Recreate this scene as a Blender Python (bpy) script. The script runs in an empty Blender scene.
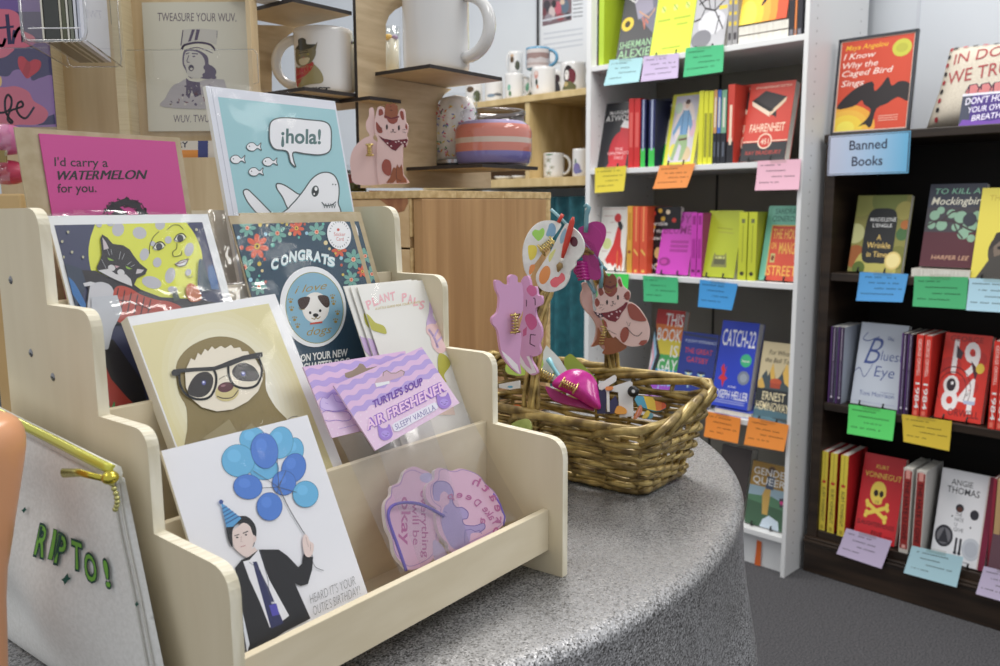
import bpy, math, random
from mathutils import Vector as V, Matrix
from mathutils.geometry import tessellate_polygon
rnd = random.Random(7)
PI = math.pi
scn = bpy.context.scene
COL = scn.collection
# ---------------------------------------------------------------- camera model
FPX = 840.0
PITCH = math.atan(126/840.0)
ROLL = math.radians(0.4)
CAM = V((0, 0, 1.05))
_f = V((0, math.cos(PITCH), -math.sin(PITCH)))
_u0 = V((0, math.sin(PITCH), math.cos(PITCH)))
_r0 = V((1, 0, 0))
_r = _r0*math.cos(ROLL) - _u0*math.sin(ROLL)
_u = _u0*math.cos(ROLL) + _r0*math.sin(ROLL)
def ray(x, y): return _f + _r*((x-500)/FPX) - _u*((y-333)/FPX)
def hit(x, y, p0, n):
    r = ray(x, y)
    return CAM + r*((p0-CAM).dot(n)/r.dot(n))
def head(a):
    a = math.radians(a); return V((math.sin(a), math.cos(a), 0))
Z = V((0, 0, 1))
class Frame:
    """right-handed local frame: a along width, b into depth, z up"""
    def __init__(s, o, A, B): s.o, s.A, s.B = V(o), A, B
    def w(s, a, b, z): return s.o + s.A*a + s.B*b + Z*z
    def loc(s, p): d = p-s.o; return (d.dot(s.A), d.dot(s.B), d.z)
    def onb(s, b, x, y): return s.loc(hit(x, y, s.o+s.B*b, s.B))
    def ona(s, a, x, y): return s.loc(hit(x, y, s.o+s.A*a, s.A))
    def onz(s, z, x, y): return s.loc(hit(x, y, s.o+Z*z, Z))
D = Frame((0.050267, 0.609805, 0.77), head(38.5), head(-51.5))     # display stand on the table, z from the table top
B = Frame((0.80357, 2.26047, 0), head(135), head(45))              # book cases along the wall, z from the floor
class Plane:
    """tilted plane in a frame: through (a=0,b,z), leaning back by t degrees; x along A, y up the slope, n to the viewer"""
    def __init__(s, F, b, z, t=0, swap=False, a=0, rot=0):
        t = math.radians(t)
        if not swap: s.X, back = F.A.copy(), F.B
        else: s.X, back = -F.B, F.A
        s.Y = Z*math.cos(t) + back*math.sin(t)
        s.N = s.X.cross(s.Y); s.o = F.w(a, b, z)
        if rot:
            r = math.radians(rot); X, Y = s.X.copy(), s.Y.copy()
            s.X = X*math.cos(r)+Y*math.sin(r); s.Y = Y*math.cos(r)-X*math.sin(r)
    def px(s, x, y):
        d = hit(x, y, s.o, s.N) - s.o
        return (d.dot(s.X), d.dot(s.Y))
    def w(s, x, y, n=0): return s.o + s.X*x + s.Y*y + s.N*n
    def shifted(s, n):
        q = object.__new__(Plane); q.X, q.Y, q.N, q.o = s.X, s.Y, s.N, s.o + s.N*n; return q
# ---------------------------------------------------------------- materials
_m = {}
def lin(h):
    if isinstance(h, str):
        h = h.lstrip('#'); c = [int(h[i:i+2], 16)/255 for i in (0, 2, 4)]
    else: c = [v/255 for v in h]
    g = (c[0]+c[1]+c[2])/3
    c = [(v*.94+g*.06)*.985+.008 for v in c]
    return tuple(v/12.92 if v <= .04045 else ((v+.055)/1.055)**2.4 for v in c) + (1,)
def newmat(name):
    m = bpy.data.materials.new(name); m.use_nodes = True
    nt = m.node_tree; nt.nodes.clear()
    o = nt.nodes.new('ShaderNodeOutputMaterial'); p = nt.nodes.new('ShaderNodeBsdfPrincipled')
    nt.links.new(p.outputs[0], o.inputs[0])
    return m, nt, p, o
def M(c, rough=.5, metal=0.0, spec=.5):
    k = (str(c), rough, metal, spec)
    if k not in _m:
        m, nt, p, o = newmat('paint')
        p.inputs['Base Color'].default_value = lin(c); p.inputs['Roughness'].default_value = rough
        p.inputs['Metallic'].default_value = metal; p.inputs['Specular IOR Level'].default_value = spec
        # faint print grain so that no surface is perfectly uniform
        _m[k] = m
    return _m[k]
def noise_mat(name, c1, c2, scale=(1, 1, 1), nscale=5, detail=4, rough=.6, bump=0, rotz=0, lo=.35, hi=.65, bdist=.001, metal=0, rot=None, dist=0):
    if name in _m: return _m[name]
    m, nt, p, o = newmat(name); N = nt.nodes; L = nt.links
    tc = N.new('ShaderNodeTexCoord'); mp = N.new('ShaderNodeMapping'); no = N.new('ShaderNodeTexNoise'); r = N.new('ShaderNodeValToRGB')
    mp.vector_type = 'POINT'
    if rotz or rot:
        mp0 = N.new('ShaderNodeMapping'); mp0.inputs['Rotation'].default_value = rot or (0, 0, rotz)
        L.new(tc.outputs['Object'], mp0.inputs[0]); L.new(mp0.outputs[0], mp.inputs[0])
    else: L.new(tc.outputs['Object'], mp.inputs[0])
    mp.inputs['Scale'].default_value = scale
    L.new(mp.outputs[0], no.inputs['Vector'])
    no.inputs['Scale'].default_value = nscale; no.inputs['Detail'].default_value = detail; no.inputs['Distortion'].default_value = dist
    L.new(no.outputs[0], r.inputs[0]); r.color_ramp.elements[0].position = lo; r.color_ramp.elements[1].position = hi
    r.color_ramp.elements[0].color = lin(c1); r.color_ramp.elements[1].color = lin(c2)
    L.new(r.outputs[0], p.inputs['Base Color']); p.inputs['Roughness'].default_value = rough; p.inputs['Metallic'].default_value = metal
    if bump:
        b = N.new('ShaderNodeBump'); b.inputs['Strength'].default_value = bump; b.inputs['Distance'].default_value = bdist
        L.new(no.outputs[0], b.inputs['Height']); L.new(b.outputs[0], p.inputs['Normal'])
    _m[name] = m; return m
def film(name='film', strength=1.0, tint=(1, 1, 1, 1), rough=.06, bump=.25, bscale=30):
    if name in _m: return _m[name]
    m, nt, p, o = newmat(name); N = nt.nodes; L = nt.links; N.remove(p)
    t = N.new('ShaderNodeBsdfTransparent'); t.inputs[0].default_value = tint
    g = N.new('ShaderNodeBsdfGlossy'); g.inputs['Roughness'].default_value = rough
    lw = N.new('ShaderNodeLayerWeight'); lw.inputs[0].default_value = .5
    fr = N.new('ShaderNodeMath'); fr.operation = 'POWER'; fr.inputs[1].default_value = 4.5; L.new(lw.outputs['Facing'], fr.inputs[0])
    mu = N.new('ShaderNodeMath'); mu.operation = 'MULTIPLY_ADD'; mu.inputs[1].default_value = .8; mu.inputs[2].default_value = .035*strength; mu.use_clamp = True
    mx = N.new('ShaderNodeMixShader'); no = N.new('ShaderNodeTexNoise'); no.inputs['Scale'].default_value = bscale; no.inputs['Detail'].default_value = 2
    tc = N.new('ShaderNodeTexCoord'); L.new(tc.outputs['Object'], no.inputs['Vector'])
    b = N.new('ShaderNodeBump'); b.inputs['Strength'].default_value = bump; b.inputs['Distance'].default_value = .004
    L.new(no.outputs[0], b.inputs['Height']); L.new(b.outputs[0], g.inputs['Normal'])
    L.new(fr.outputs[0], mu.inputs[0]); L.new(mu.outputs[0], mx.inputs[0]); L.new(t.outputs[0], mx.inputs[1]); L.new(g.outputs[0], mx.inputs[2])
    L.new(mx.outputs[0], o.inputs[0]); _m[name] = m; return m
# ---------------------------------------------------------------- mesh building
class MB:
    def __init__(s): s.v, s.f, s.mi, s.sm, s.mats = [], [], [], [], []
    def _mat(s, m):
        if m not in s.mats: s.mats.append(m)
        return s.mats.index(m)
    def add(s, vs, fs, m, smooth=False):
        k = len(s.v); s.v += [V(p) for p in vs]; i = s._mat(m)
        for f in fs: s.f.append([k+q for q in f]); s.mi.append(i); s.sm.append(smooth)
    def box(s, F, a0, a1, b0, b1, z0, z1, m):
        vs = [F.w(a, b, z) for z in (z0, z1) for b in (b0, b1) for a in (a0, a1)]
        s.add(vs, [(0, 2, 3, 1), (4, 5, 7, 6), (0, 1, 5, 4), (1, 3, 7, 5), (3, 2, 6, 7), (2, 0, 4, 6)], m)
    def slab(s, P, pts, th, m, medge=None, n0=0.0):
        """polygon (plane coords) extruded backwards by th; front face at n0"""
        pts = list(pts)
        if sum(p[0]*q[1]-q[0]*p[1] for p, q in zip(pts, pts[1:]+pts[:1])) < 0: pts.reverse()
        n = len(pts); fr = [P.w(x, y, n0) for x, y in pts]; bk = [P.w(x, y, n0-th) for x, y in pts]
        s.add(fr, [tuple(range(n))], m); s.add(bk, [tuple(range(n-1, -1, -1))], m)
        s.add(fr+bk, [((i+1) % n, i, n+i, n+(i+1) % n) for i in range(n)], medge or m)
    def tube(s, pts, r, m, seg=8, closed=False, cap=True, flat=1.0):
        pts = [V(p) for p in pts]; n = len(pts)
        if not hasattr(r, '__len__'): r = [r]*n
        rings = []; prev = None
        for i in range(n):
            a = pts[(i-1) % n] if (closed or i > 0) else pts[i]; b = pts[(i+1) % n] if (closed or i < n-1) else pts[i]
            t = (b-a)
            if t.length < 1e-9: t = V((0, 0, 1))
            t.normalize()
            if prev is None:
                q = V((0, 0, 1)) if abs(t.z) < .9 else V((1, 0, 0)); prev = (q - t*q.dot(t)).normalized()
            else:
                prev = (prev - t*prev.dot(t));
                prev = prev.normalized() if prev.length > 1e-6 else V((0, 0, 1))
            u = prev; w = t.cross(u)
            rings.append([pts[i] + (u*math.cos(2*PI*k/seg) + w*math.sin(2*PI*k/seg)*flat)*r[i] for k in range(seg)])
        vs = [p for R_ in rings for p in R_]; fs = []
        for i in range(n if closed else n-1):
            j = (i+1) % n
            for k in range(seg):
                k2 = (k+1) % seg; fs.append((i*seg+k, i*seg+k2, j*seg+k2, j*seg+k))
        s.add(vs, fs, m, True)
        if cap and not closed:
            s.add(rings[0], [tuple(range(seg-1, -1, -1))], m); s.add(rings[-1], [tuple(range(seg))], m)
    def lathe(s, c, prof, m, seg=32, mats=None, ax=None):
        """profile of (radius, height) about the vertical through c"""
        c = V(c); n = len(prof)
        X, Y, A = (V((1, 0, 0)), V((0, 1, 0)), Z) if ax is None else ax
        vs = [c + (X*math.cos(2*PI*k/seg)+Y*math.sin(2*PI*k/seg))*r + A*h for r, h in prof for k in range(seg)]
        for i in range(n-1):
            fs = [(i*seg+k, i*seg+(k+1) % seg, (i+1)*seg+(k+1) % seg, (i+1)*seg+k) for k in range(seg)]
            mm = mats[i] if mats else m
            idx = sorted({q for f in fs for q in f}); mp = {q: j for j, q in enumerate(idx)}
            s.add([vs[q] for q in idx], [tuple(mp[q] for q in f) for f in fs], mm, True)
    def ball(s, c, rx, ry, rz, m, seg=14, rings=8, axes=None):
        c = V(c); X, Y, A = axes or (V((1, 0, 0)), V((0, 1, 0)), Z); vs = []; fs = []
        for i in range(rings+1):
            th = PI*i/rings
            for k in range(seg):
                ph = 2*PI*k/seg
                vs.append(c + X*(rx*math.sin(th)*math.cos(ph)) + Y*(ry*math.sin(th)*math.sin(ph)) + A*(rz*math.cos(th)))
        for i in range(rings):
            for k in range(seg): fs.append((i*seg+k, (i+1)*seg+k, (i+1)*seg+(k+1) % seg, i*seg+(k+1) % seg))
        s.add(vs, fs, m, True)
    def grid(s, fn, nu, nv, m, smooth=True, closed_u=False):
        vs = [fn(i/nu, j/nv) for j in range(nv+1) for i in range(nu if closed_u else nu+1)]
        w = nu if closed_u else nu+1
        s.add(vs, [(j*w+i, j*w+(i+1) % w, (j+1)*w+(i+1) % w, (j+1)*w+i) for j in range(nv) for i in range(nu)], m, smooth)
    def build(s, name, parent=None, bevel=0, label=None, sub=0, merge=True):
        me = bpy.data.meshes.new(name)
        if parent is not None:
            root = parent
            while root.parent: root = root.parent
            base = root.location.copy()
        else:
            xs = [p.x for p in s.v]; ys = [p.y for p in s.v]; zs = [p.z for p in s.v]
            base = V(((min(xs)+max(xs))/2, (min(ys)+max(ys))/2, min(zs)))
        me.from_pydata([tuple(p-base) for p in s.v], [], s.f)
        for m in s.mats: me.materials.append(m)
        me.polygons.foreach_set('material_index', s.mi); me.polygons.foreach_set('use_smooth', s.sm)
        me.update()
        o = bpy.data.objects.new(name, me); COL.objects.link(o)
        if parent is not None: o.parent = parent
        else: o.location = base
        if merge:
            import bmesh
            bm = bmesh.new(); bm.from_mesh(me); bmesh.ops.remove_doubles(bm, verts=bm.verts, dist=2e-6); bm.to_mesh(me); bm.free()
        if bevel:
            md = o.modifiers.new('bevel', 'BEVEL'); md.width = bevel; md.segments = 2; md.limit_method = 'ANGLE'; md.angle_limit = .6
        if sub:
            md = o.modifiers.new('sub', 'SUBSURF'); md.levels = sub; md.render_levels = sub
        if label: o['label'] = label
        return o
def tag(o, label, cat, group=None):
    o['label'] = label; o['category'] = cat
    if group: o['group'] = group
    return o
def thing(name, label, cat, loc, group=None):
    o = bpy.data.objects.new(name, None); COL.objects.link(o); o.location = V(loc); o.empty_display_size = .02
    return tag(o, label, cat, group)
def struct(o): o['kind'] = 'structure'; return o
# ---------------------------------------------------------------- lettering
_txt = {}
def glyphs(body, bold=0.0, res=3, shear=0.0):
    bold *= .5
    k = (body, bold, res, shear)
    if k in _txt: return _txt[k]
    cu = bpy.data.curves.new('t', 'FONT'); cu.body = body; cu.size = 1; cu.resolution_u = res; cu.offset = bold; cu.shear = shear
    ob = bpy.data.objects.new('t', cu); COL.objects.link(ob)
    dg = bpy.context.evaluated_depsgraph_get(); e = ob.evaluated_get(dg); me = e.to_mesh()
    vs = [(v.co.x, v.co.y) for v in me.vertices]; fs = [tuple(p.vertices) for p in me.polygons]
    e.to_mesh_clear(); bpy.data.objects.remove(ob); bpy.data.curves.remove(cu)
    _txt[k] = (vs, fs); return _txt[k]
# ---------------------------------------------------------------- flat artwork on a plane
def cat_rom(pts, n=5, closed=True):
    out = []; N = len(pts)
    for i in range(N if closed else N-1):
        p = [pts[(i+k-1) % N] if closed else pts[min(max(i+k-1, 0), N-1)] for k in range(4)]
        for j in range(n):
            t = j/n; out.append(tuple(.5*((2*p[1][d]) + (-p[0][d]+p[2][d])*t + (2*p[0][d]-5*p[1][d]+4*p[2][d]-p[3][d])*t*t + (-p[0][d]+3*p[1][d]-3*p[2][d]+p[3][d])*t**3) for d in (0, 1)))
    if not closed: out.append(tuple(pts[-1]))
    return out
def refine(pts, tris, L_):
    pts = list(pts)
    for _ in range(6):
        mid = {}; out = []; ch = False
        def m_(i, j):
            k = (min(i, j), max(i, j))
            if k not in mid: mid[k] = len(pts); pts.append(((pts[i][0]+pts[j][0])/2, (pts[i][1]+pts[j][1])/2))
            return mid[k]
        for a, b, c in tris:
            if max(math.hypot(pts[p][0]-pts[q][0], pts[p][1]-pts[q][1]) for p, q in ((a, b), (b, c), (c, a))) > L_:
                ab, bc, ca = m_(a, b), m_(b, c), m_(c, a); out += [(a, ab, ca), (ab, b, bc), (ca, bc, c), (ab, bc, ca)]; ch = True
            else: out.append((a, b, c))
        tris = out
        if not ch: break
    return pts, tris
class Art:
    """prints shapes on a plane; every shape is laid a hair above the last one"""
    def __init__(s, P, mb, n0=.00004, step=.000022, rough=.45):
        s.P, s.mb, s.n, s.step, s.rough = P, mb, n0, step, rough; s.T = lambda x, y: (x, y); s.clipf = None
    def px(s, ox=0, oy=0, sc=1.0):
        s.T = lambda x, y: s.P.px(ox+x/sc, oy+y/sc); s.ispx = True; return s
    def rect01(s, x0, y0, x1, y1):
        s.T = lambda x, y: (x0+(x1-x0)*x, y0+(y1-y0)*y); s.ispx = False; return s
    def clip(s, poly_local):
        """keep artwork inside a convex outline given in plane coordinates"""
        p = list(poly_local)
        if sum(a[0]*b[1]-b[0]*a[1] for a, b in zip(p, p[1:]+p[:1])) < 0: p.reverse()
        s.clipf = p; return s
    def _cl(s, pts):
        if not s.clipf: return pts
        c = s.clipf
        for i in range(len(c)):
            A, Bq = c[i], c[(i+1) % len(c)]
            ins = lambda q: (Bq[0]-A[0])*(q[1]-A[1]) - (Bq[1]-A[1])*(q[0]-A[0])
            out = []
            for j in range(len(pts)):
                a, b = pts[j], pts[(j+1) % len(pts)]; da, db = ins(a), ins(b)
                if da >= 0: out.append(a)
                if (da >= 0) != (db >= 0):
                    t = da/(da-db); out.append((a[0]+(b[0]-a[0])*t, a[1]+(b[1]-a[1])*t))
            pts = out
            if len(pts) < 3: return []
        return pts
    def _m(s, c): return c if not isinstance(c, (str, tuple)) else M(c, s.rough)
    def raw(s, pts, c, up=True):
        pts = s._cl(pts)
        if len(pts) < 3: return
        if sum(p[0]*q[1]-q[0]*p[1] for p, q in zip(pts, pts[1:]+pts[:1])) < 0: pts = pts[::-1]
        if up: s.n += s.step
        v = [V((x, y, 0)) for x, y in pts]
        tris = tessellate_polygon([v])
        tris = [tuple(t) if ((v[t[1]]-v[t[0]]).cross(v[t[2]]-v[t[0]])).z > 0 else tuple(t[::-1]) for t in tris]
        if hasattr(s.P, 'maxlen'): pts, tris = refine(pts, tris, s.P.maxlen)
        s.mb.add([s.P.w(x, y, s.n) for x, y in pts], tris, s._m(c))
    def poly(s, pts, c, smooth=False, up=True, n=5):
        if smooth: pts = cat_rom(pts, n)
        s.raw([s.T(*p) for p in pts], c, up); return s
    def ell(s, cx, cy, rx, ry, c, rot=0, n=20, up=True):
        r = math.radians(rot); P = []
        for k in range(n):
            x, y = rx*math.cos(2*PI*k/n), ry*math.sin(2*PI*k/n); P.append((cx+x*math.cos(r)-y*math.sin(r), cy+x*math.sin(r)+y*math.cos(r)))
        return s.poly(P, c, up=up)
    def rect(s, x0, y0, x1, y1, c, up=True): return s.poly([(x0, y0), (x1, y0), (x1, y1), (x0, y1)], c, up=up)
    def line(s, pts, w, c, smooth=False, up=True, closed=False, n=5):
        if smooth: pts = cat_rom(pts, n, closed)
        if closed: pts = list(pts)+[pts[0]]
        if up: s.n += s.step
        for i in range(len(pts)-1):
            (x0, y0), (x1, y1) = pts[i], pts[i+1]; dx, dy = x1-x0, y1-y0; l = math.hypot(dx, dy)
            if l < 1e-9: continue
            ex, ey = dx/l*w*.35, dy/l*w*.35; nx, ny = -dy/l*w/2, dx/l*w/2
            s.raw([s.T(x0-ex+nx, y0-ey+ny), s.T(x0-ex-nx, y0-ey-ny), s.T(x1+ex-nx, y1+ey-ny), s.T(x1+ex+nx, y1+ey+ny)], c, up=False)
        return s
    def text(s, body, p0, p1, hv, c, bold=.01, res=3, shear=0, arc=0, fit=True):
        """baseline from p0 to p1, hv = cap-height vector; arc lifts the middle of the line by arc*hv"""
        vs, fs = glyphs(body, bold, res, shear)
        if not vs: return s
        x0 = min(v[0] for v in vs); x1 = max(v[0] for v in vs); cap = .69; s.n += s.step
        W = []
        for x, y in vs:
            t = (x-x0)/(x1-x0); h = y/cap + arc*(1-(2*t-1)**2)
            W.append(s.T(p0[0]+(p1[0]-p0[0])*t+hv[0]*h, p0[1]+(p1[1]-p0[1])*t+hv[1]*h))
        if s.clipf:
            keep = [f for f in fs if all(s._in(W[i]) for i in f)]
        else: keep = fs
        if not keep: return s
        f0 = keep[0]; ar = sum(W[f0[i]][0]*W[f0[(i+1) % len(f0)]][1]-W[f0[(i+1) % len(f0)]][0]*W[f0[i]][1] for i in range(len(f0)))
        s.mb.add([s.P.w(x, y, s.n) for x, y in W], [tuple(f) if ar > 0 else tuple(reversed(f)) for f in keep], s._m(c)); return s
    def _in(s, q):
        c = s.clipf
        return all((c[(i+1) % len(c)][0]-c[i][0])*(q[1]-c[i][1])-(c[(i+1) % len(c)][1]-c[i][1])*(q[0]-c[i][0]) >= 0 for i in range(len(c)))
    def scrib(s, x0, y, x1, w, c, hx=(1, 0), amp=.6, k=9):
        pts = []; n = max(3, int(abs(x1-x0)*k))
        for i in range(n+1):
            t = i/n; pts.append((x0+(x1-x0)*t, y+amp*w*(rnd.random()-.5)*4))
        return s.line(pts, w, c)
CLEAR = film('clear_film', 1.0)
FLAP = film('sleeve_flap', 3.0, rough=.1, bump=.9, bscale=40)
SLEEVE = film('sleeve_film', .35, rough=.07, bump=.5, bscale=22)
ACRYL = film('acrylic', 1.5, rough=.04, bump=0.0)
PLY = noise_mat('ply', (214, 199, 166), (227, 214, 184), (5, 5, .9), 8, 4, .6, .03, lo=.2, hi=.8)
PLYX = noise_mat('ply_x', (214, 199, 167), (228, 215, 187), (2, 2, 9), 8, 4, .6, .03, lo=.2, hi=.8)
PLYE = noise_mat('ply_edge', (216, 206, 178), (240, 233, 212), (170, 8, 8), 3, 2, .6, .05, rotz=math.radians(51.5-0))
BLACK = M((16, 15, 15), .45)
GOLD = M((214, 190, 120), .28, 1.0)
INK = (34, 34, 40)
# ================================================================ the room
WALLB = .42
wall_m = noise_mat('wall_paint', (212, 218, 226), (217, 223, 230), (1, 1, 1), 3, 2, .75)
mb = MB(); mb.box(B, -9, 2.2, WALLB, WALLB+.1, 0, 2.9, wall_m); struct(mb.build('wall_back'))
for i, a in enumerate((-1.34, -2.2, .12, .36)):
    mb = MB(); mb.box(B, a-.004, a+.004, WALLB-.0025, WALLB, 0, 2.9, M((206, 211, 220), .7)); struct(mb.build('trim_%d' % (i+1)))
carpet = noise_mat('carpet', (44, 44, 47), (98, 97, 101), (1, 1, 1), 260, 6, .95, .8, lo=.36, hi=.66, bdist=.003)
mb = MB(); mb.add([V((-6, -1.5, 0)), V((4.5, -1.5, 0)), V((4.5, 8, 0)), V((-6, 8, 0)), V((-6, -1.5, -.05)), V((4.5, -1.5, -.05)), V((4.5, 8, -.05)), V((-6, 8, -.05))],
       [(0, 1, 2, 3), (7, 6, 5, 4), (0, 4, 5, 1), (1, 5, 6, 2), (2, 6, 7, 3), (3, 7, 4, 0)], carpet); struct(mb.build('floor'))
# ---------------------------------------------------------------- white bookcase
WH = M((226, 227, 228), .45); WHI = M((214, 214, 214), .55); BK = noise_mat('back_board', (150, 145, 134), (158, 153, 142), (1, 1, 1), 4, 2, .8)
HOLE = M((120, 118, 116), .8)
SH = [1.49, 1.168, .838, .437, .115]
WD = .37
bc = thing('bookcase', 'tall white bookcase with open shelves of face-out books', 'bookcase', B.w(-.37, .18, 0))
T = .018
TR2 = .012
mb = MB(); mb.box(B, -TR2, 0, 0, WD, 0, 2.0, WH)
for z in [0.06+.032*i for i in range(60)]:
    for b in (.045, WD-.05):
        mb.add([B.w(.0006, b+.0022*math.cos(k*PI/4), z+.0022*math.sin(k*PI/4)) for k in range(8)], [tuple(range(8))], HOLE)
        mb.add([B.w(-TR2-.0006, b+.0022*math.cos(k*PI/4), z+.0022*math.sin(k*PI/4)) for k in range(8)], [tuple(range(7, -1, -1))], HOLE)
mb.build('side_panel', bc)
mb = MB(); mb.box(B, -.737, -.737+T, 0, WD, 0, 2.0, WH)
for z in [0.06+.032*i for i in range(60)]:
    for b in (.045, WD-.05):
        mb.add([B.w(-.737+T+.0006, b+.0022*math.cos(k*PI/4), z+.0022*math.sin(k*PI/4)) for k in range(8)], [tuple(range(8))], HOLE)
mb.build('side_panel', bc)
mb = MB(); mb.box(B, -.737+T, -TR2, WD-.008, WD, 0, 2.0, BK); mb.build('back_panel', bc)
mb = MB(); mb.box(B, -.47, -.464, WD-.012, WD-.008, 0, 2.0, M((60, 58, 54), .7)); mb.build('back_seam', bc)
for z in SH+[1.85]:
    mb = MB(); mb.box(B, -.737+T, -TR2, .002, WD-.008, z-.016, z, WH); mb.build('shelf', bc, bevel=.001)
mb = MB(); mb.box(B, -.737+T, -TR2, .03, .045, 0, SH[-1]-.016, WH); mb.build('kick_plate', bc)
# ---------------------------------------------------------------- dark bookcase
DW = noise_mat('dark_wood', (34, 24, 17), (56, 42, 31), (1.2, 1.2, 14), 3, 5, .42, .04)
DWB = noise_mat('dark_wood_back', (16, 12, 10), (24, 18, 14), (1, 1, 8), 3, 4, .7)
DB = .094; DS = [1.236, .866, .503, .128]
dc = thing('bookcase', 'dark brown wooden bookcase of banned books with moulded base', 'bookcase', B.w(.7, .25, 0))
a0, a1 = .018, 1.30
for q0, q1 in ((a0, a0+.028), (a1-.028, a1)):
    mb = MB(); mb.box(B, q0, q1, DB, .40, .09, DS[0]-.02, DW); mb.build('side_panel', dc, bevel=.0015)
mb = MB(); mb.box(B, a0-.004, a1+.004, DB-.006, .40, DS[0]-.022, DS[0], DW); mb.build('top_board', dc, bevel=.002)
for z in DS[1:]:
    mb = MB(); mb.box(B, a0+.028, a1-.028, DB+.004, .385, z-.022, z, DW); mb.build('shelf', dc, bevel=.002)
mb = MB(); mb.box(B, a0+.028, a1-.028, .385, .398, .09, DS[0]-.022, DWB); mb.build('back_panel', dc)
mb = MB()
mb.box(B, a0-.004, a1, DB-.008, .40, 0, .088, DW)
mb.box(B, a0-.006, a1, DB-.012, .40, .088, .098, DW)
mb.box(B, a0-.005, a1, DB-.008, .40, .098, .106, DW)
mb.build('base_molding', dc, bevel=.003)
# ---------------------------------------------------------------- books
PAGE = noise_mat('page_block', (206, 202, 192), (228, 225, 216), (60, 60, 4), 6, 3, .8)
def quadrect(P, q):
    """q = TL,TR,BR,BL pixels -> x0,y0,x1,y1 in plane"""
    L = [P.px(*p) for p in q]
    return (L[0][0]+L[3][0])/2, (L[2][1]+L[3][1])/2, (L[1][0]+L[2][0])/2, (L[0][1]+L[1][1])/2
SCR = lambda c: c
def faceout(q, z, b, col, label, draw, th=.02, tilt=13, spine=None, stand=True, page=None, group=None, zoff=0):
    P = Plane(B, b, z+zoff, tilt)
    x0, y0, x1, y1 = quadrect(P, q); y0 = .0 if zoff == 0 else 0
    lift = .004
    t = thing('book', label, 'book', P.w((x0+x1)/2, lift, -th/2), group)
    mb = MB(); mb.slab(P, [(x0, lift), (x1, lift), (x1, y1), (x0, y1)], .0012, M(col, .4))
    a = Art(P, mb); a.rect01(x0, lift, x1, y1); a.clip([(x0, lift), (x1, lift), (x1, y1), (x0, y1)]); draw(a)
    mb.build('front_cover', t, merge=False)
    mb = MB(); mb.slab(P, [(x0+.002, lift+.001), (x1-.001, lift+.001), (x1-.001, y1-.001), (x0+.002, y1-.001)], th-.0024, page or PAGE, n0=-.0012); mb.build('page_block', t)
    mb = MB(); mb.slab(P, [(x0, lift), (x0+.0015, lift), (x0+.0015, y1), (x0, y1)], th-.0024, M(spine or col, .4), n0=-.0012)
    mb.slab(P, [(x0, lift), (x1, lift), (x1, y1), (x0, y1)], .0012, M(spine or col, .4), n0=-th+.0012); mb.build('cover_back', t)
    if stand:
        mb = MB(); n = -.0
        for f in (.22, .72):
            xa = x0+(x1-x0)*f
            mb.tube([P.w(xa, .001, -th-.004), P.w(xa, .0026, .0), P.w(xa, .0026, .009), P.w(xa+.002, .015, .011)], .0026, BLACK, 6)
            mb.tube([P.w(xa, .002, -th-.004), P.w(xa, (y1)*.55, -th-.004)], .0015, BLACK, 6)
        mb.tube([P.w(x0+(x1-x0)*.22, y1*.55, -th-.004), P.w(x0+(x1-x0)*.72, y1*.55, -th-.004)], .0015, BLACK, 6)
        o = mb.build('book_stand'); tag(o, 'small black wire easel holding up the ' + label[:1].lower()+label[1:].split(',')[0], 'book stand')
        l = o['label'].split()
        o['label'] = ' '.join(l[:16])
    return t
def spineout(x0, x1, yt, z, b, col, label, side=None, draw=None, group=None, deep=.135, yb=None, ref=None):
    """a book standing spine out: x0,x1 px of the spine at its mid height; yt px of its top"""
    ym = ref if ref else yt+30
    A0 = B.onb(b, x0, ym); A1 = B.onb(b, x1, ym); zt = B.onb(b, (x0+x1)/2, yt)[2]
    a0, a1 = A0[0], A1[0]-.0006
    t = thing('book', label, 'book', B.w((a0+a1)/2, b+deep/2, z), group)
    P = Plane(B, b, z, 0)
    cm = M(side or col, .4)
    mb = MB(); mb.slab(P, [(a0, .0005), (a1, .0005), (a1, zt-z), (a0, zt-z)], .001, M(col, .4))
    if draw:
        a = Art(P, mb); a.rect01(a0, 0, a1, zt-z); a.clip([(a0, 0), (a1, 0), (a1, zt-z), (a0, zt-z)]); draw(a)
    mb.build('spine', t, merge=False)
    mb = MB(); mb.box(B, a0+.0008, a1-.0008, b+.001, b+deep-.002, z+.0015, zt-.0015, PAGE); mb.build('page_block', t)
    for k, (p, q) in enumerate(((a0, a0+.0008), (a1-.0008, a1))):
        mb = MB(); mb.box(B, p, q, b+.001, b+deep, z+.0005, zt, cm); mb.build('cover', t)
    return t
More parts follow.
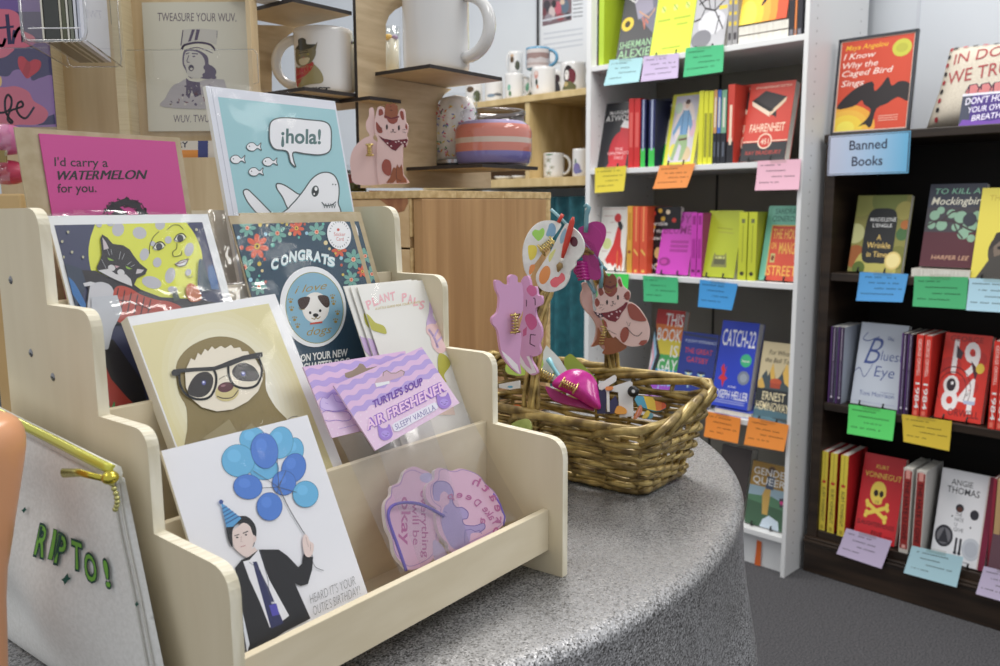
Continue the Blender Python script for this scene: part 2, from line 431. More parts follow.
def idx_card(q, b, col, label, lines=4):
    """hand written index card taped to a shelf edge; q = TL,TR,BR,BL px"""
    P = Plane(B, b, 0, 0)
    L = [P.px(*p) for p in q]
    mb = MB()
    # the card bows away from the shelf edge
    def fn(s, t):
        x = (L[0][0]*(1-s)+L[1][0]*s)*(1-t)+(L[3][0]*(1-s)+L[2][0]*s)*t; y = (L[0][1]*(1-s)+L[1][1]*s)*(1-t)+(L[3][1]*(1-s)+L[2][1]*s)*t
        return P.w(x, y, .0012+.006*t*t)
    m = M(col, .75); mb.grid(fn, 4, 5, m)
    mb.grid(lambda s, t: fn(1-s, t)-P.N*.0005, 4, 5, m)
    ink = tuple(int(v*.55) for v in col)
    im = M(ink, .8)
    for i in range(lines):
        t = .16+.68*i/max(1, lines-1)*.85; s0 = .08+.14*(i % 3); s1 = min(.94, s0+.35+.4*rnd.random())
        n = 14
        for k in range(n):
            sa = s0+(s1-s0)*k/n; sb = sa+(s1-s0)*.72/n
            if rnd.random() < .12: continue
            j = (rnd.random()-.5)*.03
            w = .018
            mb.add([fn(sa, t+j+w)+P.N*.0003, fn(sb, t-j+w)+P.N*.0003, fn(sb, t-j-w)+P.N*.0003, fn(sa, t+j-w)+P.N*.0003], [(0, 1, 2, 3)], im)
    tp = film('tape', 2.2, tint=(.93, .93, .9, 1), rough=.3)
    o = mb.build('index_card', merge=False); tag(o, label, 'index card', 'handwritten index cards on the shelf edges')
    mb = MB(); mb.add([fn(.3, .0)+P.N*.0008+Z*.006, fn(.3, .1)+P.N*.0008, fn(.68, .1)+P.N*.0008, fn(.68, .0)+P.N*.0008+Z*.006], [(0, 1, 2, 3)], tp)
    mb.build('tape', o); return o
# ================================================================ books in the white bookcase
def T_(a, s, x0, y, x1, h, c, bold=.015, **k):
    bold = min(bold, .02)*.6; a.text(s, (x0, y), (x1, y), (0, h), c, bold=bold, res=2, **k)
G1, G2, G3, G4 = 'books on the top shelf in view of the white bookcase', 'books on the second shelf of the white bookcase', 'books on the third shelf of the white bookcase', 'books on the lower shelves of the white bookcase'
W_ = (238, 238, 236)
# -- shelf 1
z = SH[0]; FO = .035
def sp_lines(cols):
    def d(a):
        for i, (y0, y1, c) in enumerate(cols): a.rect(.2, y0, .8, y1, c)
    return d
spineout(589.3, 593.6, -20, z, .03, (44, 42, 52), 'thin dark paperback with green lettering, leftmost spine on the top shelf', draw=sp_lines([(.05, .12, (170, 90, 60)), (.2, .5, (96, 150, 120)), (.6, .68, (190, 150, 120)), (.75, .9, (90, 130, 110))]), group=G1, ref=30)
spineout(594, 598.4, -20, z, .03, (44, 42, 52), 'thin dark paperback against the left side of the lime green book', draw=sp_lines([(.05, .12, (180, 100, 70)), (.2, .5, (100, 150, 120)), (.6, .68, (200, 160, 130)), (.75, .9, (90, 130, 110))]), group=G1, ref=30)
o = spineout(599, 604, -26, z, .03, (184, 214, 60), 'lime green book standing spine out beside thin dark paperbacks', side=(176, 202, 44), group=G1, ref=30)
def d(a):
    a.poly([(.62, 1), (1, .8), (1, .3), (.45, .55)], (112, 112, 128)); a.poly([(.3, .75), (.7, .95), (.9, .6), (.5, .5)], (150, 145, 165))
    a.line([(.1, .8), (.35, .72), (.5, .85)], .015, W_); a.line([(.5, .6), (.8, .5), (.95, .6)], .02, (200, 150, 120))
    a.ell(.2, .47, .18, .085, (226, 196, 60)); a.ell(.2, .47, .08, .04, (60, 54, 34)); a.line([(.62, .52), (.72, .38), (.7, .5), (.8, .44)], .025, (196, 110, 90))
    T_(a, 'SHERMAN', .04, .17, .97, .085, (150, 196, 150)); T_(a, 'ALEXIE', .04, .05, .97, .1, (150, 196, 150))
faceout([(628, -20), (661, -23), (651, 54), (616, 59)], z, FO, (66, 66, 70), 'grey paperback with a yellow seal and pale green author name', d, group=G1)
def d(a):
    for x in (.2, .5, .8): a.ell(x, .62, .055, .045, (206, 224, 120)); a.line([(x-.04, .66), (x+.05, .58)], .012, (120, 140, 40))
    T_(a, 'A SIMPLE DAY', .15, .43, .88, .035, (150, 170, 40)); T_(a, 'ALL THE BIRDS', .12, .36, .86, .03, (150, 170, 40)); T_(a, 'for us', .42, .13, .66, .03, (150, 170, 40))
    a.line([(.2, .5), (.8, .5)], .008, (150, 170, 40))
d_l = d
def d_(a):
    for x in (.2, .5, .8): a.ell(x, .6, .055, .04, (206, 224, 120)); a.line([(x-.05, .64), (x+.05, .57)], .012, (120, 140, 40))
    for y, x0, x1 in ((.46, .1, .4), (.46, .5, .9), (.38, .6, .85), (.1, .3, .75)): a.line([(x0, y), (x1, y)], .025, (168, 188, 50))
faceout([(661, -23), (699, -26), (691, 50), (650, 55)], z, FO, (214, 232, 58), 'bright lime yellow paperback with three tiny pale drawings', d_, group=G1)
def d(a):
    a.ell(.55, .35, .4, .16, (205, 205, 212)); a.ell(.3, .15, .3, .12, (120, 120, 128))
    for p in ([(.9, .25), (.6, .5), (.5, .8), (.2, 1)], [(.6, .5), (.3, .55), (.05, .7)], [(.5, .8), (.8, .95)], [(.6, .5), (.85, .62), (1, .75)], [(.3, .55), (.2, .42), (.02, .4)], [(.5, .8), (.3, .78), (.1, .9)], [(.45, .53), (.35, .68), (.1, .62)], [(.75, .42), (.7, .2)], [(.7, .7), (.85, .8), (1, .88)]): a.line(p, .025, (44, 42, 46))
    for y in (.5, .62, .74, .86): a.rect(.72, y, .95, y+.05, (224, 200, 60))
faceout([(699, -26), (731, -28), (727, 44), (692, 50)], z, FO, (178, 178, 184), 'pale grey paperback with bare black branches on the cover', d, group=G1)
for x0, x1, pos in ((728, 732.5, 'just right of the bare branches cover'), (733, 738, 'left of the orange sun cover')):
    spineout(x0, x1, -24, z, .03, (150, 148, 150), 'grey spine with yellow marks '+pos, draw=sp_lines([(.3, .36, (224, 196, 60)), (.45, .5, (224, 196, 60)), (.6, .66, (224, 196, 60)), (.75, .8, (224, 196, 60)), (.1, .2, (70, 66, 70))]), group=G1, ref=20)
# two books lying flat, sunrise book leaning on top
for k, (zz, lab) in enumerate(((z+.0005, 'lower of two books lying flat under the orange sun cover, page edge outward'), (z+.026, 'upper of two books lying flat under the orange sun cover, page edge outward'))):
    A0 = B.onb(.03, 738.5, 40)[0]; A1 = B.onb(.03, 788, 34)[0]
    t = thing('book', lab, 'book', B.w((A0+A1)/2, .09, zz), G1)
    mb = MB(); mb.box(B, A0, A1, .03, .17, zz+.001, zz+.0235, PAGE); mb.build('page_block', t)
    for q0, q1 in ((zz, zz+.001), (zz+.0235, zz+.0245)):
        mb = MB(); mb.box(B, A0, A1+.001, .03, .17, q0, q1, M((70, 54, 44), .5)); mb.build('cover', t)
def bird(a, sun=True):
    if sun:
        for r, c in ((.42, (244, 172, 60)), (.33, (246, 190, 70)), (.24, (248, 212, 70)), (.13, (250, 232, 90))): a.ell(.16, .03, r, r*.62, c, n=26)
    a.poly([(.0, .26), (.2, .44), (.48, .53), (.53, .42), (.62, .48), (.70, .56), (.76, .46), (.86, .50), (1.0, .46), (1, .28), (.86, .33), (.72, .27), (.58, .22), (.54, .06), (.5, .02), (.44, .06), (.35, .04), (.46, .12), (.5, .22), (.4, .28), (.36, .33), (.25, .27)], (44, 38, 40), smooth=True, n=3)
def d(a):
    for r, c in ((.62, (244, 150, 50)), (.48, (246, 172, 60)), (.34, (250, 200, 60)), (.2, (252, 224, 80))): a.ell(.18, .1, r, r*.9, c, n=26)
    a.poly([(.1, 1), (.4, .7), (.55, .85), (.62, .5), (.45, .2), (.6, .3), (.72, .6), (.8, .9), (1, .8), (1, 1)], (44, 36, 40), smooth=True)
    for y in (.55, .47): a.line([(.66, y), (.95, y)], .03, (250, 200, 170))
faceout([(746, -60), (795, -64), (790, 17), (742, 24)], z+.0515, FO, (226, 84, 48), 'orange paperback with a black bird over a yellow sun, lying flat books beneath', d, group=G1, stand=False)
for x0, x1, c, lab in ((789, 794.5, (50, 48, 54), 'dark grey spine right of the orange sun cover'), (794.8, 797, (222, 130, 70), 'thin orange spine between two dark spines'), (797.3, 802.5, (48, 48, 56), 'dark grey spine touching the right side panel on the top shelf')):
    spineout(x0, x1, -26, z, .03, c, lab, draw=sp_lines([(.05, .13, (120, 120, 130)), (.6, .64, (200, 110, 90))]), group=G1, ref=20)
# -- shelf 2
z = SH[1]
def d(a):
    a.ell(.62, .25, .3, .3, (196, 30, 44)); a.poly([(.5, .2), (.6, .62), (.95, .6), (.9, 0), (.3, 0)], (206, 34, 46)); a.poly([(.58, .62), (.66, .72), (.98, .68), (.9, .58)], (240, 240, 240))
    T_(a, 'MARGARET', .18, .82, .95, .055, W_); T_(a, 'ATWOOD', .08, .72, 1.05, .085, W_, bold=.03); T_(a, 'THE', .5, .26, .75, .045, (240, 190, 190)); T_(a, "HANDMAID'S", .3, .2, .95, .045, (240, 190, 190)); T_(a, 'TALE', .5, .13, .8, .045, (240, 190, 190))
faceout([(605, 103), (636, 102), (631, 162), (598, 165)], z, FO, (34, 36, 42), 'black paperback with a red cloaked figure and white author name', d, group=G2)
for x0, x1, lab in ((628.6, 633.8, 'left of the two plain red spines beside the black cover'), (634.2, 640, 'right of the two plain red spines beside the black cover')):
    spineout(x0, x1, 98.5, z, .02, (206, 40, 40), 'red paperback spine, '+lab, group=G2, ref=130, draw=sp_lines([(.3, .8, (222, 90, 84))]))
def navy(a): a.rect(0, 0, 1, .28, (60, 200, 80)); a.line([(.5, .35), (.5, .92)], .3, (170, 180, 210))
def navyc(a):
    a.poly([(0, 0), (1, 0), (1, .32), (.5, .42), (0, .3)], (60, 214, 84)); a.ell(.75, .5, .4, .28, (222, 222, 214), n=24); T_(a, 'MARG', .3, .86, 1.0, .05, W_); T_(a, 'ATW', .2, .74, 1.05, .09, W_, bold=.03)
spineout(641, 645.6, 99.5, z, .02, (28, 36, 90), 'navy spine with a green foot, left of a pair', draw=navy, side=(30, 34, 70), group=G2, ref=130)
spineout(649, 655, 99.5, z, .02, (28, 36, 90), 'navy spine with a green foot, next to its own front cover', draw=navy, side=(30, 34, 70), group=G2, ref=130)
faceout([(656, 98.5), (684, 98), (682, 162), (655, 163)], z, .06, (26, 30, 62), 'navy and green paperback partly behind the yellow bordered cover', navyc, group=G2, stand=False)
def d(a):
    a.rect(.12, .04, .88, .97, (206, 200, 214)); a.ell(.5, .6, .32, .3, (230, 214, 210)); a.ell(.25, .2, .12, .1, (232, 222, 80)); a.ell(.7, .15, .15, .1, (214, 190, 150)); a.ell(.25, .8, .12, .08, (190, 214, 190)); a.ell(.8, .5, .1, .12, (220, 180, 200))
    a.poly([(.34, .68), (.44, .76), (.6, .76), (.7, .68), (.78, .55), (.74, .46), (.66, .56), (.64, .42), (.4, .42), (.38, .56), (.28, .48), (.2, .4), (.16, .46)], (110, 160, 206)); a.ell(.53, .84, .07, .055, (224, 190, 170)); a.ell(.53, .88, .08, .035, (90, 66, 60))
    a.poly([(.38, .42), (.66, .42), (.7, .26), (.58, .06), (.48, .06), (.52, .26), (.42, .3), (.3, .06), (.2, .08), (.32, .34)], (150, 180, 130)); a.line([(.42, .76), (.46, .44)], .02, (70, 110, 160)); a.line([(.6, .76), (.64, .44)], .02, (70, 110, 160)); a.line([(.4, .35), (.66, .36)], .03, (96, 60, 50))
faceout([(672.5, 95), (701, 92), (697, 161), (664.5, 164)], z, FO, (224, 222, 60), 'yellow bordered paperback with a watercolour seated figure in blue', d, group=G2)
for i, (x0, x1) in enumerate(((698.5, 703), (703.4, 707.8), (708.2, 712.8))):
    spineout(x0, x1, 91, z, .02, (222, 222, 50), ('left', 'middle', 'right')[i]+' one of the three bright yellow spines beside the watercolour cover', group=G2, ref=130, draw=sp_lines([(.1, .7, (150, 150, 40))]) if i else None)
for x0, x1, c1, lab in ((713.4, 717, (206, 150, 90), 'tan'), (717.3, 721, (70, 110, 190), 'blue'), (721.3, 726.5, (120, 170, 140), 'green')):
    spineout(x0, x1, 90, z, .02, (34, 36, 44), 'dark spine with a %s upper half before the red covers' % lab, draw=lambda a, c1=c1: (a.rect(0, .42, 1, 1, c1), a.rect(.3, .1, .7, .3, (90, 96, 110)), a.rect(.3, .5, .7, .9, (220, 216, 200))), group=G2, ref=120)
def d451(a):
    a.rect(0, 0, 1, .235, (44, 44, 48)); a.line([(0, .25), (1, .25)], .012, (236, 214, 190)); a.ell(.5, .25, .16, .1, (236, 214, 190), n=26); a.ell(.5, .25, .135, .084, (200, 56, 46), n=26); T_(a, '451', .41, .21, .59, .07, (236, 214, 190), bold=.03)
    a.poly([(.08, .78), (.36, .90), (.85, .80), (.52, .62)], (52, 48, 50)); a.poly([(.08, .78), (.52, .62), (.52, .56), (.1, .72)], (236, 214, 190)); a.poly([(.52, .62), (.85, .80), (.84, .74), (.54, .57)], (226, 200, 170)); a.poly([(.08, .78), (.52, .62), (.6, .64), (.14, .8)], (30, 28, 30)); a.poly([(.56, .58), (.66, .64), (.68, .54), (.62, .57)], (40, 36, 38))
    T_(a, 'FAHRENHEIT', .12, .37, .9, .105, (246, 222, 196), bold=.03); T_(a, '60TH ANNIVERSARY EDITION', .12, .93, .92, .026, (246, 214, 190)); T_(a, 'RAY BRADBURY', .1, .08, .9, .05, (190, 70, 60))
spineout(727.3, 734, 84.5, z, .02, (206, 66, 52), 'red spine of the match book novel with a black foot', draw=lambda a: (a.rect(0, 0, 1, .28, (38, 38, 44)), a.line([(.5, .36), (.5, .62)], .35, (246, 222, 196)), a.ell(.5, .3, .3, .04, (236, 214, 190))), side=(206, 66, 52), group=G2, ref=125)
faceout([(735, 85), (765, 84), (762, 161), (733, 161)], z, .05, (206, 70, 54), 'red book with black base showing behind the open book cover', d451, group=G2, stand=False)
faceout([(749.5, 85), (793, 80), (788, 158.6), (742, 160.5)], z, .025, (208, 68, 54), 'red paperback showing a black open book above a round number badge', d451, th=.03, group=G2)
# -- shelf 3
z = SH[2]
def d(a):
    a.ell(.28, .42, .17, .09, (214, 224, 150)); a.ell(.62, .83, .13, .07, (214, 50, 52)); a.poly([(.62, .76), (.74, .78), (.84, .7), (.78, .62), (.7, .64)], (36, 34, 38)); a.poly([(.64, .7), (.78, .62), (.8, .4), (.92, .2), (.9, .02), (.8, .1), (.76, .02), (.66, .12), (.56, .06), (.46, .12), (.34, .1), (.24, .16), (.4, .3), (.52, .42)], (220, 52, 50)); a.line([(.86, .2), (.88, .0)], .04, (232, 120, 60)); a.line([(.7, .3), (.72, .04)], .03, (236, 130, 60))
    for y, x0, x1 in ((.97, .06, .9), (.86, .1, .45), (.76, .35, .5), (.6, .2, .4), (.3, .1, .3)): a.line([(x0, y), (x1, y)], .018, (216, 196, 190))
faceout([(600, 207), (627, 207), (626, 270.5), (600.5, 268.5)], z, FO, (240, 236, 230), 'white paperback with a woman in a long red dress', d, tilt=6, group=G3)
spineout(627, 632.2, 206, z, .02, (222, 166, 56), 'mustard yellow spine right of the red dress cover', group=G3, ref=240, draw=sp_lines([(.3, .34, (150, 60, 40)), (.5, .9, (200, 140, 40))]))
for i, (x0, x1) in enumerate(((632.6, 639.4), (639.8, 647))):
    spineout(x0, x1, 206.5, z, .02, (222, 82, 50), ('left', 'right')[i]+' one of two orange red spines with a yellow slash', group=G3, ref=240, draw=lambda a: (a.line([(.5, .55), (.5, .95)], .2, (240, 150, 90)), a.poly([(.2, .34), (.8, .26), (.8, .3), (.2, .38)], (240, 196, 90)), a.rect(.3, .02, .7, .06, (240, 190, 90))))
def d(a):
    for x, y, c in ((.15, .9, (214, 60, 50)), (.45, .82, (226, 180, 60)), (.15, .7, (226, 180, 60)), (.6, .92, (240, 220, 190)), (.35, .94, (226, 180, 60)), (.8, .8, (214, 60, 50)), (.35, .12, (226, 180, 60)), (.3, .3, (222, 190, 120))): a.ell(x, y, .07, .035, c)
    T_(a, 'Parable', .05, .72, .6, .06, W_); T_(a, 'of the', .05, .61, .5, .055, W_); T_(a, 'Talents', .05, .5, .55, .06, W_); a.ell(.35, .3, .13, .09, (222, 190, 120)); T_(a, 'OCTAVIA', .06, .05, .9, .09, W_)
faceout([(648.5, 207), (679, 206.5), (680, 272), (648, 272)], z, .05, (26, 24, 28), 'black paperback with gold dots behind the magenta book', d, tilt=3, group=G3, stand=False)
def d(a):
    T_(a, 'JUDY', .1, .82, .85, .13, (150, 26, 130), bold=.02); T_(a, 'BLUME', .06, .65, .92, .13, (150, 26, 130), bold=.02)
    for y in (.5, .43, .36): a.rect(.33, y, .88, y+.045, (170, 40, 150))
    a.ell(.22, .2, .18, .07, (150, 30, 130)); a.ell(.2, .2, .1, .04, (190, 50, 160))
faceout([(665, 212), (698, 212), (687, 275), (656, 272)], z, .025, (204, 58, 186), 'magenta paperback with tonal purple lettering, face out', d, group=G3)
for i, (x0, x1) in enumerate(((691, 696.5), (697, 702))):
    spineout(x0, x1, 213, z, .018, (198, 54, 178), ('left', 'right')[i]+' one of two magenta spines beside the magenta cover', side=(150, 36, 110), group=G3, ref=245, draw=sp_lines([(.08, .12, (110, 20, 90)), (.3, .6, (170, 36, 150)), (.82, .96, (150, 30, 130))]))
def d(a):
    a.line([(.3, .74), (.75, .72)], .012, (150, 150, 40)); a.line([(.35, .68), (.8, .66)], .02, (168, 172, 50))
    a.poly([(.3, .3), (.33, .37), (.38, .33), (.62, .33), (.67, .37), (.7, .3), (.74, .15), (.27, .15)], (130, 132, 70)); a.rect(.34, .19, .68, .27, (90, 92, 60)); a.rect(.38, .28, .64, .31, (200, 205, 120)); a.ell(.43, .3, .02, .012, (60, 60, 40)); a.ell(.58, .3, .02, .012, (60, 60, 40))
faceout([(709.5, 210), (741, 211), (736.5, 278), (701.5, 274.5)], z, .025, (178, 190, 40), 'olive lime paperback with a tiny cat shaped typewriter', d, group=G3)
for i, (x0, x1) in enumerate(((738.5, 747), (748, 756.5))):
    spineout(x0, x1, 212, z, .018, (196, 204, 48), ('left', 'right')[i]+' one of two olive lime spines with small grey emblems', side=(170, 178, 40), group=G3, ref=245, draw=lambda a: (a.rect(.3, .84, .7, .9, (110, 116, 70)), a.line([(.5, .3), (.5, .78)], .1, (150, 156, 40)), a.ell(.5, .1, .25, .03, (60, 60, 40))))
def d(a):
    a.rect(0, 0, .17, 1, (110, 186, 160)); a.rect(.17, 0, 1, .73, (218, 80, 56)); a.rect(.12, .73, 1, 1, (120, 196, 172)); a.line([(.17, .735), (1, .735)], .015, (226, 190, 80)); a.line([(.17, 0), (.17, .73)], .02, (226, 190, 80))
    T_(a, 'SANDRA', .2, .89, .75, .07, (56, 110, 96)); T_(a, 'CISNEROS', .14, .79, .8, .075, (56, 110, 96))
    y = (248, 190, 84)
    T_(a, 'THE HOUSE', .22, .56, 1.0, .13, y, bold=.03); T_(a, 'ON', .22, .42, .36, .09, y, bold=.03); T_(a, 'MANGO', .44, .36, 1.0, .15, y, bold=.03); a.rect(.24, .24, .36, .36, (200, 190, 120)); a.ell(.3, .3, .04, .04, (120, 60, 40)); T_(a, 'STREET', .2, .07, .98, .13, y, bold=.03)
faceout([(769, 205.5), (802.5, 206), (799, 282), (759, 279)], z, .025, (150, 200, 170), 'teal and red paperback with yellow hand drawn lettering at the right end', d, group=G3)
# -- shelf 4
z = SH[3]
def d(a):
    for i, c in enumerate(((196, 44, 44), (226, 120, 50), (228, 206, 60), (70, 170, 90), (60, 150, 214), (150, 70, 190))): a.rect(.0, 1-(i+1)/6, 1, 1-i/6, c)
    a.poly([(0, 0), (0, .85), (.2, .6), (.34, .48), (.18, .2), (0, 0)], (40, 40, 46)); a.poly([(0, .1), (0, .75), (.2, .5)], (150, 196, 224)); a.poly([(0, .2), (0, .65), (.13, .45)], (226, 160, 180)); a.poly([(0, .3), (0, .55), (.06, .43)], (240, 240, 240))
    T_(a, 'THIS', .35, .82, .98, .14, W_, bold=.04); T_(a, 'BOOK', .12, .65, .98, .14, W_, bold=.04); T_(a, 'IS', .68, .48, .95, .13, W_, bold=.04); T_(a, 'GAY', .3, .3, .98, .15, W_, bold=.04); T_(a, 'JUNO', .4, .15, .98, .11, (150, 214, 240), bold=.0); T_(a, 'DAWSON', .02, .02, .98, .09, (236, 200, 240), bold=.0)
faceout([(659, 309), (685.5, 311), (677, 372), (648, 368)], z, .04, (220, 120, 60), 'rainbow striped paperback with bold white title', d, th=.026, group=G4)
def d(a):
    a.line([(.05, .96), (.95, .94)], .03, (40, 50, 90)); T_(a, 'F SCOTT FITZGERALD', .12, .86, .98, .035, (200, 210, 230)); T_(a, 'THE GREAT', .14, .71, .9, .07, (206, 60, 60)); T_(a, 'GATSBY', .22, .59, .82, .07, (206, 60, 60))
    for x in (.33, .68): a.ell(x, .44, .1, .035, (150, 190, 214)); a.ell(x, .44, .04, .03, (226, 226, 170)); a.ell(x, .46, .12, .02, (24, 36, 90))
    a.line([(.36, .25), (.36, .33)], .03, (190, 226, 236)); a.ell(.5, .1, .2, .03, (200, 60, 70))
faceout([(684, 331), (718.5, 335), (710, 397), (673, 391)], z, .03, (32, 52, 140), 'dark blue paperback with two staring eyes above the basket rim', d, group=G4)
def d(a):
    T_(a, 'CATCH-22', .06, .71, .96, .19, W_, bold=.03); a.ell(.78, .56, .15, .075, (60, 186, 130)); T_(a, 'Now', .68, .54, .88, .03, W_); a.ell(.78, .36, .16, .08, (120, 130, 150)); a.ell(.78, .36, .1, .05, (150, 160, 176))
    a.poly([(.14, .44), (.2, .5), (.26, .42), (.3, .48), (.26, .36), (.36, .33), (.28, .3), (.24, .22), (.2, .3), (.1, .32), (.2, .38)], (214, 40, 50))
    T_(a, 'A NOVEL', .4, .23, .62, .022, W_); T_(a, 'JOSEPH HELLER', .04, .1, .97, .095, W_, bold=.02)
    for y in (.075, .05): a.line([(.1, y), (.9, y)], .012, (150, 160, 220))
faceout([(721, 319), (757, 324), (751.5, 399), (715, 392)], z, .022, (34, 62, 196), 'royal blue paperback with condensed white title and red soldier figure', d, th=.034, group=G4, page=noise_mat('page_blueish', (196, 196, 204), (214, 214, 220), (60, 60, 4), 6, 3, .8), zoff=.018, stand=False)
# the same title lies flat beneath it
A0, A1 = B.onb(.022, 716, 398)[0], B.onb(.022, 752, 405)[0]
t = thing('book', 'pale lilac page edge of a book lying flat under the royal blue cover', 'book', B.w((A0+A1)/2, .08, z), G4)
mb = MB(); mb.box(B, A0, A1, .018, .13, z+.0015, z+.0165, PAGE); mb.build('page_block', t)
mb = MB(); mb.box(B, A0, A1, .017, .13, z+.0165, z+.0178, M((60, 80, 190), .4)); mb.box(B, A0, A1, .017, .13, z+.0003, z+.0015, M((60, 80, 190), .4)); mb.build('cover', t)
def d(a):
    a.rect(0, 0, 1, .12, (90, 130, 146)); a.poly([(0, .42), (.1, .56), (.2, .64), (.26, .56), (.36, .72), (.5, .52), (.6, .58), (.72, .72), (.86, .5), (1, .6), (1, 0), (0, .1)], (64, 78, 84)); a.poly([(.3, .62), (.36, .74), (.5, .5), (.4, .44)], (220, 176, 80)); a.poly([(.66, .62), (.74, .76), (.9, .5), (.98, .42), (.74, .5)], (226, 182, 84)); a.poly([(0, .48), (.1, .54), (.22, .42), (.04, .36)], (214, 170, 80)); a.rect(0, .06, 1, .4, (38, 44, 50)); a.poly([(0, .16), (1, .12), (1, .06), (0, .04)], (74, 110, 124))
    a.ell(.5, .5, .16, .045, (200, 84, 50)); a.rect(.36, .42, .64, .48, (176, 70, 44)); T_(a, 'For Whom', .2, .84, .84, .06, (70, 60, 50), shear=.2); T_(a, 'the Bell Tolls', .12, .74, .92, .06, (70, 60, 50), shear=.2)
    T_(a, 'ERNEST', .18, .26, .82, .105, (238, 224, 180), bold=.04); T_(a, 'HEMINGWAY', .04, .13, .96, .105, (238, 224, 180), bold=.04)
faceout([(763.5, 341), (796, 344.5), (792, 421), (753.5, 415)], z, .022, (206, 190, 150), 'tan and charcoal paperback with layered mountain peaks', d, group=G4)
# -- shelf 5
z = SH[4]
def d(a):
    a.rect(0, .62, 1, 1, (168, 128, 50)); a.rect(0, .3, 1, .62, (150, 176, 190)); a.poly([(0, .3), (1, .26), (1, .42), (.6, .5), (0, .46)], (84, 130, 96)); a.poly([(0, 0), (1, 0), (1, .32), (0, .38)], (66, 100, 74)); a.poly([(.4, 0), (.9, 0), (.85, .14), (.6, .2), (.45, .12)], (206, 222, 236)); a.poly([(.42, .2), (.36, .5), (.44, .66), (.56, .62), (.56, .2)], (200, 160, 80)); a.ell(.52, .9, .09, .06, (96, 70, 50)); a.rect(.42, .6, .62, .8, (70, 84, 110)); a.poly([(.8, .5), (.95, .52), (.98, .4), (.84, .36)], (70, 60, 76)); a.ell(.87, .44, .05, .03, (210, 60, 130))
    T_(a, 'GENDER', .06, .8, 1.0, .11, W_, bold=.045); T_(a, 'QUEER', .06, .66, .9, .11, W_, bold=.045)
faceout([(752, 459.5), (790, 468), (783, 544), (744, 533)], z, .03, (120, 130, 110), 'paperback memoir cover with mustard sky and green hills, on the bottom shelf', d, group=G4)
def d(a): a.rect(0, 0, 1, 1, (70, 60, 58))
faceout([(722, 444), (750, 449), (743, 530), (712, 520)], z, .05, (84, 76, 72), 'dark book with a thick pale page edge, half hidden by the tablecloth', d, th=.04, group=G4, stand=False)
# -- index cards on the white shelf edges
E_ = -.003
for q, c, l in (
  ([(610, 60), (643, 57.5), (640, 82), (605, 86)], (176, 224, 232), 'pale blue index card, leftmost on the top shelf edge'),
  ([(644, 56.5), (679, 53), (679, 78), (642, 82)], (204, 186, 222), 'lilac index card between pale blue and green cards'),
  ([(686, 48), (724, 44.5), (724, 72), (684.5, 77.5)], (72, 190, 130), 'green index card under the bare branches cover on the top shelf edge'),
  ([(595, 168), (626.5, 166), (625, 191), (596, 193)], (232, 212, 62), 'yellow index card under the black cover on the second shelf edge'),
  ([(660, 165.5), (695.5, 163.5), (688, 187.5), (654, 189)], (250, 152, 76), 'orange index card hanging askew below the watercolour cover'),
  ([(758, 161), (801, 159), (800, 189.5), (756, 190.5)], (238, 184, 204), 'pink index card under the red open book cover'),
  ([(598, 273), (629, 274), (628, 299), (598, 298)], (70, 222, 90), 'neon green index card mostly hidden behind the cat hair clip'),
  ([(643, 275.5), (678, 277.5), (679, 303), (645, 301)], (64, 186, 124), 'green index card below the magenta book on the third shelf edge'),
  ([(700, 279.5), (738, 284), (733, 310), (699, 306.5)], (60, 152, 222), 'blue index card below the cat typewriter cover'),
  ([(707, 411), (741, 418), (739, 443), (705, 436)], (252, 146, 52), 'orange index card just above the right rim of the basket'),
  ([(749, 416.5), (789, 425), (785, 451), (745, 444)], (250, 148, 56), 'orange index card below the mountain peaks cover'),
): idx_card(q, E_, c, l)
mb = MB(); P = Plane(B, .026, 0, 0); q = [P.px(*p) for p in ((757, 540), (761.5, 542), (760, 572), (754, 569))]
mb.slab(P, q, .0005, M((226, 104, 40), .7)); tag(mb.build('paper_strip'), 'orange paper edge showing just right of the hanging tablecloth', 'paper')
# ================================================================ dark bookcase contents
GD = ['display on top of the dark bookcase', 'books on the upper shelf of the dark bookcase', 'books on the middle shelf of the dark bookcase', 'books on the bottom shelf of the dark bookcase']
zt = DS[0]
P = Plane(B, DB+.03, zt, 6)
x0, y0, x1, y1 = quadrect(P, [(836, 37), (916, 33), (911, 129), (835, 131)]); y0 = .001
t = thing('framed_poster', 'framed orange poster of a black bird in flight over a sunrise', 'poster', P.w((x0+x1)/2, y0, -.008))
mb = MB(); f = .0055
for q in ([(x0, y0), (x1, y0), (x1, y0+f), (x0, y0+f)], [(x0, y1-f), (x1, y1-f), (x1, y1), (x0, y1)], [(x0, y0), (x0+f, y0), (x0+f, y1), (x0, y1)], [(x1-f, y0), (x1, y0), (x1, y1), (x1-f, y1)]): mb.slab(P, q, .014, M((56, 62, 70), .4), n0=.004)
mb.build('frame', t)
mb = MB(); mb.slab(P, [(x0+f, y0+f), (x1-f, y0+f), (x1-f, y1-f), (x0+f, y1-f)], .006, M((236, 206, 190), .3))
a = Art(P, mb); g = f+.003; a.rect01(x0+g, y0+g, x1-g, y1-g); a.clip([(x0+g, y0+g), (x1-g, y0+g), (x1-g, y1-g), (x0+g, y1-g)])
a.rect(0, 0, 1, 1, (216, 74, 48)); bird(a)
T_(a, 'Maya Angelou', .06, .90, .66, .055, (250, 196, 50), bold=.02, shear=.25)
for s, y, x1_ in (('I Know', .80, .5), ('Why the', .70, .54), ('Caged Bird', .61, .76), ('Sings', .50, .37)): T_(a, s, .04, y, x1_, .065, (250, 232, 222), bold=.02, shear=.25)
a.ell(.85, .86, .13, .095, (206, 204, 70), n=26); a.ell(.85, .86, .08, .05, (190, 188, 64))
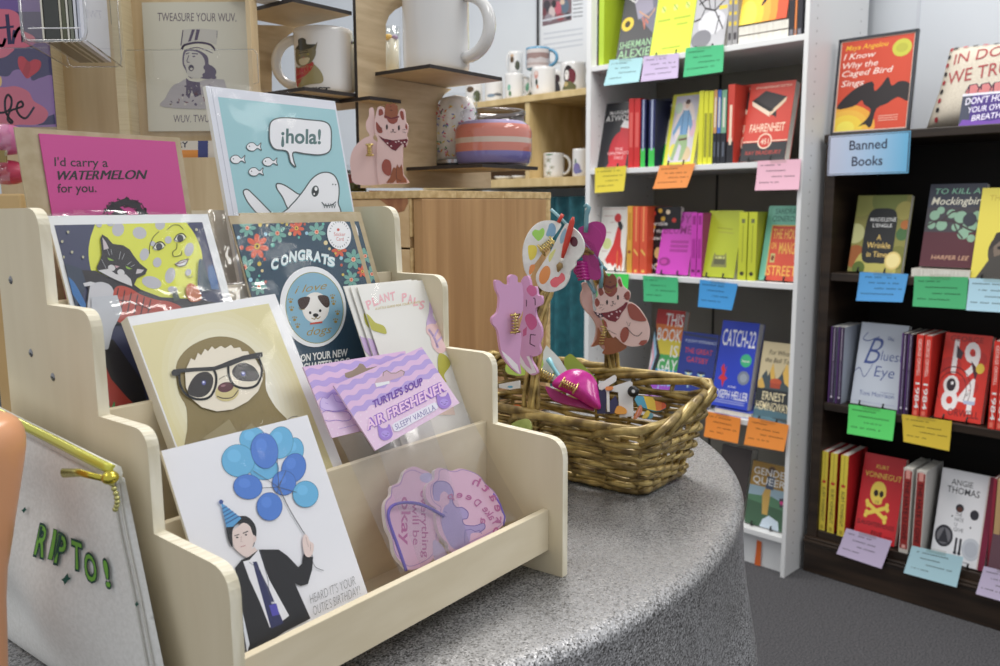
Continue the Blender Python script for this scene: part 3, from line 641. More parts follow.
for y in (.14, .115, .09): a.line([(.62, y), (.88, y)], .008, (240, 180, 160))
mb.build('print', t, merge=False)
# pillow
t = thing('pillow', 'cream throw pillow with red block lettering leaning on the wall', 'pillow', B.w(.52, .25, zt))
P = Plane(B, .21, zt, 14)
pw, ph = .235, .215; px0 = P.px(932, 90)[0]
q0 = P.px(950, 52); 
def pil(s_, t_, side):
    x = px0 + pw*s_ + .012*(t_-.5)*0 ; y = .004+ph*t_
    e = max(0, 1-(2*s_-1)**4)*max(0, 1-(2*t_-1)**4)
    x = px0 + pw*(.5+(s_-.5)*(1-.04*(1-abs(2*t_-1)))) + .03*t_; y = .004+ph*(.5+(t_-.5)*(1-.04*(1-abs(2*s_-1))))
    return P.w(x, y, side*.045*e**.6)
fab = noise_mat('pillow_linen', (206, 196, 178), (222, 213, 196), (1, 1, 1), 300, 3, .9, .3)
mb = MB(); mb.grid(lambda s_, t_: pil(s_, t_, 1), 18, 14, fab); mb.grid(lambda s_, t_: pil(1-s_, t_, -1), 18, 14, fab)
body = mb.build('cushion', t)
class Warp:   # lettering that follows the bulge of the pillow
    maxlen = .02
    def __init__(s): s.N = P.N
    def px(s, x, y): return P.px(x, y)
    def w(s, x, y, n=0):
        t_ = min(1, max(0, (y-.004)/ph)); s_ = min(1, max(0, (x-.03*t_-px0)/pw)); return pil(s_, t_, 1)+P.N*(n+.0012)
mb = MB(); a = Art(Warp(), mb, rough=.8); a.rect01(px0+.03, .004, px0+pw+.03, .004+ph); rc = (176, 76, 78)
a.text('IN DOLLY', (.10, .72), (.86, .80), (.0, .14), rc, bold=.0); a.text('WE TRUST', (.06, .47), (.86, .56), (.0, .16), rc, bold=.0)
for i in range(3): a.poly([(.28+.12*i, .35), (.31+.12*i, .43), (.38+.12*i, .44), (.41+.12*i, .38), (.38+.12*i, .3), (.31+.12*i, .3)], (214, 130, 130)); a.line([(.31+.12*i, .43), (.31+.12*i, .32)], .012, (60, 40, 60)); a.line([(.28+.12*i, .35), (.31+.12*i, .43), (.38+.12*i, .44), (.41+.12*i, .38)], .012, (70, 40, 60))
for i in range(9):
    c = ((176, 50, 60), (40, 36, 40))[i % 2]; a.ell(.03-.004*i, .96-.11*i, .02, .03, c); a.ell(.08+.1*i, .97, .03, .018, ((40, 36, 40), (200, 80, 90))[i % 2])
mb.build('embroidery', t, merge=False)
P = Plane(B, DB+.02, zt, 14)
q = [P.px(*p) for p in ((966, 94), (1003, 93), (1003, 124.5), (958, 126.5))]
mb = MB(); xa, xb, yb = q[3][0], q[2][0]+.04, q[0][1]
mb.slab(P, [(xa, .001), (xb, .001), (xb, yb), (xa, yb)], .002, M((70, 44, 130), .3))
a = Art(P, mb); a.rect01(xa, .001, xb, yb); a.rect(0, .0, .16, 1, (54, 60, 84)); a.poly([(.05, .2), (.5, .1), (1, .25), (1, 0), (0, 0)], (110, 60, 170)); a.text("DON'T HOLD", (.06, .66), (.80, .72), (0, .2), (232, 226, 244), bold=.03, shear=.1); a.text("YOUR OWN", (.12, .4), (.74, .46), (0, .17), (232, 226, 244), bold=.03, shear=.1); a.text("BREATH", (.2, .14), (.66, .2), (0, .17), (232, 226, 244), bold=.03, shear=.1); a.rect(0, .93, 1, 1, (224, 224, 236))
tag(mb.build('display_card', merge=False), 'small purple card with white handwritten lettering in front of the pillow', 'card')
# banned books sign
P = Plane(B, DB-.007, 0, 0)
q = [P.px(*p) for p in ((828, 137), (911, 130), (911, 172), (828, 176.5))]
xa = (q[0][0]+q[3][0])/2; xb = q[1][0]; y1 = (q[0][1]+q[1][1])/2; y0 = (q[2][1]+q[3][1])/2
sm, nt, p, o_ = newmat('sign_gradient'); N = nt.nodes; L = nt.links
tc = N.new('ShaderNodeTexCoord'); sx = N.new('ShaderNodeSeparateXYZ'); mp = N.new('ShaderNodeMapRange'); r_ = N.new('ShaderNodeValToRGB')
mr = N.new('ShaderNodeMapping'); mr.inputs['Rotation'].default_value = (0, 0, math.radians(45)); L.new(tc.outputs['Object'], mr.inputs[0]); L.new(mr.outputs[0], sx.inputs[0])
L.new(sx.outputs[0], mp.inputs[0]); mp.inputs[1].default_value = -.11; mp.inputs[2].default_value = .11; L.new(mp.outputs[0], r_.inputs[0])
r_.color_ramp.elements[0].color = lin((206, 210, 232)); r_.color_ramp.elements[1].color = lin((92, 172, 214)); L.new(r_.outputs[0], p.inputs['Base Color']); p.inputs['Roughness'].default_value = .35
mb = MB(); mb.slab(P, [(xa, y0), (xb, y0), (xb, y1), (xa, y1)], .002, sm)
a = Art(P, mb); a.rect01(xa, y0, xb, y1)
a.line([(.015, .03), (.985, .03), (.985, .97), (.015, .97)], .012, (50, 56, 80), closed=True)
a.text('Banned', (.27, .62), (.73, .62), (0, .23), (36, 40, 66), bold=.025); a.text('Books', (.31, .22), (.69, .22), (0, .23), (36, 40, 66), bold=.025)
tag(mb.build('shelf_sign', merge=False), 'blue Banned Books sign fixed to the dark bookcase top edge', 'sign')
# shelf A
z = DS[1]; FD = DB+.035
def d(a):
    for x, y, r, c in ((.1, .9, .3, (150, 150, 70)), (.6, .95, .4, (120, 130, 60)), (.9, .8, .2, (170, 160, 80)), (.05, .5, .22, (190, 190, 130)), (.1, .2, .25, (160, 90, 40)), (.9, .2, .25, (120, 120, 50)), (.92, .5, .14, (70, 110, 60)), (.5, .04, .5, (190, 180, 90)), (.2, .05, .15, (90, 110, 40)), (.95, .62, .1, (190, 110, 50))): a.ell(x, y, r*.8, r*.6, c)
    a.poly([(.25, .16), (.22, .5), (.28, .78), (.5, .83), (.76, .78), (.8, .5), (.76, .16), (.5, .12)], (32, 34, 36), smooth=True)
    T_(a, 'MADELEINE', .3, .66, .78, .05, W_, bold=.03); T_(a, "L'ENGLE", .36, .585, .72, .045, W_, bold=.03); g = (236, 200, 110)
    T_(a, 'A', .47, .42, .55, .07, g, bold=.02); T_(a, 'Wrinkle', .3, .315, .74, .075, g, bold=.03); T_(a, 'in Time', .32, .2, .7, .07, g, bold=.03); a.ell(.82, .16, .15, .115, (226, 200, 120), n=24); a.ell(.82, .16, .12, .09, (240, 222, 150), n=24)
faceout([(858, 194), (910, 196.5), (903.5, 269), (849, 265.5)], z, FD, (140, 136, 66), 'olive paperback with black title panel and round gold seal', d, group=GD[1])
def d(a):
    a.rect(0, .72, 1, 1, (52, 56, 72)); a.rect(0, 0, 1, .42, (84, 34, 46)); a.rect(0, .42, 1, .72, (62, 58, 66))
    for x, y, r in ((.15, .62, .13), (.3, .5, .14), (.45, .64, .12), (.62, .6, .16), (.8, .5, .18), (.7, .4, .14), (.9, .62, .12), (.25, .68, .1), (.55, .48, .1), (.12, .5, .1), (.85, .35, .1)): a.ell(x, y, r*.7, r*.45, (136, 176, 150))
    for p in ([(0, .48), (.2, .56), (.5, .55), (.8, .45), (1, .42)], [(.3, .56), (.45, .66), (.6, .68)], [(.5, .55), (.6, .42), (.7, .35)], [(.75, .47), (.85, .6)]): a.line(p, .022, (60, 44, 50))
    T_(a, 'TO KILL A', .1, .88, .9, .065, (130, 190, 160), bold=.02, shear=.15); T_(a, 'Mockingbird', .06, .75, 1.03, .09, (230, 226, 206), bold=.03, shear=.2); a.ell(.78, .57, .12, .08, (46, 50, 62)); T_(a, 'HARPER LEE', .2, .09, .86, .05, (206, 160, 130), bold=.02, shear=.15)
faceout([(930, 183), (988, 184.5), (976, 264), (921, 261)], z+.022, FD, (60, 60, 76), 'dark paperback with green leafy branches over a maroon base', d, group=GD[1], stand=False)
A0, A1 = B.onb(FD-.02, 911.5, 270)[0], B.onb(FD-.02, 970, 272)[0]
t = thing('book', 'cream page edge of a book lying flat under the leafy branches cover', 'book', B.w((A0+A1)/2, FD+.03, z), GD[1])
mb = MB(); mb.box(B, A0, A1, FD-.02, FD+.11, z+.0015, z+.0195, PAGE); mb.build('page_block', t)
mb = MB(); mb.box(B, A0, A1+.001, FD-.02, FD+.11, z+.0195, z+.021, M((206, 200, 190), .4)); mb.box(B, A0, A1+.001, FD-.02, FD+.11, z+.0003, z+.0015, M((206, 200, 190), .4)); mb.build('cover', t)
def d(a):
    a.ell(.45, .3, .2, .18, (70, 62, 56)); a.ell(.5, .34, .16, .16, (120, 104, 90)); a.poly([(.1, 0), (.3, .22), (.6, .3), (1, .3), (1, 0)], (66, 62, 58)); a.ell(.45, .34, .05, .02, (30, 26, 26)); a.poly([(.25, .3), (.35, .5), (.6, .56), (.9, .5), (.8, .42), (.45, .42)], (50, 44, 42))
    T_(a, 'THE COLOR', .15, .86, .95, .06, (206, 180, 60))
faceout([(981, 187), (1040, 188), (1030, 279), (972.5, 273)], z, FD-.018, (228, 212, 80), 'yellow hardcover with a shadowed face, cut off by the right edge', d, group=GD[1])
# shelf B
z = DS[2]
pur = lambda a: (a.rect(.0, 0, .22, 1, (92, 52, 120)), a.line([(.6, .12), (.6, .5)], .12, (160, 150, 180)), a.line([(.6, .6), (.6, .94)], .12, (190, 180, 200)), a.ell(.6, .08, .2, .015, (206, 200, 214)))
GB = GD[2]
for i, (x0, x1) in enumerate(((829.5, 835.5), (837, 843))):
    spineout(x0, x1, 326.5+i*.5, z, DB+.012, (52, 36, 66), ('first', 'second')[i]+' purple spine from the left on the middle dark shelf', side=(176, 184, 198), draw=pur, group=GB, ref=365, deep=.13)
def d(a):
    c = (60, 80, 150); a.text('B', (.16, .5), (.5, .5), (.03, .33), c, bold=-.02, res=4, shear=.3); a.text('luest', (.51, .56), (.97, .56), (0, .12), c, bold=-.01, shear=.1); a.text('Eye', (.42, .36), (.84, .36), (0, .13), c, bold=-.012, shear=.1)
    a.line([(.42, .84), (.2, .78), (.08, .8), (.16, .88)], .012, c, smooth=True); a.line([(.36, .5), (.22, .34), (.1, .44), (.0, .4)], .012, c, smooth=True); T_(a, 'Toni Morrison', .16, .12, .9, .055, c, bold=.0); a.line([(.58, .82), (.68, .82)], .006, c); a.line([(.6, .18), (.9, .18)], .006, (120, 130, 170))
    T_(a, 'The', .6, .8, .74, .05, c, bold=-.01); a.line([(.1, .04), (.95, .04)], .004, (150, 150, 200))
faceout([(862, 321), (909.5, 327), (898, 402), (851.5, 396)], z, DB+.03, (194, 202, 216), 'pale grey blue paperback with flowing blue script title', d, group=GB)
for i, (x0, x1) in enumerate(((900, 905.6), (906.2, 911))):
    spineout(x0, x1, 333+i, z, DB+.008, (52, 36, 66), ('left', 'right')[i]+' one of two purple spines beside the red spines', side=(60, 30, 40), draw=pur, group=GB, ref=370, deep=.13)
red = lambda a: (a.text('1984', (.25, .42), (.25, .1), (.6, 0), W_, bold=.03), a.text('GEORGE ORWELL', (.3, .95), (.3, .5), (.45, 0), (250, 210, 200), bold=.02), a.rect(.2, .02, .7, .08, (240, 120, 100)))
for i, (x0, x1) in enumerate(((914.5, 921.5), (922.5, 930))):
    spineout(x0, x1, 334.5+i, z, DB+.008, (222, 52, 40), ('left', 'right')[i]+' one of two red spines before the large number cover', side=(206, 46, 38), draw=red, group=GB, ref=375, deep=.13)
def d(a):
    for x, y, rx, ry in ((.2, .62, .24, .1), (.75, .72, .2, .1), (.6, .4, .25, .1)): a.ell(x, y, rx, ry, (196, 44, 40))
    a.text('19', (.22, .55), (.80, .52), (.0, .37), (240, 236, 236), bold=.05); a.text('84', (.1, .12), (.82, .10), (.0, .38), (240, 236, 236), bold=.05)
    for r in (.36, .28): a.line([(.3+r*math.cos(t*.16)*1.1, .34+r*.75*math.sin(t*.16)) for t in range(-3, 24)], .012, (90, 24, 30))
    a.ell(.27, .4, .17, .095, (236, 232, 230)); a.ell(.27, .4, .1, .075, (50, 36, 44)); a.ell(.29, .42, .03, .02, (240, 240, 240)); a.poly([(.28, .86), (.44, .78), (.4, .7), (.3, .72)], (66, 50, 60)); a.poly([(.62, .7), (.8, .6), (.76, .48), (.7, .56)], (80, 40, 50))
    T_(a, 'GEORGE', .12, .91, .82, .06, (150, 34, 34), bold=.02); T_(a, 'ORWELL', .28, .05, .94, .08, (120, 26, 30), bold=.03); a.ell(.83, .62, .09, .06, (236, 206, 70)); a.rect(.58, .2, .82, .24, (180, 190, 220))
faceout([(948, 331), (996, 338), (978.5, 417.5), (934, 405.5)], z, DB+.02, (222, 50, 38), 'red paperback with huge white digits and a staring eye', d, th=.028, group=GB)
for i, (x0, x1) in enumerate(((991, 998.5), (999.2, 1007))):
    spineout(x0, x1, 341+i, z, DB+.004, (222, 52, 40), ('red spine right of the huge white digits cover', 'red spine cut off at the right frame edge on the middle dark shelf')[i], side=(206, 46, 38), draw=red, group=GB, ref=385, deep=.13)
# shelf C
z = DS[3]; GC = GD[3]
for i, (x0, x1) in enumerate(((820.8, 827), (829.2, 836.2), (839.5, 847))):
    spineout(x0, x1, 451+2*i, z, DB+.012-.004*i, (232, 210, 70), ('left', 'middle', 'right')[i]+' one of three yellow spines with red covers on the bottom dark shelf', side=(204, 36, 42), group=GC, ref=488, deep=.13,
             draw=lambda a: (a.ell(.5, .62, .3, .02, (206, 50, 44)), a.text('KURT VONNEGUT', (.3, .55), (.3, .12), (.45, 0), (80, 70, 40), bold=.02), a.line([(.5, .68), (.5, .95)], .12, (190, 170, 50)), a.rect(.3, .02, .7, .07, (190, 166, 50))))
def d(a):
    y = (240, 212, 84)
    T_(a, 'KURT', .32, .84, .62, .045, y, bold=.02); T_(a, 'VONNEGUT', .07, .73, .95, .065, y, bold=.02); k = (40, 24, 28)
    a.poly([(.28, .5), (.27, .6), (.36, .68), (.52, .69), (.62, .63), (.63, .54), (.57, .5), (.55, .44), (.38, .43)], y, smooth=True)
    a.ell(.4, .555, .055, .038, k); a.ell(.53, .555, .05, .038, k)
    a.line([(.24, .42), (.68, .28)], .05, y); a.line([(.24, .3), (.68, .41)], .05, y)
    for p in ((.22, .44), (.24, .40), (.7, .3), (.69, .25), (.22, .28), (.24, .32), (.7, .44), (.72, .39)): a.ell(p[0], p[1], .045, .028, y)
    a.line([(.42, .47), (.42, .44)], .012, k); a.line([(.48, .47), (.48, .44)], .012, k)
    T_(a, 'SLAUGHTERHOUSE-', .05, .17, .97, .05, k, bold=.0); T_(a, 'FIVE', .42, .07, .68, .05, k, bold=.0); a.line([(.74, .08), (.92, .08)], .01, (120, 20, 30))
faceout([(867.5, 451), (906.5, 461.5), (896, 534.5), (853.5, 521.5)], z, DB+.02, (206, 38, 46), 'red paperback with a yellow skull and crossbones', d, group=GC)
hate = lambda a: (a.rect(.08, .05, .92, .97, (150, 40, 38)), a.text('THE HATE U GIVE', (.28, .86), (.28, .16), (.42, 0), (60, 16, 20), bold=.03), a.rect(.3, .06, .7, .1, (230, 170, 160)), a.line([(.3, .93), (.7, .93)], .1, (220, 150, 140)))
for i, (x0, x1) in enumerate(((901.5, 911), (914.5, 924.5))):
    spineout(x0, x1, 468+2.5*i, z, DB-.0+.006-.003*i, (206, 200, 192), ('left', 'right')[i]+' one of two dark red title spines with white covers', side=(214, 212, 206), draw=hate, group=GC, ref=505, deep=.13)
def d(a):
    k = (46, 46, 54)
    T_(a, 'ANGIE', .2, .84, .6, .06, k, bold=.02); T_(a, 'THOMAS', .14, .75, .74, .07, k, bold=.02)
    a.ell(.42, .6, .075, .045, k); a.ell(.42, .585, .05, .03, (90, 50, 40)); a.ell(.7, .56, .08, .055, k)
    for i, s in enumerate(('THE', 'HATE', 'U', 'GIVE')): T_(a, s, .36, .51-.055*i, .36+(.12, .16, .05, .18)[i], .042, (90, 90, 100), bold=.0)
    a.ell(.2, .27, .17, .12, k, n=26); a.ell(.2, .27, .13, .09, (110, 110, 116), n=26); a.poly([(.1, .2), (.2, .36), (.3, .2)], k); a.ell(.72, .19, .17, .12, (190, 194, 202), n=26); a.ell(.72, .19, .12, .085, (176, 180, 190), n=26)
    a.rect(.42, .12, .46, .28, k); a.rect(.5, .12, .54, .28, k); a.ell(.44, .12, .03, .02, k); a.ell(.52, .12, .03, .02, k)
    a.ell(.3, .5, .015, .01, k); a.ell(.66, .42, .015, .01, k); a.rect(.88, 0, 1, 1, (120, 24, 54)); a.rect(.86, 0, .885, 1, (210, 196, 190)); a.line([(.1, .04), (.7, .04)], .008, (150, 150, 160))
faceout([(943.5, 466), (996, 479.5), (986.5, 558.5), (931.5, 543.5)], z, DB+.016, (226, 226, 230), 'white paperback with black medallions and small scattered text', d, group=GC)
for i, (x0, x1, c) in enumerate(((990.5, 994, (150, 40, 60)), (994.6, 1001, (196, 160, 110)))):
    spineout(x0, x1, 478+i, z, DB+.03, c, ('crimson spine right of the medallion cover', 'tan spine at the right frame edge on the bottom dark shelf')[i], group=GC, ref=520, deep=.12)
def d(a): a.ell(.7, .4, .5, .3, (140, 110, 120)); a.ell(.5, .7, .25, .15, (60, 44, 44))
faceout([(998, 500), (1045, 512), (1040, 572), (989, 558)], z, DB+.006, (96, 66, 76), 'dusky mauve cover cut off at the lower right frame edge', d, group=GC)
EB = DB-.009
for q, c, l, e in (
  ([(860, 272), (908.5, 274), (903.5, 302), (857, 300.5)], (80, 160, 226), 'blue index card below the round gold seal cover', DB),
  ([(914.5, 276), (968.5, 277), (966.5, 309), (913.5, 306)], (70, 180, 116), 'green index card below the leafy branches cover', DB-.0),
  ([(969.5, 278), (1018, 280), (1016, 313), (966.8, 310)], (178, 218, 236), 'pale blue index card on the upper dark shelf edge at the frame edge', DB),
  ([(849, 404), (896, 411), (893.5, 440.5), (848, 433)], (92, 226, 110), 'neon green index card below the blue script title', DB),
  ([(902, 414), (952, 421), (950, 450.5), (904.5, 441)], (220, 188, 52), 'mustard index card below the huge digits cover', DB),
  ([(846.5, 528), (892, 541), (882.5, 568), (837.5, 553)], (204, 188, 220), 'lilac index card below the skull cover on the moulded base', EB-.004),
  ([(912, 545.5), (963.5, 557), (957.5, 586.5), (904.5, 572)], (178, 218, 230), 'pale blue index card below the medallion cover on the moulded base', EB-.004),
  ([(984, 566), (1030, 577), (1022, 606), (976.5, 593)], (206, 192, 222), 'lilac index card at the lower right frame edge', EB-.004),
): idx_card(q, e-.001, c, l)
# ================================================================ table and sequin cloth
TC = D.w(.051, .438, 0); TR = .510; TZ = .77
sq, nt, p, o_ = newmat('sequin_cloth'); N = nt.nodes; L = nt.links
tc = N.new('ShaderNodeTexCoord'); vo = N.new('ShaderNodeTexVoronoi'); vo.inputs['Scale'].default_value = 850
no = N.new('ShaderNodeTexNoise'); no.inputs['Scale'].default_value = 9; no.inputs['Detail'].default_value = 5
L.new(tc.outputs['Object'], vo.inputs['Vector']); L.new(tc.outputs['Object'], no.inputs['Vector'])
cr = N.new('ShaderNodeValToRGB'); L.new(vo.outputs['Color'], cr.inputs[0]); e = cr.color_ramp.elements
e[0].position = .15; e[0].color = (.11, .108, .106, 1); e[1].position = .85; e[1].color = (.58, .58, .60, 1)
mx = N.new('ShaderNodeMix'); mx.data_type = 'RGBA'; mx.blend_type = 'MULTIPLY'; mx.inputs[0].default_value = .5
cr2 = N.new('ShaderNodeValToRGB'); cr2.color_ramp.elements[0].position = .35; cr2.color_ramp.elements[0].color = (.62, .6, .57, 1); cr2.color_ramp.elements[1].position = .65; L.new(no.outputs[0], cr2.inputs[0])
L.new(cr.outputs[0], mx.inputs[6]); L.new(cr2.outputs[0], mx.inputs[7]); L.new(mx.outputs[2], p.inputs['Base Color'])
p.inputs['Metallic'].default_value = .4; p.inputs['Roughness'].default_value = .42
# every sequin tips its own way
ge = N.new('ShaderNodeNewGeometry'); sub = N.new('ShaderNodeVectorMath'); sub.operation = 'SUBTRACT'; sub.inputs[1].default_value = (.5, .5, .5); L.new(vo.outputs['Color'], sub.inputs[0])
sc_ = N.new('ShaderNodeVectorMath'); sc_.operation = 'SCALE'; sc_.inputs[3].default_value = .55; L.new(sub.outputs[0], sc_.inputs[0])
ad = N.new('ShaderNodeVectorMath'); ad.operation = 'ADD'; L.new(ge.outputs['Normal'], ad.inputs[0]); L.new(sc_.outputs[0], ad.inputs[1])
nn = N.new('ShaderNodeVectorMath'); nn.operation = 'NORMALIZE'; L.new(ad.outputs[0], nn.inputs[0]); L.new(nn.outputs[0], p.inputs['Normal'])
SEQ = sq
mb = MB()
def cloth(s, t):
    th = 2*PI*s
    if t < .45:
        r = TR*t/.45*.99; z = TZ
        z += .0012*math.sin(17*th+3*t)*t*2 + .0008*math.sin(40*r+5*th)
        if t > .4: z -= .0
    elif t < .55:
        q = (t-.45)/.1; r = TR*.99+.012*math.sin(q*PI/2); z = TZ-.012*(1-math.cos(q*PI/2))
    else:
        q = (t-.55)/.45; z = TZ-.012-q*(TZ-.035)
        f = math.sin(th*14+.6*math.sin(th*3))+.45*math.sin(th*23+1.3)
        r = TR+.006-.004*q+ (.006+.02*q**.8)*f*min(1, q*5) + .010*math.sin(5*th+5*q)*q + .006*math.sin(9*q+3*th)*min(1, q*6)
    return V((TC.x+r*math.cos(th), TC.y+r*math.sin(th), z))
mb.grid(lambda s, t: cloth(s, t), 220, 60, SEQ, closed_u=True)
tag(mb.build('tablecloth'), 'grey sequin tablecloth draped over a round table', 'tablecloth')
tb = thing('round_table', 'round table hidden under the grey sequin cloth', 'table', (TC.x, TC.y, 0))
wd = noise_mat('table_top_wood', (150, 120, 90), (170, 140, 105), (2, 20, 2), 3, 4, .5)
mb = MB(); mb.lathe((TC.x, TC.y, 0), [(0, TZ-.03), (TR-.012, TZ-.03), (TR-.008, TZ-.02), (TR-.012, TZ-.006), (0, TZ-.006)], wd, 48); mb.build('tabletop', tb)
for k in range(4):
    an = PI/4+k*PI/2; mb = MB(); mb.tube([(TC.x+.3*math.cos(an), TC.y+.3*math.sin(an), TZ-.03), (TC.x+.36*math.cos(an), TC.y+.36*math.sin(an), .0)], .014, M((60, 60, 62), .4, .8), 10); mb.build('leg', tb)
# ================================================================ stepped plywood display stand
AL, AR = -.2915, 0.0; TH = .0065
st = thing('display_stand', 'stepped birch plywood card display stand with four tiers', 'display stand', D.w((AL+AR)/2, .12, 0))
def rounded(pts, spec):
    out = []
    for i, p_ in enumerate(pts):
        r = spec.get(i, 0)
        if not r: out.append(p_); continue
        a, b = pts[i-1], pts[(i+1) % len(pts)]
        da = V((a[0]-p_[0], a[1]-p_[1])); db = V((b[0]-p_[0], b[1]-p_[1])); da.normalize(); db.normalize(); pv = V(p_)
        s0 = pv+da*r; s1 = pv+db*r; c = pv+(da+db)*r
        for k in range(7):
            t = k/6; q = s0*(1-t)**2+pv*2*t*(1-t)+s1*t*t; out.append((q.x, q.y))
    return out
prof = [(.0, 0), (.0, .108), (.067, .1105), (.067, .1665), (.118, .1665), (.118, .2255), (.170, .2255), (.172, .2815), (.234, .281), (.236, 0)]
prof = rounded(prof, {1: .015, 3: .013, 5: .013, 7: .014})
PSide = lambda a_: Plane(D, 0, 0, 0, swap=True)
def side(a_in, a_out, face_out):
    """panel between two a planes; profile in (b,z)"""
    mb = MB(); pts = prof; n = len(pts)
    v0 = [D.w(a_in, b, z) for b, z in pts]; v1 = [D.w(a_out, b, z) for b, z in pts]
    mb.add(v0, [tuple(t) for t in tessellate_polygon([[V((b, z, 0)) for b, z in pts]])], PLY)
    mb.add(v1, [tuple(t)[::-1] for t in tessellate_polygon([[V((b, z, 0)) for b, z in pts]])], PLY)
    mb.add(v0+v1, [(i, (i+1) % n, n+(i+1) % n, n+i) for i in range(n)], PLYE)
    import bmesh
    o = mb.build('side_panel', st)
    bm = bmesh.new(); bm.from_mesh(o.data); bmesh.ops.recalc_face_normals(bm, faces=bm.faces); bm.to_mesh(o.data); bm.free()
    return o
lp = side(AL+TH, AL, True); rp_ = side(AR-TH, AR, False)
# screw heads in the near side panel
for b, z in [D.ona(AL, *q)[1:] for q in ((10.8, 280), (31, 353), (53, 377))]:
    mb = MB(); c = D.w(AL, b, z); mb.lathe(c, [(0, .0006), (.0018, .0006), (.0026, .0001)], M((150, 150, 152), .3, 1), 14, ax=(D.B, Z, -D.A))
    mb.box(D, AL-.0009, AL-.0005, b-.0012, b+.0012, z-.0003, z+.0003, M((50, 50, 50), .5)); mb.build('screw', st)
bl = D.ona(AR-TH, 549, 509.5)[1]; LZ1 = D.ona(AR-TH, 549, 509.5)[2]; LZ0 = D.ona(AR-TH, 549, 550)[2]; pass
mb = MB(); mb.box(D, AL+TH, AR-TH, bl, bl+.0055, LZ0, LZ1, PLYX); mb.build('front_lip', st, bevel=.0006)
RB = [.0735, .1245, .1765]; RZ = [.1115, .1675, .2265]
for b, z in zip(RB, RZ):
    mb = MB(); mb.box(D, AL+TH, AR-TH, b, b+.005, z-.09, z, PLYX); mb.build('riser', st, bevel=.0005)
FZ = [LZ0+.006, .070, .128, .186]
for (b0, b1), z in zip(((bl+.0055, .0735), (.0785, .1245), (.1295, .1765), (.1815, .228)), FZ):
    mb = MB(); mb.box(D, AL+TH, AR-TH, b0, b1, z-.005, z, PLYX); mb.build('tier_floor', st)
mb = MB(); mb.box(D, AL+TH, AR-TH, .228, .2335, .05, .279, PLYX); mb.build('back_panel', st)
# ================================================================ cards on the stand
def card(P, rect, label, draw, col=(236, 236, 238), th=.0022, n0=0.0, sleeve=None, cat='greeting card', name='greeting_card', parts=True, flap=None):
    x0, y0, x1, y1 = rect
    c = [(x0, y0), (x1, y0), (x1, y1), (x0, y1)]
    t = thing(name, label, cat, P.w((x0+x1)/2, y0, n0-th), 'cards and packets on the plywood stand')
    mb = MB(); mb.slab(P, c, th, M(col, .5), M((226, 222, 210), .6), n0=n0)
    a = Art(P.shifted(n0), mb); a.clip(c); draw(a); mb.build('card', t, merge=False)
    if sleeve:
        sx0, sy0, sx1, sy1 = sleeve; mb = MB()
        fn = lambda s, q, sg: P.w(sx0+(sx1-sx0)*s, sy0+(sy1-sy0)*q, n0+(.0018 if sg > 0 else -th-.001) + sg*.0016*math.sin(PI*s)*math.sin(PI*q)*(1+.5*math.sin(9*q+4*s)))
        mb.grid(lambda s, q: fn(s, q, 1), 12, 14, SLEEVE)
        mb.build('plastic_sleeve', t)
        if flap:
            h_, xr = flap; mb = MB()
            mb.grid(lambda s, q: P.w(sx0-.002+(sx1-sx0+.004)*s, sy1-.002+h_*q+.002*math.sin(5*s)*q, n0-.001+.0012*math.sin(13*s+5*q)+.0008*math.sin(31*s-4*q)), 24, 5, FLAP)
            if xr: mb.grid(lambda s, q: P.w(sx1-.001+xr*s, sy1+h_*.8-(sy1-sy0)*q*.75, n0-.001+.0012*math.sin(9*q+5*s)+.0008*math.sin(23*q)), 5, 24, FLAP)
            mb.build('sleeve_flap', t)
    return t
TL1 = 27
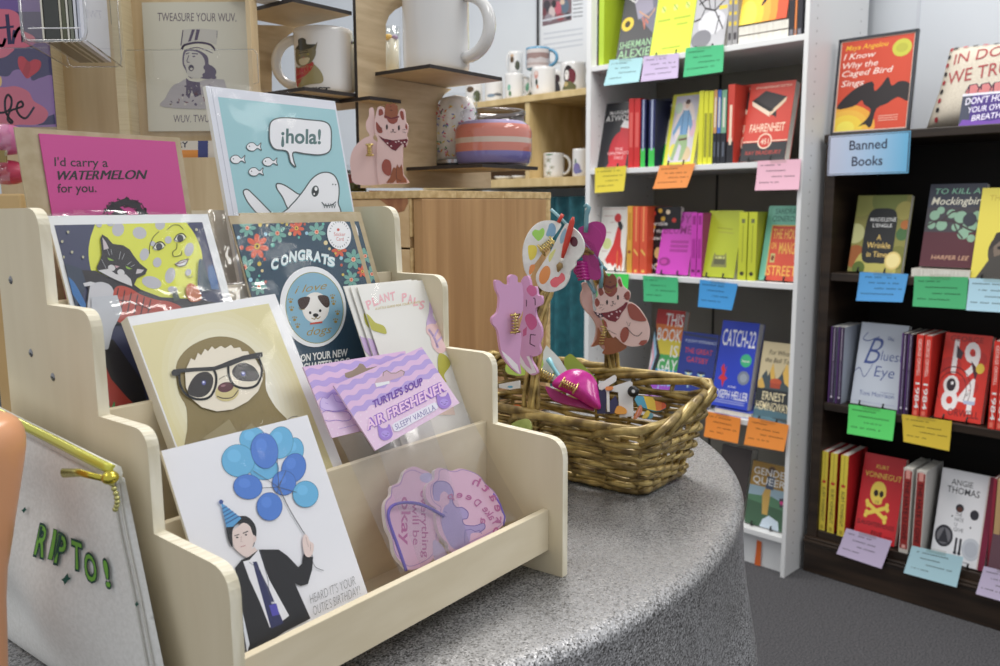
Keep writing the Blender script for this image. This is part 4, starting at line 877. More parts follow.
# ---- birthday card
P = Plane(D, .0235, .030, 26)
q = [P.px(*p) for p in ((160, 450), (303, 417), (369, 582), (178, 537))]
x0, x1, y1 = q[0][0]+.0005, (q[1][0]+q[2][0])/2, (q[0][1]+q[1][1])/2
R_ = (x0, .0025, x1, y1)
def d(a):
    a.px(200, 450, 3.084)
    LB, BB = (98, 178, 224), (72, 124, 212)
    def bal(cx, cy, rx, ry, c, rot=0):
        dk = tuple(int(v*.74) for v in c); a.ell(cx, cy, rx+1.2, ry+1.2, dk, rot, n=30); a.ell(cx, cy, rx, ry, c, rot, n=30)
        lt = tuple(min(255, int(v*1.0+11)) for v in c); a.ell(cx-rx*.25, cy-ry*.3, rx*.42, ry*.4, lt, rot, n=20)
    a.px(140, 380, 2.327)
    bal(262, 138, 30, 28, LB); bal(288, 206, 34, 26, LB); bal(360, 163, 20, 28, LB); bal(326, 146, 29, 37, LB, 10)
    bal(228, 188, 38, 37, LB, 20); bal(289, 165, 31, 41, BB, -8); bal(357, 205, 27, 34, BB, 20); bal(250, 249, 33, 28, BB, 10); bal(334, 240, 27, 28, BB); bal(384, 266, 29, 30, LB); bal(300, 295, 29, 32, BB)
    for e_ in ((262, 212), (318, 184), (326, 236), (282, 252), (362, 262), (318, 264), (338, 212)): a.line([e_, (321, 250)], 1.3, (84, 92, 110))
    a.line([(322, 252), (345, 300), (372, 345), (388, 372), (400, 415)], 2.2, (120, 120, 124), smooth=True); a.line([(388, 372), (402, 430), (425, 444)], 1.4, (110, 110, 116), smooth=True)
    a.px(200, 450, 3.084)
    K = (24, 24, 30)
    a.poly([(130, 325), (165, 300), (182, 318), (160, 352)], (226, 206, 200))
    a.poly([(105, 365), (125, 340), (148, 330), (178, 308), (240, 308), (268, 328), (300, 362), (312, 352), (316, 322), (346, 332), (343, 370), (330, 414), (308, 420), (290, 412), (302, 440), (338, 520), (260, 560), (140, 640), (128, 540), (118, 440)], K)
    a.poly([(130, 345), (150, 340), (178, 308), (188, 340), (210, 400), (272, 512), (246, 532), (212, 548), (182, 470), (150, 400)], (232, 232, 238))
    a.poly([(128, 500), (150, 600), (142, 625), (132, 560)], (214, 220, 232))
    a.poly([(160, 346), (172, 345), (182, 372), (210, 430), (240, 500), (255, 535), (216, 552), (196, 480), (168, 380)], (40, 44, 92))
    a.line([(150, 348), (182, 372), (208, 440), (220, 478)], 1.6, (90, 92, 110)); a.line([(182, 312), (206, 400), (212, 455)], 1.6, (70, 72, 90))
    a.poly([(210, 480), (232, 474), (242, 508), (220, 514)], (78, 72, 178)); a.poly([(216, 470), (226, 468), (228, 474), (218, 476)], (200, 200, 210))
    a.poly([(78, 250), (80, 236), (100, 215), (122, 205), (145, 208), (164, 228), (171, 252), (167, 282), (158, 300), (150, 250), (120, 228), (98, 246), (97, 300), (86, 282)], K, smooth=True, n=3)
    a.poly([(97, 252), (112, 240), (130, 226), (150, 236), (160, 262), (166, 266), (162, 290), (150, 318), (136, 330), (116, 316), (100, 296)], (228, 208, 202), smooth=True, n=4)
    a.ell(165, 277, 5, 10, (222, 198, 192), 15)
    a.line([(104, 266), (116, 262)], 3, (50, 44, 46)); a.line([(130, 258), (144, 252)], 3, (50, 44, 46)); a.ell(111, 271, 4, 2.4, (70, 60, 60)); a.ell(138, 263, 4, 2.4, (70, 60, 60)); a.line([(124, 268), (122, 283), (128, 285)], 1.2, (180, 150, 146)); a.line([(122, 300), (136, 296)], 2.4, (190, 130, 132))
    a.poly([(60, 162), (78, 240), (98, 238), (124, 212)], (82, 158, 214)); 
    for i in range(5):
        t0 = .28+.15*i; a.line([(60+18*t0, 162+76*t0), (60+(64*t0), 162+(50*t0))], 3.4, (44, 84, 150))
    a.ell(61, 162, 7, 7, (56, 84, 150))
    a.poly([(312, 276), (318, 262), (327, 266), (334, 282), (346, 292), (344, 318), (334, 332), (320, 326), (313, 300)], (230, 208, 202), smooth=True, n=3); a.line([(322, 270), (330, 300)], 1, (150, 120, 116)); a.line([(336, 290), (336, 312)], 1, (150, 120, 116))
    g = (120, 120, 124)
    a.text("HEARD IT'S YOUR", (337, 476), (476, 416), (-4, -28), g, bold=-.03, res=4); a.text("OUTIE'S BIRTHDAY!", (346, 512), (490, 446), (-4, -28), g, bold=-.03, res=4)
card(P, R_, 'white birthday card of a man in a suit holding blue balloons', d, col=(232, 232, 238), sleeve=(x0-.001, .0025, x1+.0015, y1+.003))
# ---- sloth card
P = Plane(D, .1165, .1665, 27)
v = [P.px(*p) for p in ((128, 323), (271, 300), (302, 418), (150, 422))]
rot = math.degrees(math.atan2(v[1][1]-v[0][1], v[1][0]-v[0][0])); P = Plane(D, .1165, .1665, 27, rot=rot)
v = [P.px(*p) for p in ((128, 319), (273, 292), (303, 416))]
x0, x1, y1 = v[0][0], v[1][0]+.001, (v[0][1]+v[1][1])/2
v2 = [P.px(*p) for p in ((131, 327), (267, 303))]
yb = y1-.148
def d(a):
    rr = a.P
    a.px(0, 0, 1)
    ix0, ix1, iy1 = v2[0][0]+.001, v2[1][0]+.001, (v2[0][1]+v2[1][1])/2
    a.T = lambda x, y: (x, y)
    a.clip([(ix0, yb+.004), (ix1, yb+.004), (ix1, iy1), (ix0, iy1)]); a.rect(ix0, yb+.004, ix1, iy1, (220, 210, 158)); cx, cy = (ix0+ix1)/2, iy1-.058
    for k in range(7): a.ell(cx, cy, .047-.0035*k, .062-.005*k, (222+2*k, 213+3*k, 168+8*k), n=28)
    a.px()
    BR = (134, 116, 66); dB = (112, 96, 52)
    a.poly([(176, 378), (177, 362), (188, 348), (204, 339.5), (220, 336.5), (236, 339), (250, 347), (259, 358), (265, 372), (266, 390), (276, 408), (290, 424), (296, 450), (240, 470), (185, 470), (187, 430), (186, 408), (179, 394)], BR, smooth=True, n=3)
    for k in range(46):
        x, y = 190+rnd.random()*88, 404+rnd.random()*40
        a.line([(x, y), (x+1.5-3*rnd.random(), y+3)], .35, (dB, (150, 132, 80))[k % 2])
    tuft = [(184, 372), (190, 359), (194, 361), (197, 353.5), (200, 356), (204, 349.5), (207, 352), (211, 347), (214, 350), (220, 346.5), (224, 349), (230, 345.5), (233, 349), (239, 348), (241, 352), (247, 352), (249, 357), (254, 359), (259, 368), (262, 380), (257, 392), (247, 402), (232, 410), (216, 412), (201, 408), (190, 399), (185, 388)]
    a.poly(tuft, (232, 222, 202))
    a.poly([(187, 394), (189, 384), (196, 375), (206, 372.5), (212, 378), (211, 388), (205, 396), (196, 398)], (30, 24, 28), smooth=True, n=4); a.poly([(231, 373), (235, 366), (243, 363.5), (252, 367), (258, 375), (256, 381), (246, 382), (236, 380)], (30, 24, 28), smooth=True, n=4)
    for ex, ey in ((203, 383.5), (242.5, 374.5)): a.ell(ex, ey, 4.4, 4.8, (22, 20, 34)); a.ell(ex-.2, ey, 2.1, 2.3, (88, 92, 168)); a.ell(ex-.5, ey-.6, .9, 1.0, (226, 230, 246))
    a.ell(226, 393, 12, 9, (206, 190, 130), -12); a.line([(218, 380), (223, 377), (229, 376)], .7, (120, 110, 90)); a.ell(224.5, 388, 8, 5, (86, 30, 44), -12); a.ell(222, 386.5, 2.6, 1.2, (150, 100, 110), -12)
    a.line([(216, 397), (222, 399), (231, 398), (237, 391)], .9, (60, 40, 36), smooth=True)
    g = (18, 22, 30)
    a.line([(178, 372), (179, 385), (185, 395), (196, 400), (208, 398), (214, 388), (215, 377), (212, 369.5)], 2.3, g, smooth=True); a.line([(227, 367), (228, 377), (233, 386), (244, 389), (255, 386), (260, 376), (260, 366), (257, 358)], 2.3, g, smooth=True)
    a.poly([(170, 373), (172, 370.5), (180, 369.5), (195, 368.5), (213, 367.5), (221, 364.5), (228, 361.5), (242, 356.5), (256, 353.5), (261, 353), (261.5, 357.5), (256, 359), (243, 361), (230, 366.5), (221, 369), (213, 371.5), (195, 372), (180, 373.5), (176, 377), (171, 376.5)], g)
    a.poly([(200, 440), (228, 420), (240, 440)], (152, 138, 96)); a.poly([(232, 440), (250, 424), (262, 436)], (150, 136, 92))
    a.line([(282, 424), (290, 418), (296, 417)], .5, (50, 60, 90), smooth=True); a.line([(284, 428), (292, 421)], .5, (50, 60, 90))
card(P, (x0, yb, x1, y1), 'greeting card of a sloth wearing black glasses on pale yellow', d, th=.009, sleeve=(x0-.004, yb+.01, x1+.002, y1+.001), flap=(.014, 0))
# ---- cat and moon card
P = Plane(D, .172, .2255, 21)
v = [P.px(*p) for p in ((52.5, 217), (207, 213), (228, 287))]
x0, x1, y1 = v[0][0]-.003, (v[1][0]+v[2][0])/2, (v[0][1]+v[1][1])/2
x0 = max(x0, AL+TH+.001)
yb = (.131-.2255)/math.cos(math.radians(21))+.001
def d(a):
    c0 = P.px(54, 225); c1 = P.px(200, 221)
    a.T = lambda x, y: (x, y)
    ix0, ix1, iy1 = c0[0]+.0, x1-.006, y1-.006
    a.clip([(ix0, yb+.005), (ix1, yb+.005), (ix1, iy1), (ix0, iy1)])
    a.rect(ix0, yb, ix1, iy1, (56, 62, 96))
    a.px(0, 150, 4)
    Y = (222, 226, 74)
    a.poly([(400, 270), (372, 320), (356, 380), (356, 440), (372, 500), (420, 560), (500, 620), (600, 650), (700, 640), (780, 580), (806, 500), (808, 420), (790, 360), (760, 310), (720, 275), (600, 250), (480, 250)], Y, smooth=True)
    for cx, cy, rx, ry in ((472, 318, 24, 28), (558, 332, 28, 24), (640, 298, 20, 22), (756, 398, 18, 28), (577, 418, 18, 25), (680, 502, 20, 32), (606, 530, 40, 24), (628, 450, 17, 20), (672, 360, 14, 15), (610, 375, 12, 10), (752, 490, 12, 14), (395, 300, 12, 10), (440, 296, 14, 10), (690, 560, 20, 14), (540, 590, 20, 12)): a.ell(cx, cy, rx, ry, (188, 188, 196), 15)
    k = (40, 38, 46)
    a.line([(597, 415), (598, 385), (612, 350), (634, 328)], 2.5, k, smooth=True); a.line([(668, 320), (690, 302), (715, 302), (732, 318)], 2.5, k, smooth=True)
    for ex, ey in ((633, 387), (717, 354)):
        a.ell(ex, ey, 24, 14, (236, 236, 220), -18); a.ell(ex+2, ey, 13, 14, (60, 62, 74)); a.line([(ex-22, ey+6), (ex-8, ey-14), (ex+12, ey-18), (ex+26, ey-4)], 4, k, smooth=True); a.line([(ex-20, ey+8), (ex+2, ey+14), (ex+20, ey+4)], 2.5, k, smooth=True)
    a.line([(706, 374), (704, 396), (690, 408), (692, 426), (708, 426), (724, 420), (722, 406)], 2.5, k, smooth=True)
    a.poly([(696, 456), (715, 446), (730, 442), (754, 434), (748, 452), (730, 468), (712, 466)], (214, 214, 214)); a.line([(698, 458), (726, 452), (752, 438)], 3, (120, 40, 50)); a.line([(700, 460), (716, 446), (736, 440), (753, 436), (740, 462), (716, 468), (700, 460)], 3, (60, 40, 46)); a.line([(738, 500), (754, 512), (770, 504)], 2.5, k, smooth=True)
    for sx, sy in ((247, 368), (231, 382), (252, 430), (286, 410), (783, 320), (232, 410), (330, 430), (270, 330), (792, 360)): a.ell(sx, sy, 5, 6, (180, 178, 150))
    a.poly([(215, 440), (330, 480), (345, 540), (300, 640), (215, 640)], (48, 62, 84)); a.poly([(236, 470), (262, 500), (300, 540), (350, 640), (330, 640), (282, 570), (240, 520)], (48, 110, 176), smooth=True); a.poly([(216, 500), (246, 560), (262, 640), (216, 640)], (132, 30, 50))
    a.poly([(325, 482), (380, 485), (430, 512), (520, 530), (560, 560), (640, 590), (800, 600), (900, 620), (900, 700), (330, 700), (350, 560)], k)
    a.poly([(355, 560), (375, 536), (405, 530), (440, 545), (454, 580), (450, 640), (440, 700), (352, 700)], (198, 198, 204), smooth=True); a.poly([(330, 535), (360, 528), (380, 534), (360, 545), (336, 548)], (206, 206, 210))
    a.poly([(454, 560), (480, 545), (520, 556), (560, 580), (620, 600), (680, 610), (720, 640), (600, 690), (470, 690), (450, 620)], (186, 66, 50), smooth=True)
    for i in range(6): a.line([(470+26*i, 556+9*i), (455+26*i, 640+6*i)], 5, (70, 34, 36))
    a.line([(458, 600), (520, 610), (600, 640)], 4, (70, 34, 36))
    a.poly([(405, 340), (425, 352), (448, 378), (490, 384), (515, 400), (535, 430), (556, 456), (586, 480), (578, 500), (545, 514), (530, 548), (480, 535), (430, 512), (388, 486), (384, 470), (398, 440), (404, 420), (402, 385), (398, 360)], k)
    a.poly([(406, 352), (420, 370), (432, 396), (412, 402)], (198, 186, 190)); a.poly([(545, 478), (572, 482), (562, 494), (540, 498)], (198, 190, 194))
    a.poly([(388, 484), (430, 478), (462, 500), (500, 500), (520, 520), (526, 548), (480, 530), (440, 512)], (206, 204, 206))
    for ex, ey in ((440, 440), (512, 474)): a.poly([(ex-14, ey-8), (ex, ey-2), (ex+13, ey+4), (ex+2, ey+6), (ex-10, ey+2)], (140, 180, 66))
    a.ell(443, 474, 15, 12, (206, 204, 206), 20); a.ell(480, 492, 15, 12, (206, 204, 206), 20); a.line([(456, 466), (466, 480), (474, 470)], 3, k); a.poly([(454, 464), (474, 468), (462, 476)], (190, 150, 160))
    for l in ([(424, 400), (434, 424)], [(440, 400), (444, 422)], [(478, 410), (472, 440)], [(494, 418), (484, 440)], [(402, 440), (412, 460), (420, 476)], [(520, 450), (505, 462)], [(534, 462), (520, 470)]): a.line(l, 2, (170, 170, 176))
    a.poly([(790, 450), (802, 440), (812, 460), (824, 500), (840, 560), (800, 566), (786, 540)], (44, 70, 84), smooth=True); a.poly([(826, 470), (846, 462), (862, 510), (872, 560), (842, 560), (828, 510)], (46, 96, 156)); a.poly([(684, 570), (700, 560), (716, 600), (690, 610)], (60, 74, 60)); a.poly([(742, 548), (760, 536), (790, 560), (800, 600), (760, 610), (740, 580)], (196, 100, 50), smooth=True)
    a.px(); a.poly([(96, 340), (112, 340), (140, 380), (150, 420), (90, 430)], (36, 34, 38)); a.poly([(100, 356), (110, 380), (124, 396), (136, 408), (100, 432)], (176, 56, 44)); a.line([(106, 404), (110, 411), (113, 403), (113, 410)], 1.4, (70, 160, 90)); a.poly([(90, 298), (116, 296), (121, 312), (112, 330), (107, 350), (92, 352)], (190, 194, 202))
card(P, (x0, yb, x1, y1), 'greeting card of a black and white cat before a yellow moon face', d, col=(232, 234, 236), sleeve=(x0, yb, x1+.001, y1+.001), flap=(.003, .016))
# ---- watermelon card on kraft envelope
P = Plane(D, .2185, .28, 10)
yb = -.09
v = [P.px(*p) for p in ((14, 127), (177, 136), (38, 134), (183, 214))]
ex0, ex1, ey1 = max(AL+TH+.0015, v[0][0]), v[1][0]+.002, v[0][1]
cx0, cx1, cy1 = v[2][0], (v[1][0]+v[3][0])/2-.0005, v[2][1]
KR = noise_mat('kraft_paper', (176, 158, 124), (190, 174, 142), (1, 1, 1), 90, 4, .85)
t = thing('greeting_card', 'hot pink greeting card about carrying a watermelon, in a kraft envelope', 'greeting card', P.w(0, yb, 0), 'cards and packets on the plywood stand'); t.location = P.w((ex0+ex1)/2, yb, 0)
mb = MB(); mb.slab(P, [(ex0, yb), (ex1, yb), (ex1, ey1), (ex0, ey1)], .0012, KR); mb.build('envelope', t)
mb = MB(); mb.slab(P, [(cx0, yb), (cx1, yb), (cx1, cy1), (cx0, cy1)], .001, M((206, 66, 144), .5), n0=.0014)
a = Art(P.shifted(.0014), mb); a.clip([(cx0, yb), (cx1, yb), (cx1, cy1), (cx0, cy1)]); a.px()
k = (40, 34, 42)
a.text("I'd carry a", (54.5, 166), (108, 167), (-.3, -8.6), k, bold=.02, res=4); [(a.text('WATER', (57.5+o, 180), (98.5+o, 179.4), (-.4, -9), k, bold=0, res=4, shear=.3), a.text('MELON', (99.8+o, 179.4), (147+o, 179), (-.4, -9), k, bold=0, res=4, shear=.3)) for o in (0, .45, .9)]; a.text('for you.', (57.5, 192.5), (96.5, 192), (-.4, -8.6), k, bold=.02, res=4)
for i in range(150):
    r_ = rnd.random(); an = rnd.random()*PI; x, y = 125+23*math.cos(an)*(.55+.45*r_), 216-19*math.sin(an)*(.55+.45*r_)
    a.line([(x, y), (x+4*(rnd.random()-.5)+1, y+3*(rnd.random()-.3)), (x+5*(rnd.random()-.5), y+4*rnd.random())], .9, k, up=False)
a.poly([(103, 212), (112, 203), (126, 198), (138, 203), (146, 214), (140, 220), (136, 208), (124, 205), (114, 210)], k); a.ell(129, 216, 9, 7, (206, 66, 144)); a.poly([(112, 214), (118, 206), (128, 214), (120, 220)], k)
mb.build('card', t, merge=False)
mb = MB(); mb.grid(lambda s, q_: P.w(ex0+(ex1-ex0)*s, yb+(ey1+.001-yb)*q_, .0045+.0012*math.sin(PI*s)), 8, 8, SLEEVE); mb.build('plastic_sleeve', t)
# ---- hola card
P = Plane(D, .2165, .28, 12)
v = [P.px(*p) for p in ((201, 86), (337, 94), (225, 210), (356, 210), (218, 98), (335, 109), (345, 160))]
P2 = P
sx0, sx1, sy1 = (v[0][0]+v[2][0])/2, (v[1][0]+v[3][0])/2, (v[0][1]+v[1][1])/2
ix0, ix1, iy1 = v[4][0], v[5][0], (v[4][1]+v[5][1])/2
yb = -.092
def d(a):
    a.T = lambda x, y: (x, y); a.line([(sx0+.0075, yb), (sx0+.0075, sy1-.005)], .0006, (190, 192, 206)); a.rect(ix0, yb+.006, ix1, iy1, (158, 206, 214))
    a.px(200, 150, 4); w = (240, 240, 244); g = (84, 96, 98)
    def shape(pts, c=w, wd=5): a.poly(pts, c, smooth=True); a.line(pts, wd, g, smooth=True, closed=True)
    shape([(173, 165), (190, 158), (215, 180), (250, 215), (290, 262), (240, 262), (200, 222), (180, 190)])
    shape([(304, 142), (312, 134), (340, 142), (385, 172), (400, 186), (360, 240), (346, 226), (330, 190), (310, 160)])
    shape([(340, 262), (356, 230), (385, 198), (415, 160), (445, 118), (478, 94), (512, 90), (538, 104), (553, 135), (556, 170), (552, 210), (546, 262)])
    a.ell(460, 165, 15, 23, g, 8); a.ell(460, 166, 11, 19, (40, 44, 48), 8); a.ell(463, 156, 6, 8, (244, 244, 246)); a.ell(456, 176, 3, 4, (244, 244, 246)); a.line([(487, 210), (500, 222), (525, 220), (542, 208)], 4, g, smooth=True)
    for i in range(5): a.line([(492+10*i, 214), (497+10*i, 232), (502+10*i, 216)], 2, g)
    a.ell(530, 138, 2.5, 3, g); a.ell(541, 139, 2.5, 3, g)
    for fx, fy in ((148, 38), (212, -12), (276, 48), (220, 88)):
        shape([(fx-28, fy), (fx-18, fy-14), (fx, fy-16), (fx+16, fy-4), (fx+30, fy-16), (fx+28, fy), (fx+32, fy+14), (fx+16, fy+6), (fx+2, fy+16), (fx-18, fy+14)], wd=3); a.ell(fx-16, fy-2, 2.4, 2.6, g)
    a.px(200, 0, 4)
    shape([(275, 540), (280, 492), (310, 474), (360, 473), (430, 480), (496, 488), (520, 512), (523, 560), (517, 604), (480, 620), (420, 616), (372, 610), (372, 640), (380, 668), (360, 650), (346, 607), (300, 598), (280, 575)])
    a.text('\u00a1hola!', (322, 572), (481, 576), (1, -56), (82, 116, 116), bold=.05, res=5)
card(P, (sx0+.003, yb, sx1-.003, sy1-.003), 'turquoise greeting card of a smiling shark and a speech bubble', d, col=(226, 228, 238), th=.004, sleeve=(sx0, yb+.004, sx1, sy1))
# ---- congrats card and a second copy behind
def flower(a, cx, cy, r, c, rot=0, cc=((232, 176, 150), (226, 96, 60))):
    a.n += a.step
    for k in range(7):
        an = rot+2*PI*k/7; a.ell(cx+.62*r*math.cos(an), cy+.62*r*math.sin(an)*1.12, r*.42, r*.24, c, math.degrees(an), n=12, up=False)
    a.n += a.step; a.ell(cx, cy, r*.25, r*.27, cc[0], n=14); a.ell(cx, cy, r*.13, r*.15, cc[1], n=12)
def congr(a, full=True):
    a.px(230, 210, 6.66); TE = (108, 168, 156); OR = (222, 92, 60)
    yc = ((240, 200, 70), (70, 40, 30))
    flower(a, 180, 242, 76, OR, .2, yc); flower(a, 115, 120, 56, TE); flower(a, 315, 155, 60, TE, .3); flower(a, 442, 122, 50, OR, .1, yc); flower(a, 576, 147, 58, TE, .2); flower(a, 96, 382, 70, TE, .2); flower(a, 190, 512, 52, TE); flower(a, 820, 330, 62, TE, .3); flower(a, 806, 465, 52, TE); flower(a, 725, 262, 50, OR, .2, yc); flower(a, 880, 410, 36, OR, .2, yc)
    for i, (x, y, r_) in enumerate(((198, 100, 13), (244, 103, 9), (282, 235, 14), (235, 162, 12), (228, 328, 10), (193, 360, 14), (212, 406, 10), (192, 440, 8), (55, 185, 12), (75, 252, 14), (376, 98, 9), (396, 160, 12), (456, 184, 8), (508, 156, 11), (495, 96, 8), (345, 82, 12), (635, 220, 14), (618, 95, 9), (738, 322, 12), (740, 368, 9), (750, 432, 9), (520, 76, 10), (784, 408, 9), (134, 466, 14), (235, 480, 9), (700, 290, 8), (660, 260, 9))):
        a.ell(x, y, r_, r_*1.1, ((214, 190, 80), (222, 206, 150), (96, 186, 170), (150, 200, 220), (206, 90, 66))[i % 5], n=12, up=False)
    a.n += a.step
def d(a):
    a.T = lambda x, y: (x, y); a.rect(nx0, yb, nx1, ny1, (40, 70, 92)); congr(a)
    a.px(230, 210, 6.66); w = (226, 238, 240); tz = (110, 176, 190)
    L_ = [('C', 292, 382, 56), ('O', 358, 356, 56), ('N', 414, 332, 54), ('G', 470, 322, 54), ('R', 526, 320, 54), ('A', 576, 330, 52), ('T', 626, 346, 50), ('S', 668, 362, 48)]
    for off, c in ((6, tz), (0, w)):
        for ch, x, y, s in L_:
            sl = (x-480)/480*28
            a.text(ch, (x-24, y+off+10-sl*.4), (x+26, y+off+10+sl*.5), (4, -s*1.15), c, bold=.11, res=4)
    a.px()
    a.ell(312.5, 307, 33, 40.5, (238, 240, 242), -8, n=40); a.ell(314, 308, 29, 36, (150, 150, 90), -8, n=40); a.ell(314, 308, 28.2, 35.2, (130, 178, 202), -8, n=40); 
    go = (162, 134, 48)
    a.text('i love', (294, 294), (326, 289), (.6, -7.5), go, bold=.0, res=4, shear=.3); a.text('dogs', (306, 336), (331, 333), (.4, -8), go, bold=.0, res=4, shear=.3)
    for x, y in ((290, 301), (291, 309), (294, 319), (297, 326), (332, 297), (333, 303), (337, 313), (335, 321)):
        a.ell(x, y+1, 1.6, 1.4, go, n=10)
        for k in range(3): a.ell(x-1.8+1.8*k, y-1.4-.4*(k == 1), .7, .8, go, n=8, up=False)
    br = (60, 36, 28)
    a.ell(315, 308, 13.5, 15.5, (236, 230, 222), 0, n=26); a.poly([(304, 300), (309, 297), (315, 296), (321, 297), (326, 300), (325, 314), (320, 321), (315, 323), (309, 320), (304, 312)], (240, 236, 230), smooth=True)
    a.poly([(297.5, 300), (302, 297.5), (309, 297.5), (308, 304), (304, 309), (300, 309), (297.5, 304)], br, smooth=True, n=4); a.poly([(317, 296.5), (324, 295.5), (328, 298), (329, 305), (326, 308), (321, 304)], br, smooth=True, n=4)
    a.line([(298, 308), (300, 310), (304, 309.5)], .6, go); a.ell(309.5, 313, 1.3, 1.5, k_ := (30, 26, 28)); a.ell(319.5, 311, 1.3, 1.5, k_); a.ell(315, 315.5, 2.8, 1.9, k_); a.line([(311, 318.5), (314, 319.5), (315, 317.5), (317, 319), (319.5, 317)], .8, go, smooth=True); a.line([(310, 324), (321, 322.5)], 1.8, (206, 70, 50))
    w2 = (236, 238, 236); a.text('ON YOUR NEW', (300, 362), (347, 356), (0, -7), w2, bold=.06, res=3); a.text('CHAPTER DOG', (303, 371), (349, 365), (0, -7), w2, bold=.06, res=3)
    a.px(230, 210, 6.66); a.ell(722, 165, 79, 102, (238, 238, 240), -12, n=34); r0 = (206, 84, 72)
    a.text('Sticker', (688, 176), (764, 176), (-1, -24), r0, bold=.0); a.text('Card', (704, 206), (752, 208), (-1, -24), r0, bold=.0); a.ell(716, 134, 9, 10, r0)
    for k in range(26):
        an = 2*PI*k/26
        if k % 13 in (0, 12): continue
        a.line([(722+60*math.cos(an), 165+80*math.sin(an)), (722+67*math.cos(an), 165+88*math.sin(an))], 4, (90, 90, 96), up=False)
for i in (1, 0):
    P = Plane(D, .1745+.0035*i-.0035, .2255, 20)
    off = (0, 1)[i]
    v = [P.px(*p) for p in ((234, 218), (351, 212), (370, 276), (234.5, 223.5), (347, 220.5))]
    dx = .0095*i
    ex0, ex1, ey1 = v[0][0]-.004+dx, (v[1][0]+v[2][0])/2+dx, (v[0][1]+v[1][1])/2+.002*i
    nx0, nx1, ny1 = ex0+.001, ex1-.0055, (v[3][1]+v[4][1])/2-.001
    yb = (.132-.2255)/math.cos(math.radians(20))+.001
    t = thing('greeting_card', ('navy floral congratulations card with a round dog sticker, front copy', 'navy floral card copy peeking out behind the dog sticker card')[i], 'greeting card', P.w((ex0+ex1)/2, yb, 0), 'cards and packets on the plywood stand')
    mb = MB(); mb.slab(P, [(ex0, yb), (ex1, yb), (ex1, ey1), (ex0, ey1)], .0012, KR); mb.build('envelope', t)
    mb = MB(); c = [(nx0, yb), (nx1, yb), (nx1, ny1), (nx0, ny1)]; mb.slab(P, c, .0006, M((40, 70, 92), .5), n0=.0008)
    a = Art(P.shifted(.0008), mb, step=.00001); a.clip(c)
    if i == 0: d(a)
    else:
        a.px(236, 211, 6.66); flower(a, 905, 420, 50, (108, 168, 156)); flower(a, 860, 300, 50, (108, 168, 156)); a.ell(735, 150, 79, 102, (232, 232, 232), -12, n=34)
    mb.build('card', t, merge=False)
    if i == 0:
        mb = MB(); mb.grid(lambda s, q_: P.w(ex0-.002+(ex1-ex0+.003)*s, yb+(ey1+.001-yb)*q_, .0032+.0012*math.sin(PI*s)), 8, 8, SLEEVE); mb.build('plastic_sleeve', t)
# ---- plant pals guide cards, three copies
for i in (2, 1, 0):
    P = Plane(D, .1165+.0022*i, .1665, 24)
    v = [P.px(*p) for p in ((358, 289.5), (424, 277.5), (461, 400))]
    x0, x1, y1 = v[0][0]-.0065*i, (v[1][0]+v[2][0])/2-.0065*i, (v[0][1]+v[1][1])/2+.0008*i
    yb = (.073-.1665)/math.cos(math.radians(24))+.001
    def d(a, i=i):
        a.T = lambda x, y: (x, y); a.px(200-2.6*i*0, 150, 4)
        pk = (236, 178, 186); pr = (200, 172, 214); ol = (186, 182, 70); pc = (242, 214, 204)
        Ls = 'PLANT PALS'
        for j, ch in enumerate(Ls):
            if ch == ' ': continue
            x = 683+22.5*j; s = (j-4.5)/4.5; y = 590+34*s*s-5*s
            a.text(ch, (x-11, y+14+s*4), (x+9, y+14-6+s*8), (s*8-3, -32), pk, bold=.06)
        a.text('A LITTLE GUIDE FOR YOUR PLANTS', (700, 640), (880, 612), (0, -9), (206, 180, 100), bold=.0)
        for q_, c in (([(920, 600), (940, 620), (930, 660), (955, 700), (985, 720), (1000, 760), (960, 770), (930, 740), (905, 700), (915, 650)], pr), ([(940, 700), (960, 690), (990, 730), (1010, 790), (970, 800), (945, 760)], pc)): a.poly(q_, c, smooth=True)
        a.px(200, 300, 4)
        a.poly([(655, 55), (675, 62), (700, 90), (735, 105), (745, 135), (715, 130), (685, 118), (662, 95)], ol, smooth=True); a.poly([(630, 140), (650, 150), (690, 160), (712, 205), (690, 230), (660, 205), (640, 180)], pr, smooth=True)
        for q_ in ([(905, 105), (930, 95), (955, 110), (965, 150), (990, 190), (960, 215), (930, 190), (920, 150), (905, 130)],): a.poly(q_, (236, 196, 196), smooth=True)
        a.line([(915, 120), (935, 150), (950, 190)], 9, pr, smooth=True); a.line([(950, 120), (935, 150)], 8, pr); a.line([(975, 140), (945, 170)], 8, pr)
        a.poly([(955, 215), (985, 225), (1000, 260), (975, 300), (985, 330), (960, 310), (950, 260)], ol, smooth=True); a.poly([(900, 330), (1000, 380), (1020, 460), (900, 460)], (236, 206, 190))
    card(P, (x0, yb, x1, y1), ('cream plant pals guide card with pastel coral border, front copy', 'middle of three cream plant pals guide cards', 'rearmost of three cream plant pals guide cards, left edge showing')[i], d, col=(232, 230, 224), th=.0008, sleeve=(x0-.001, yb+.003, x1+.001, y1+.001) if i == 0 else None)
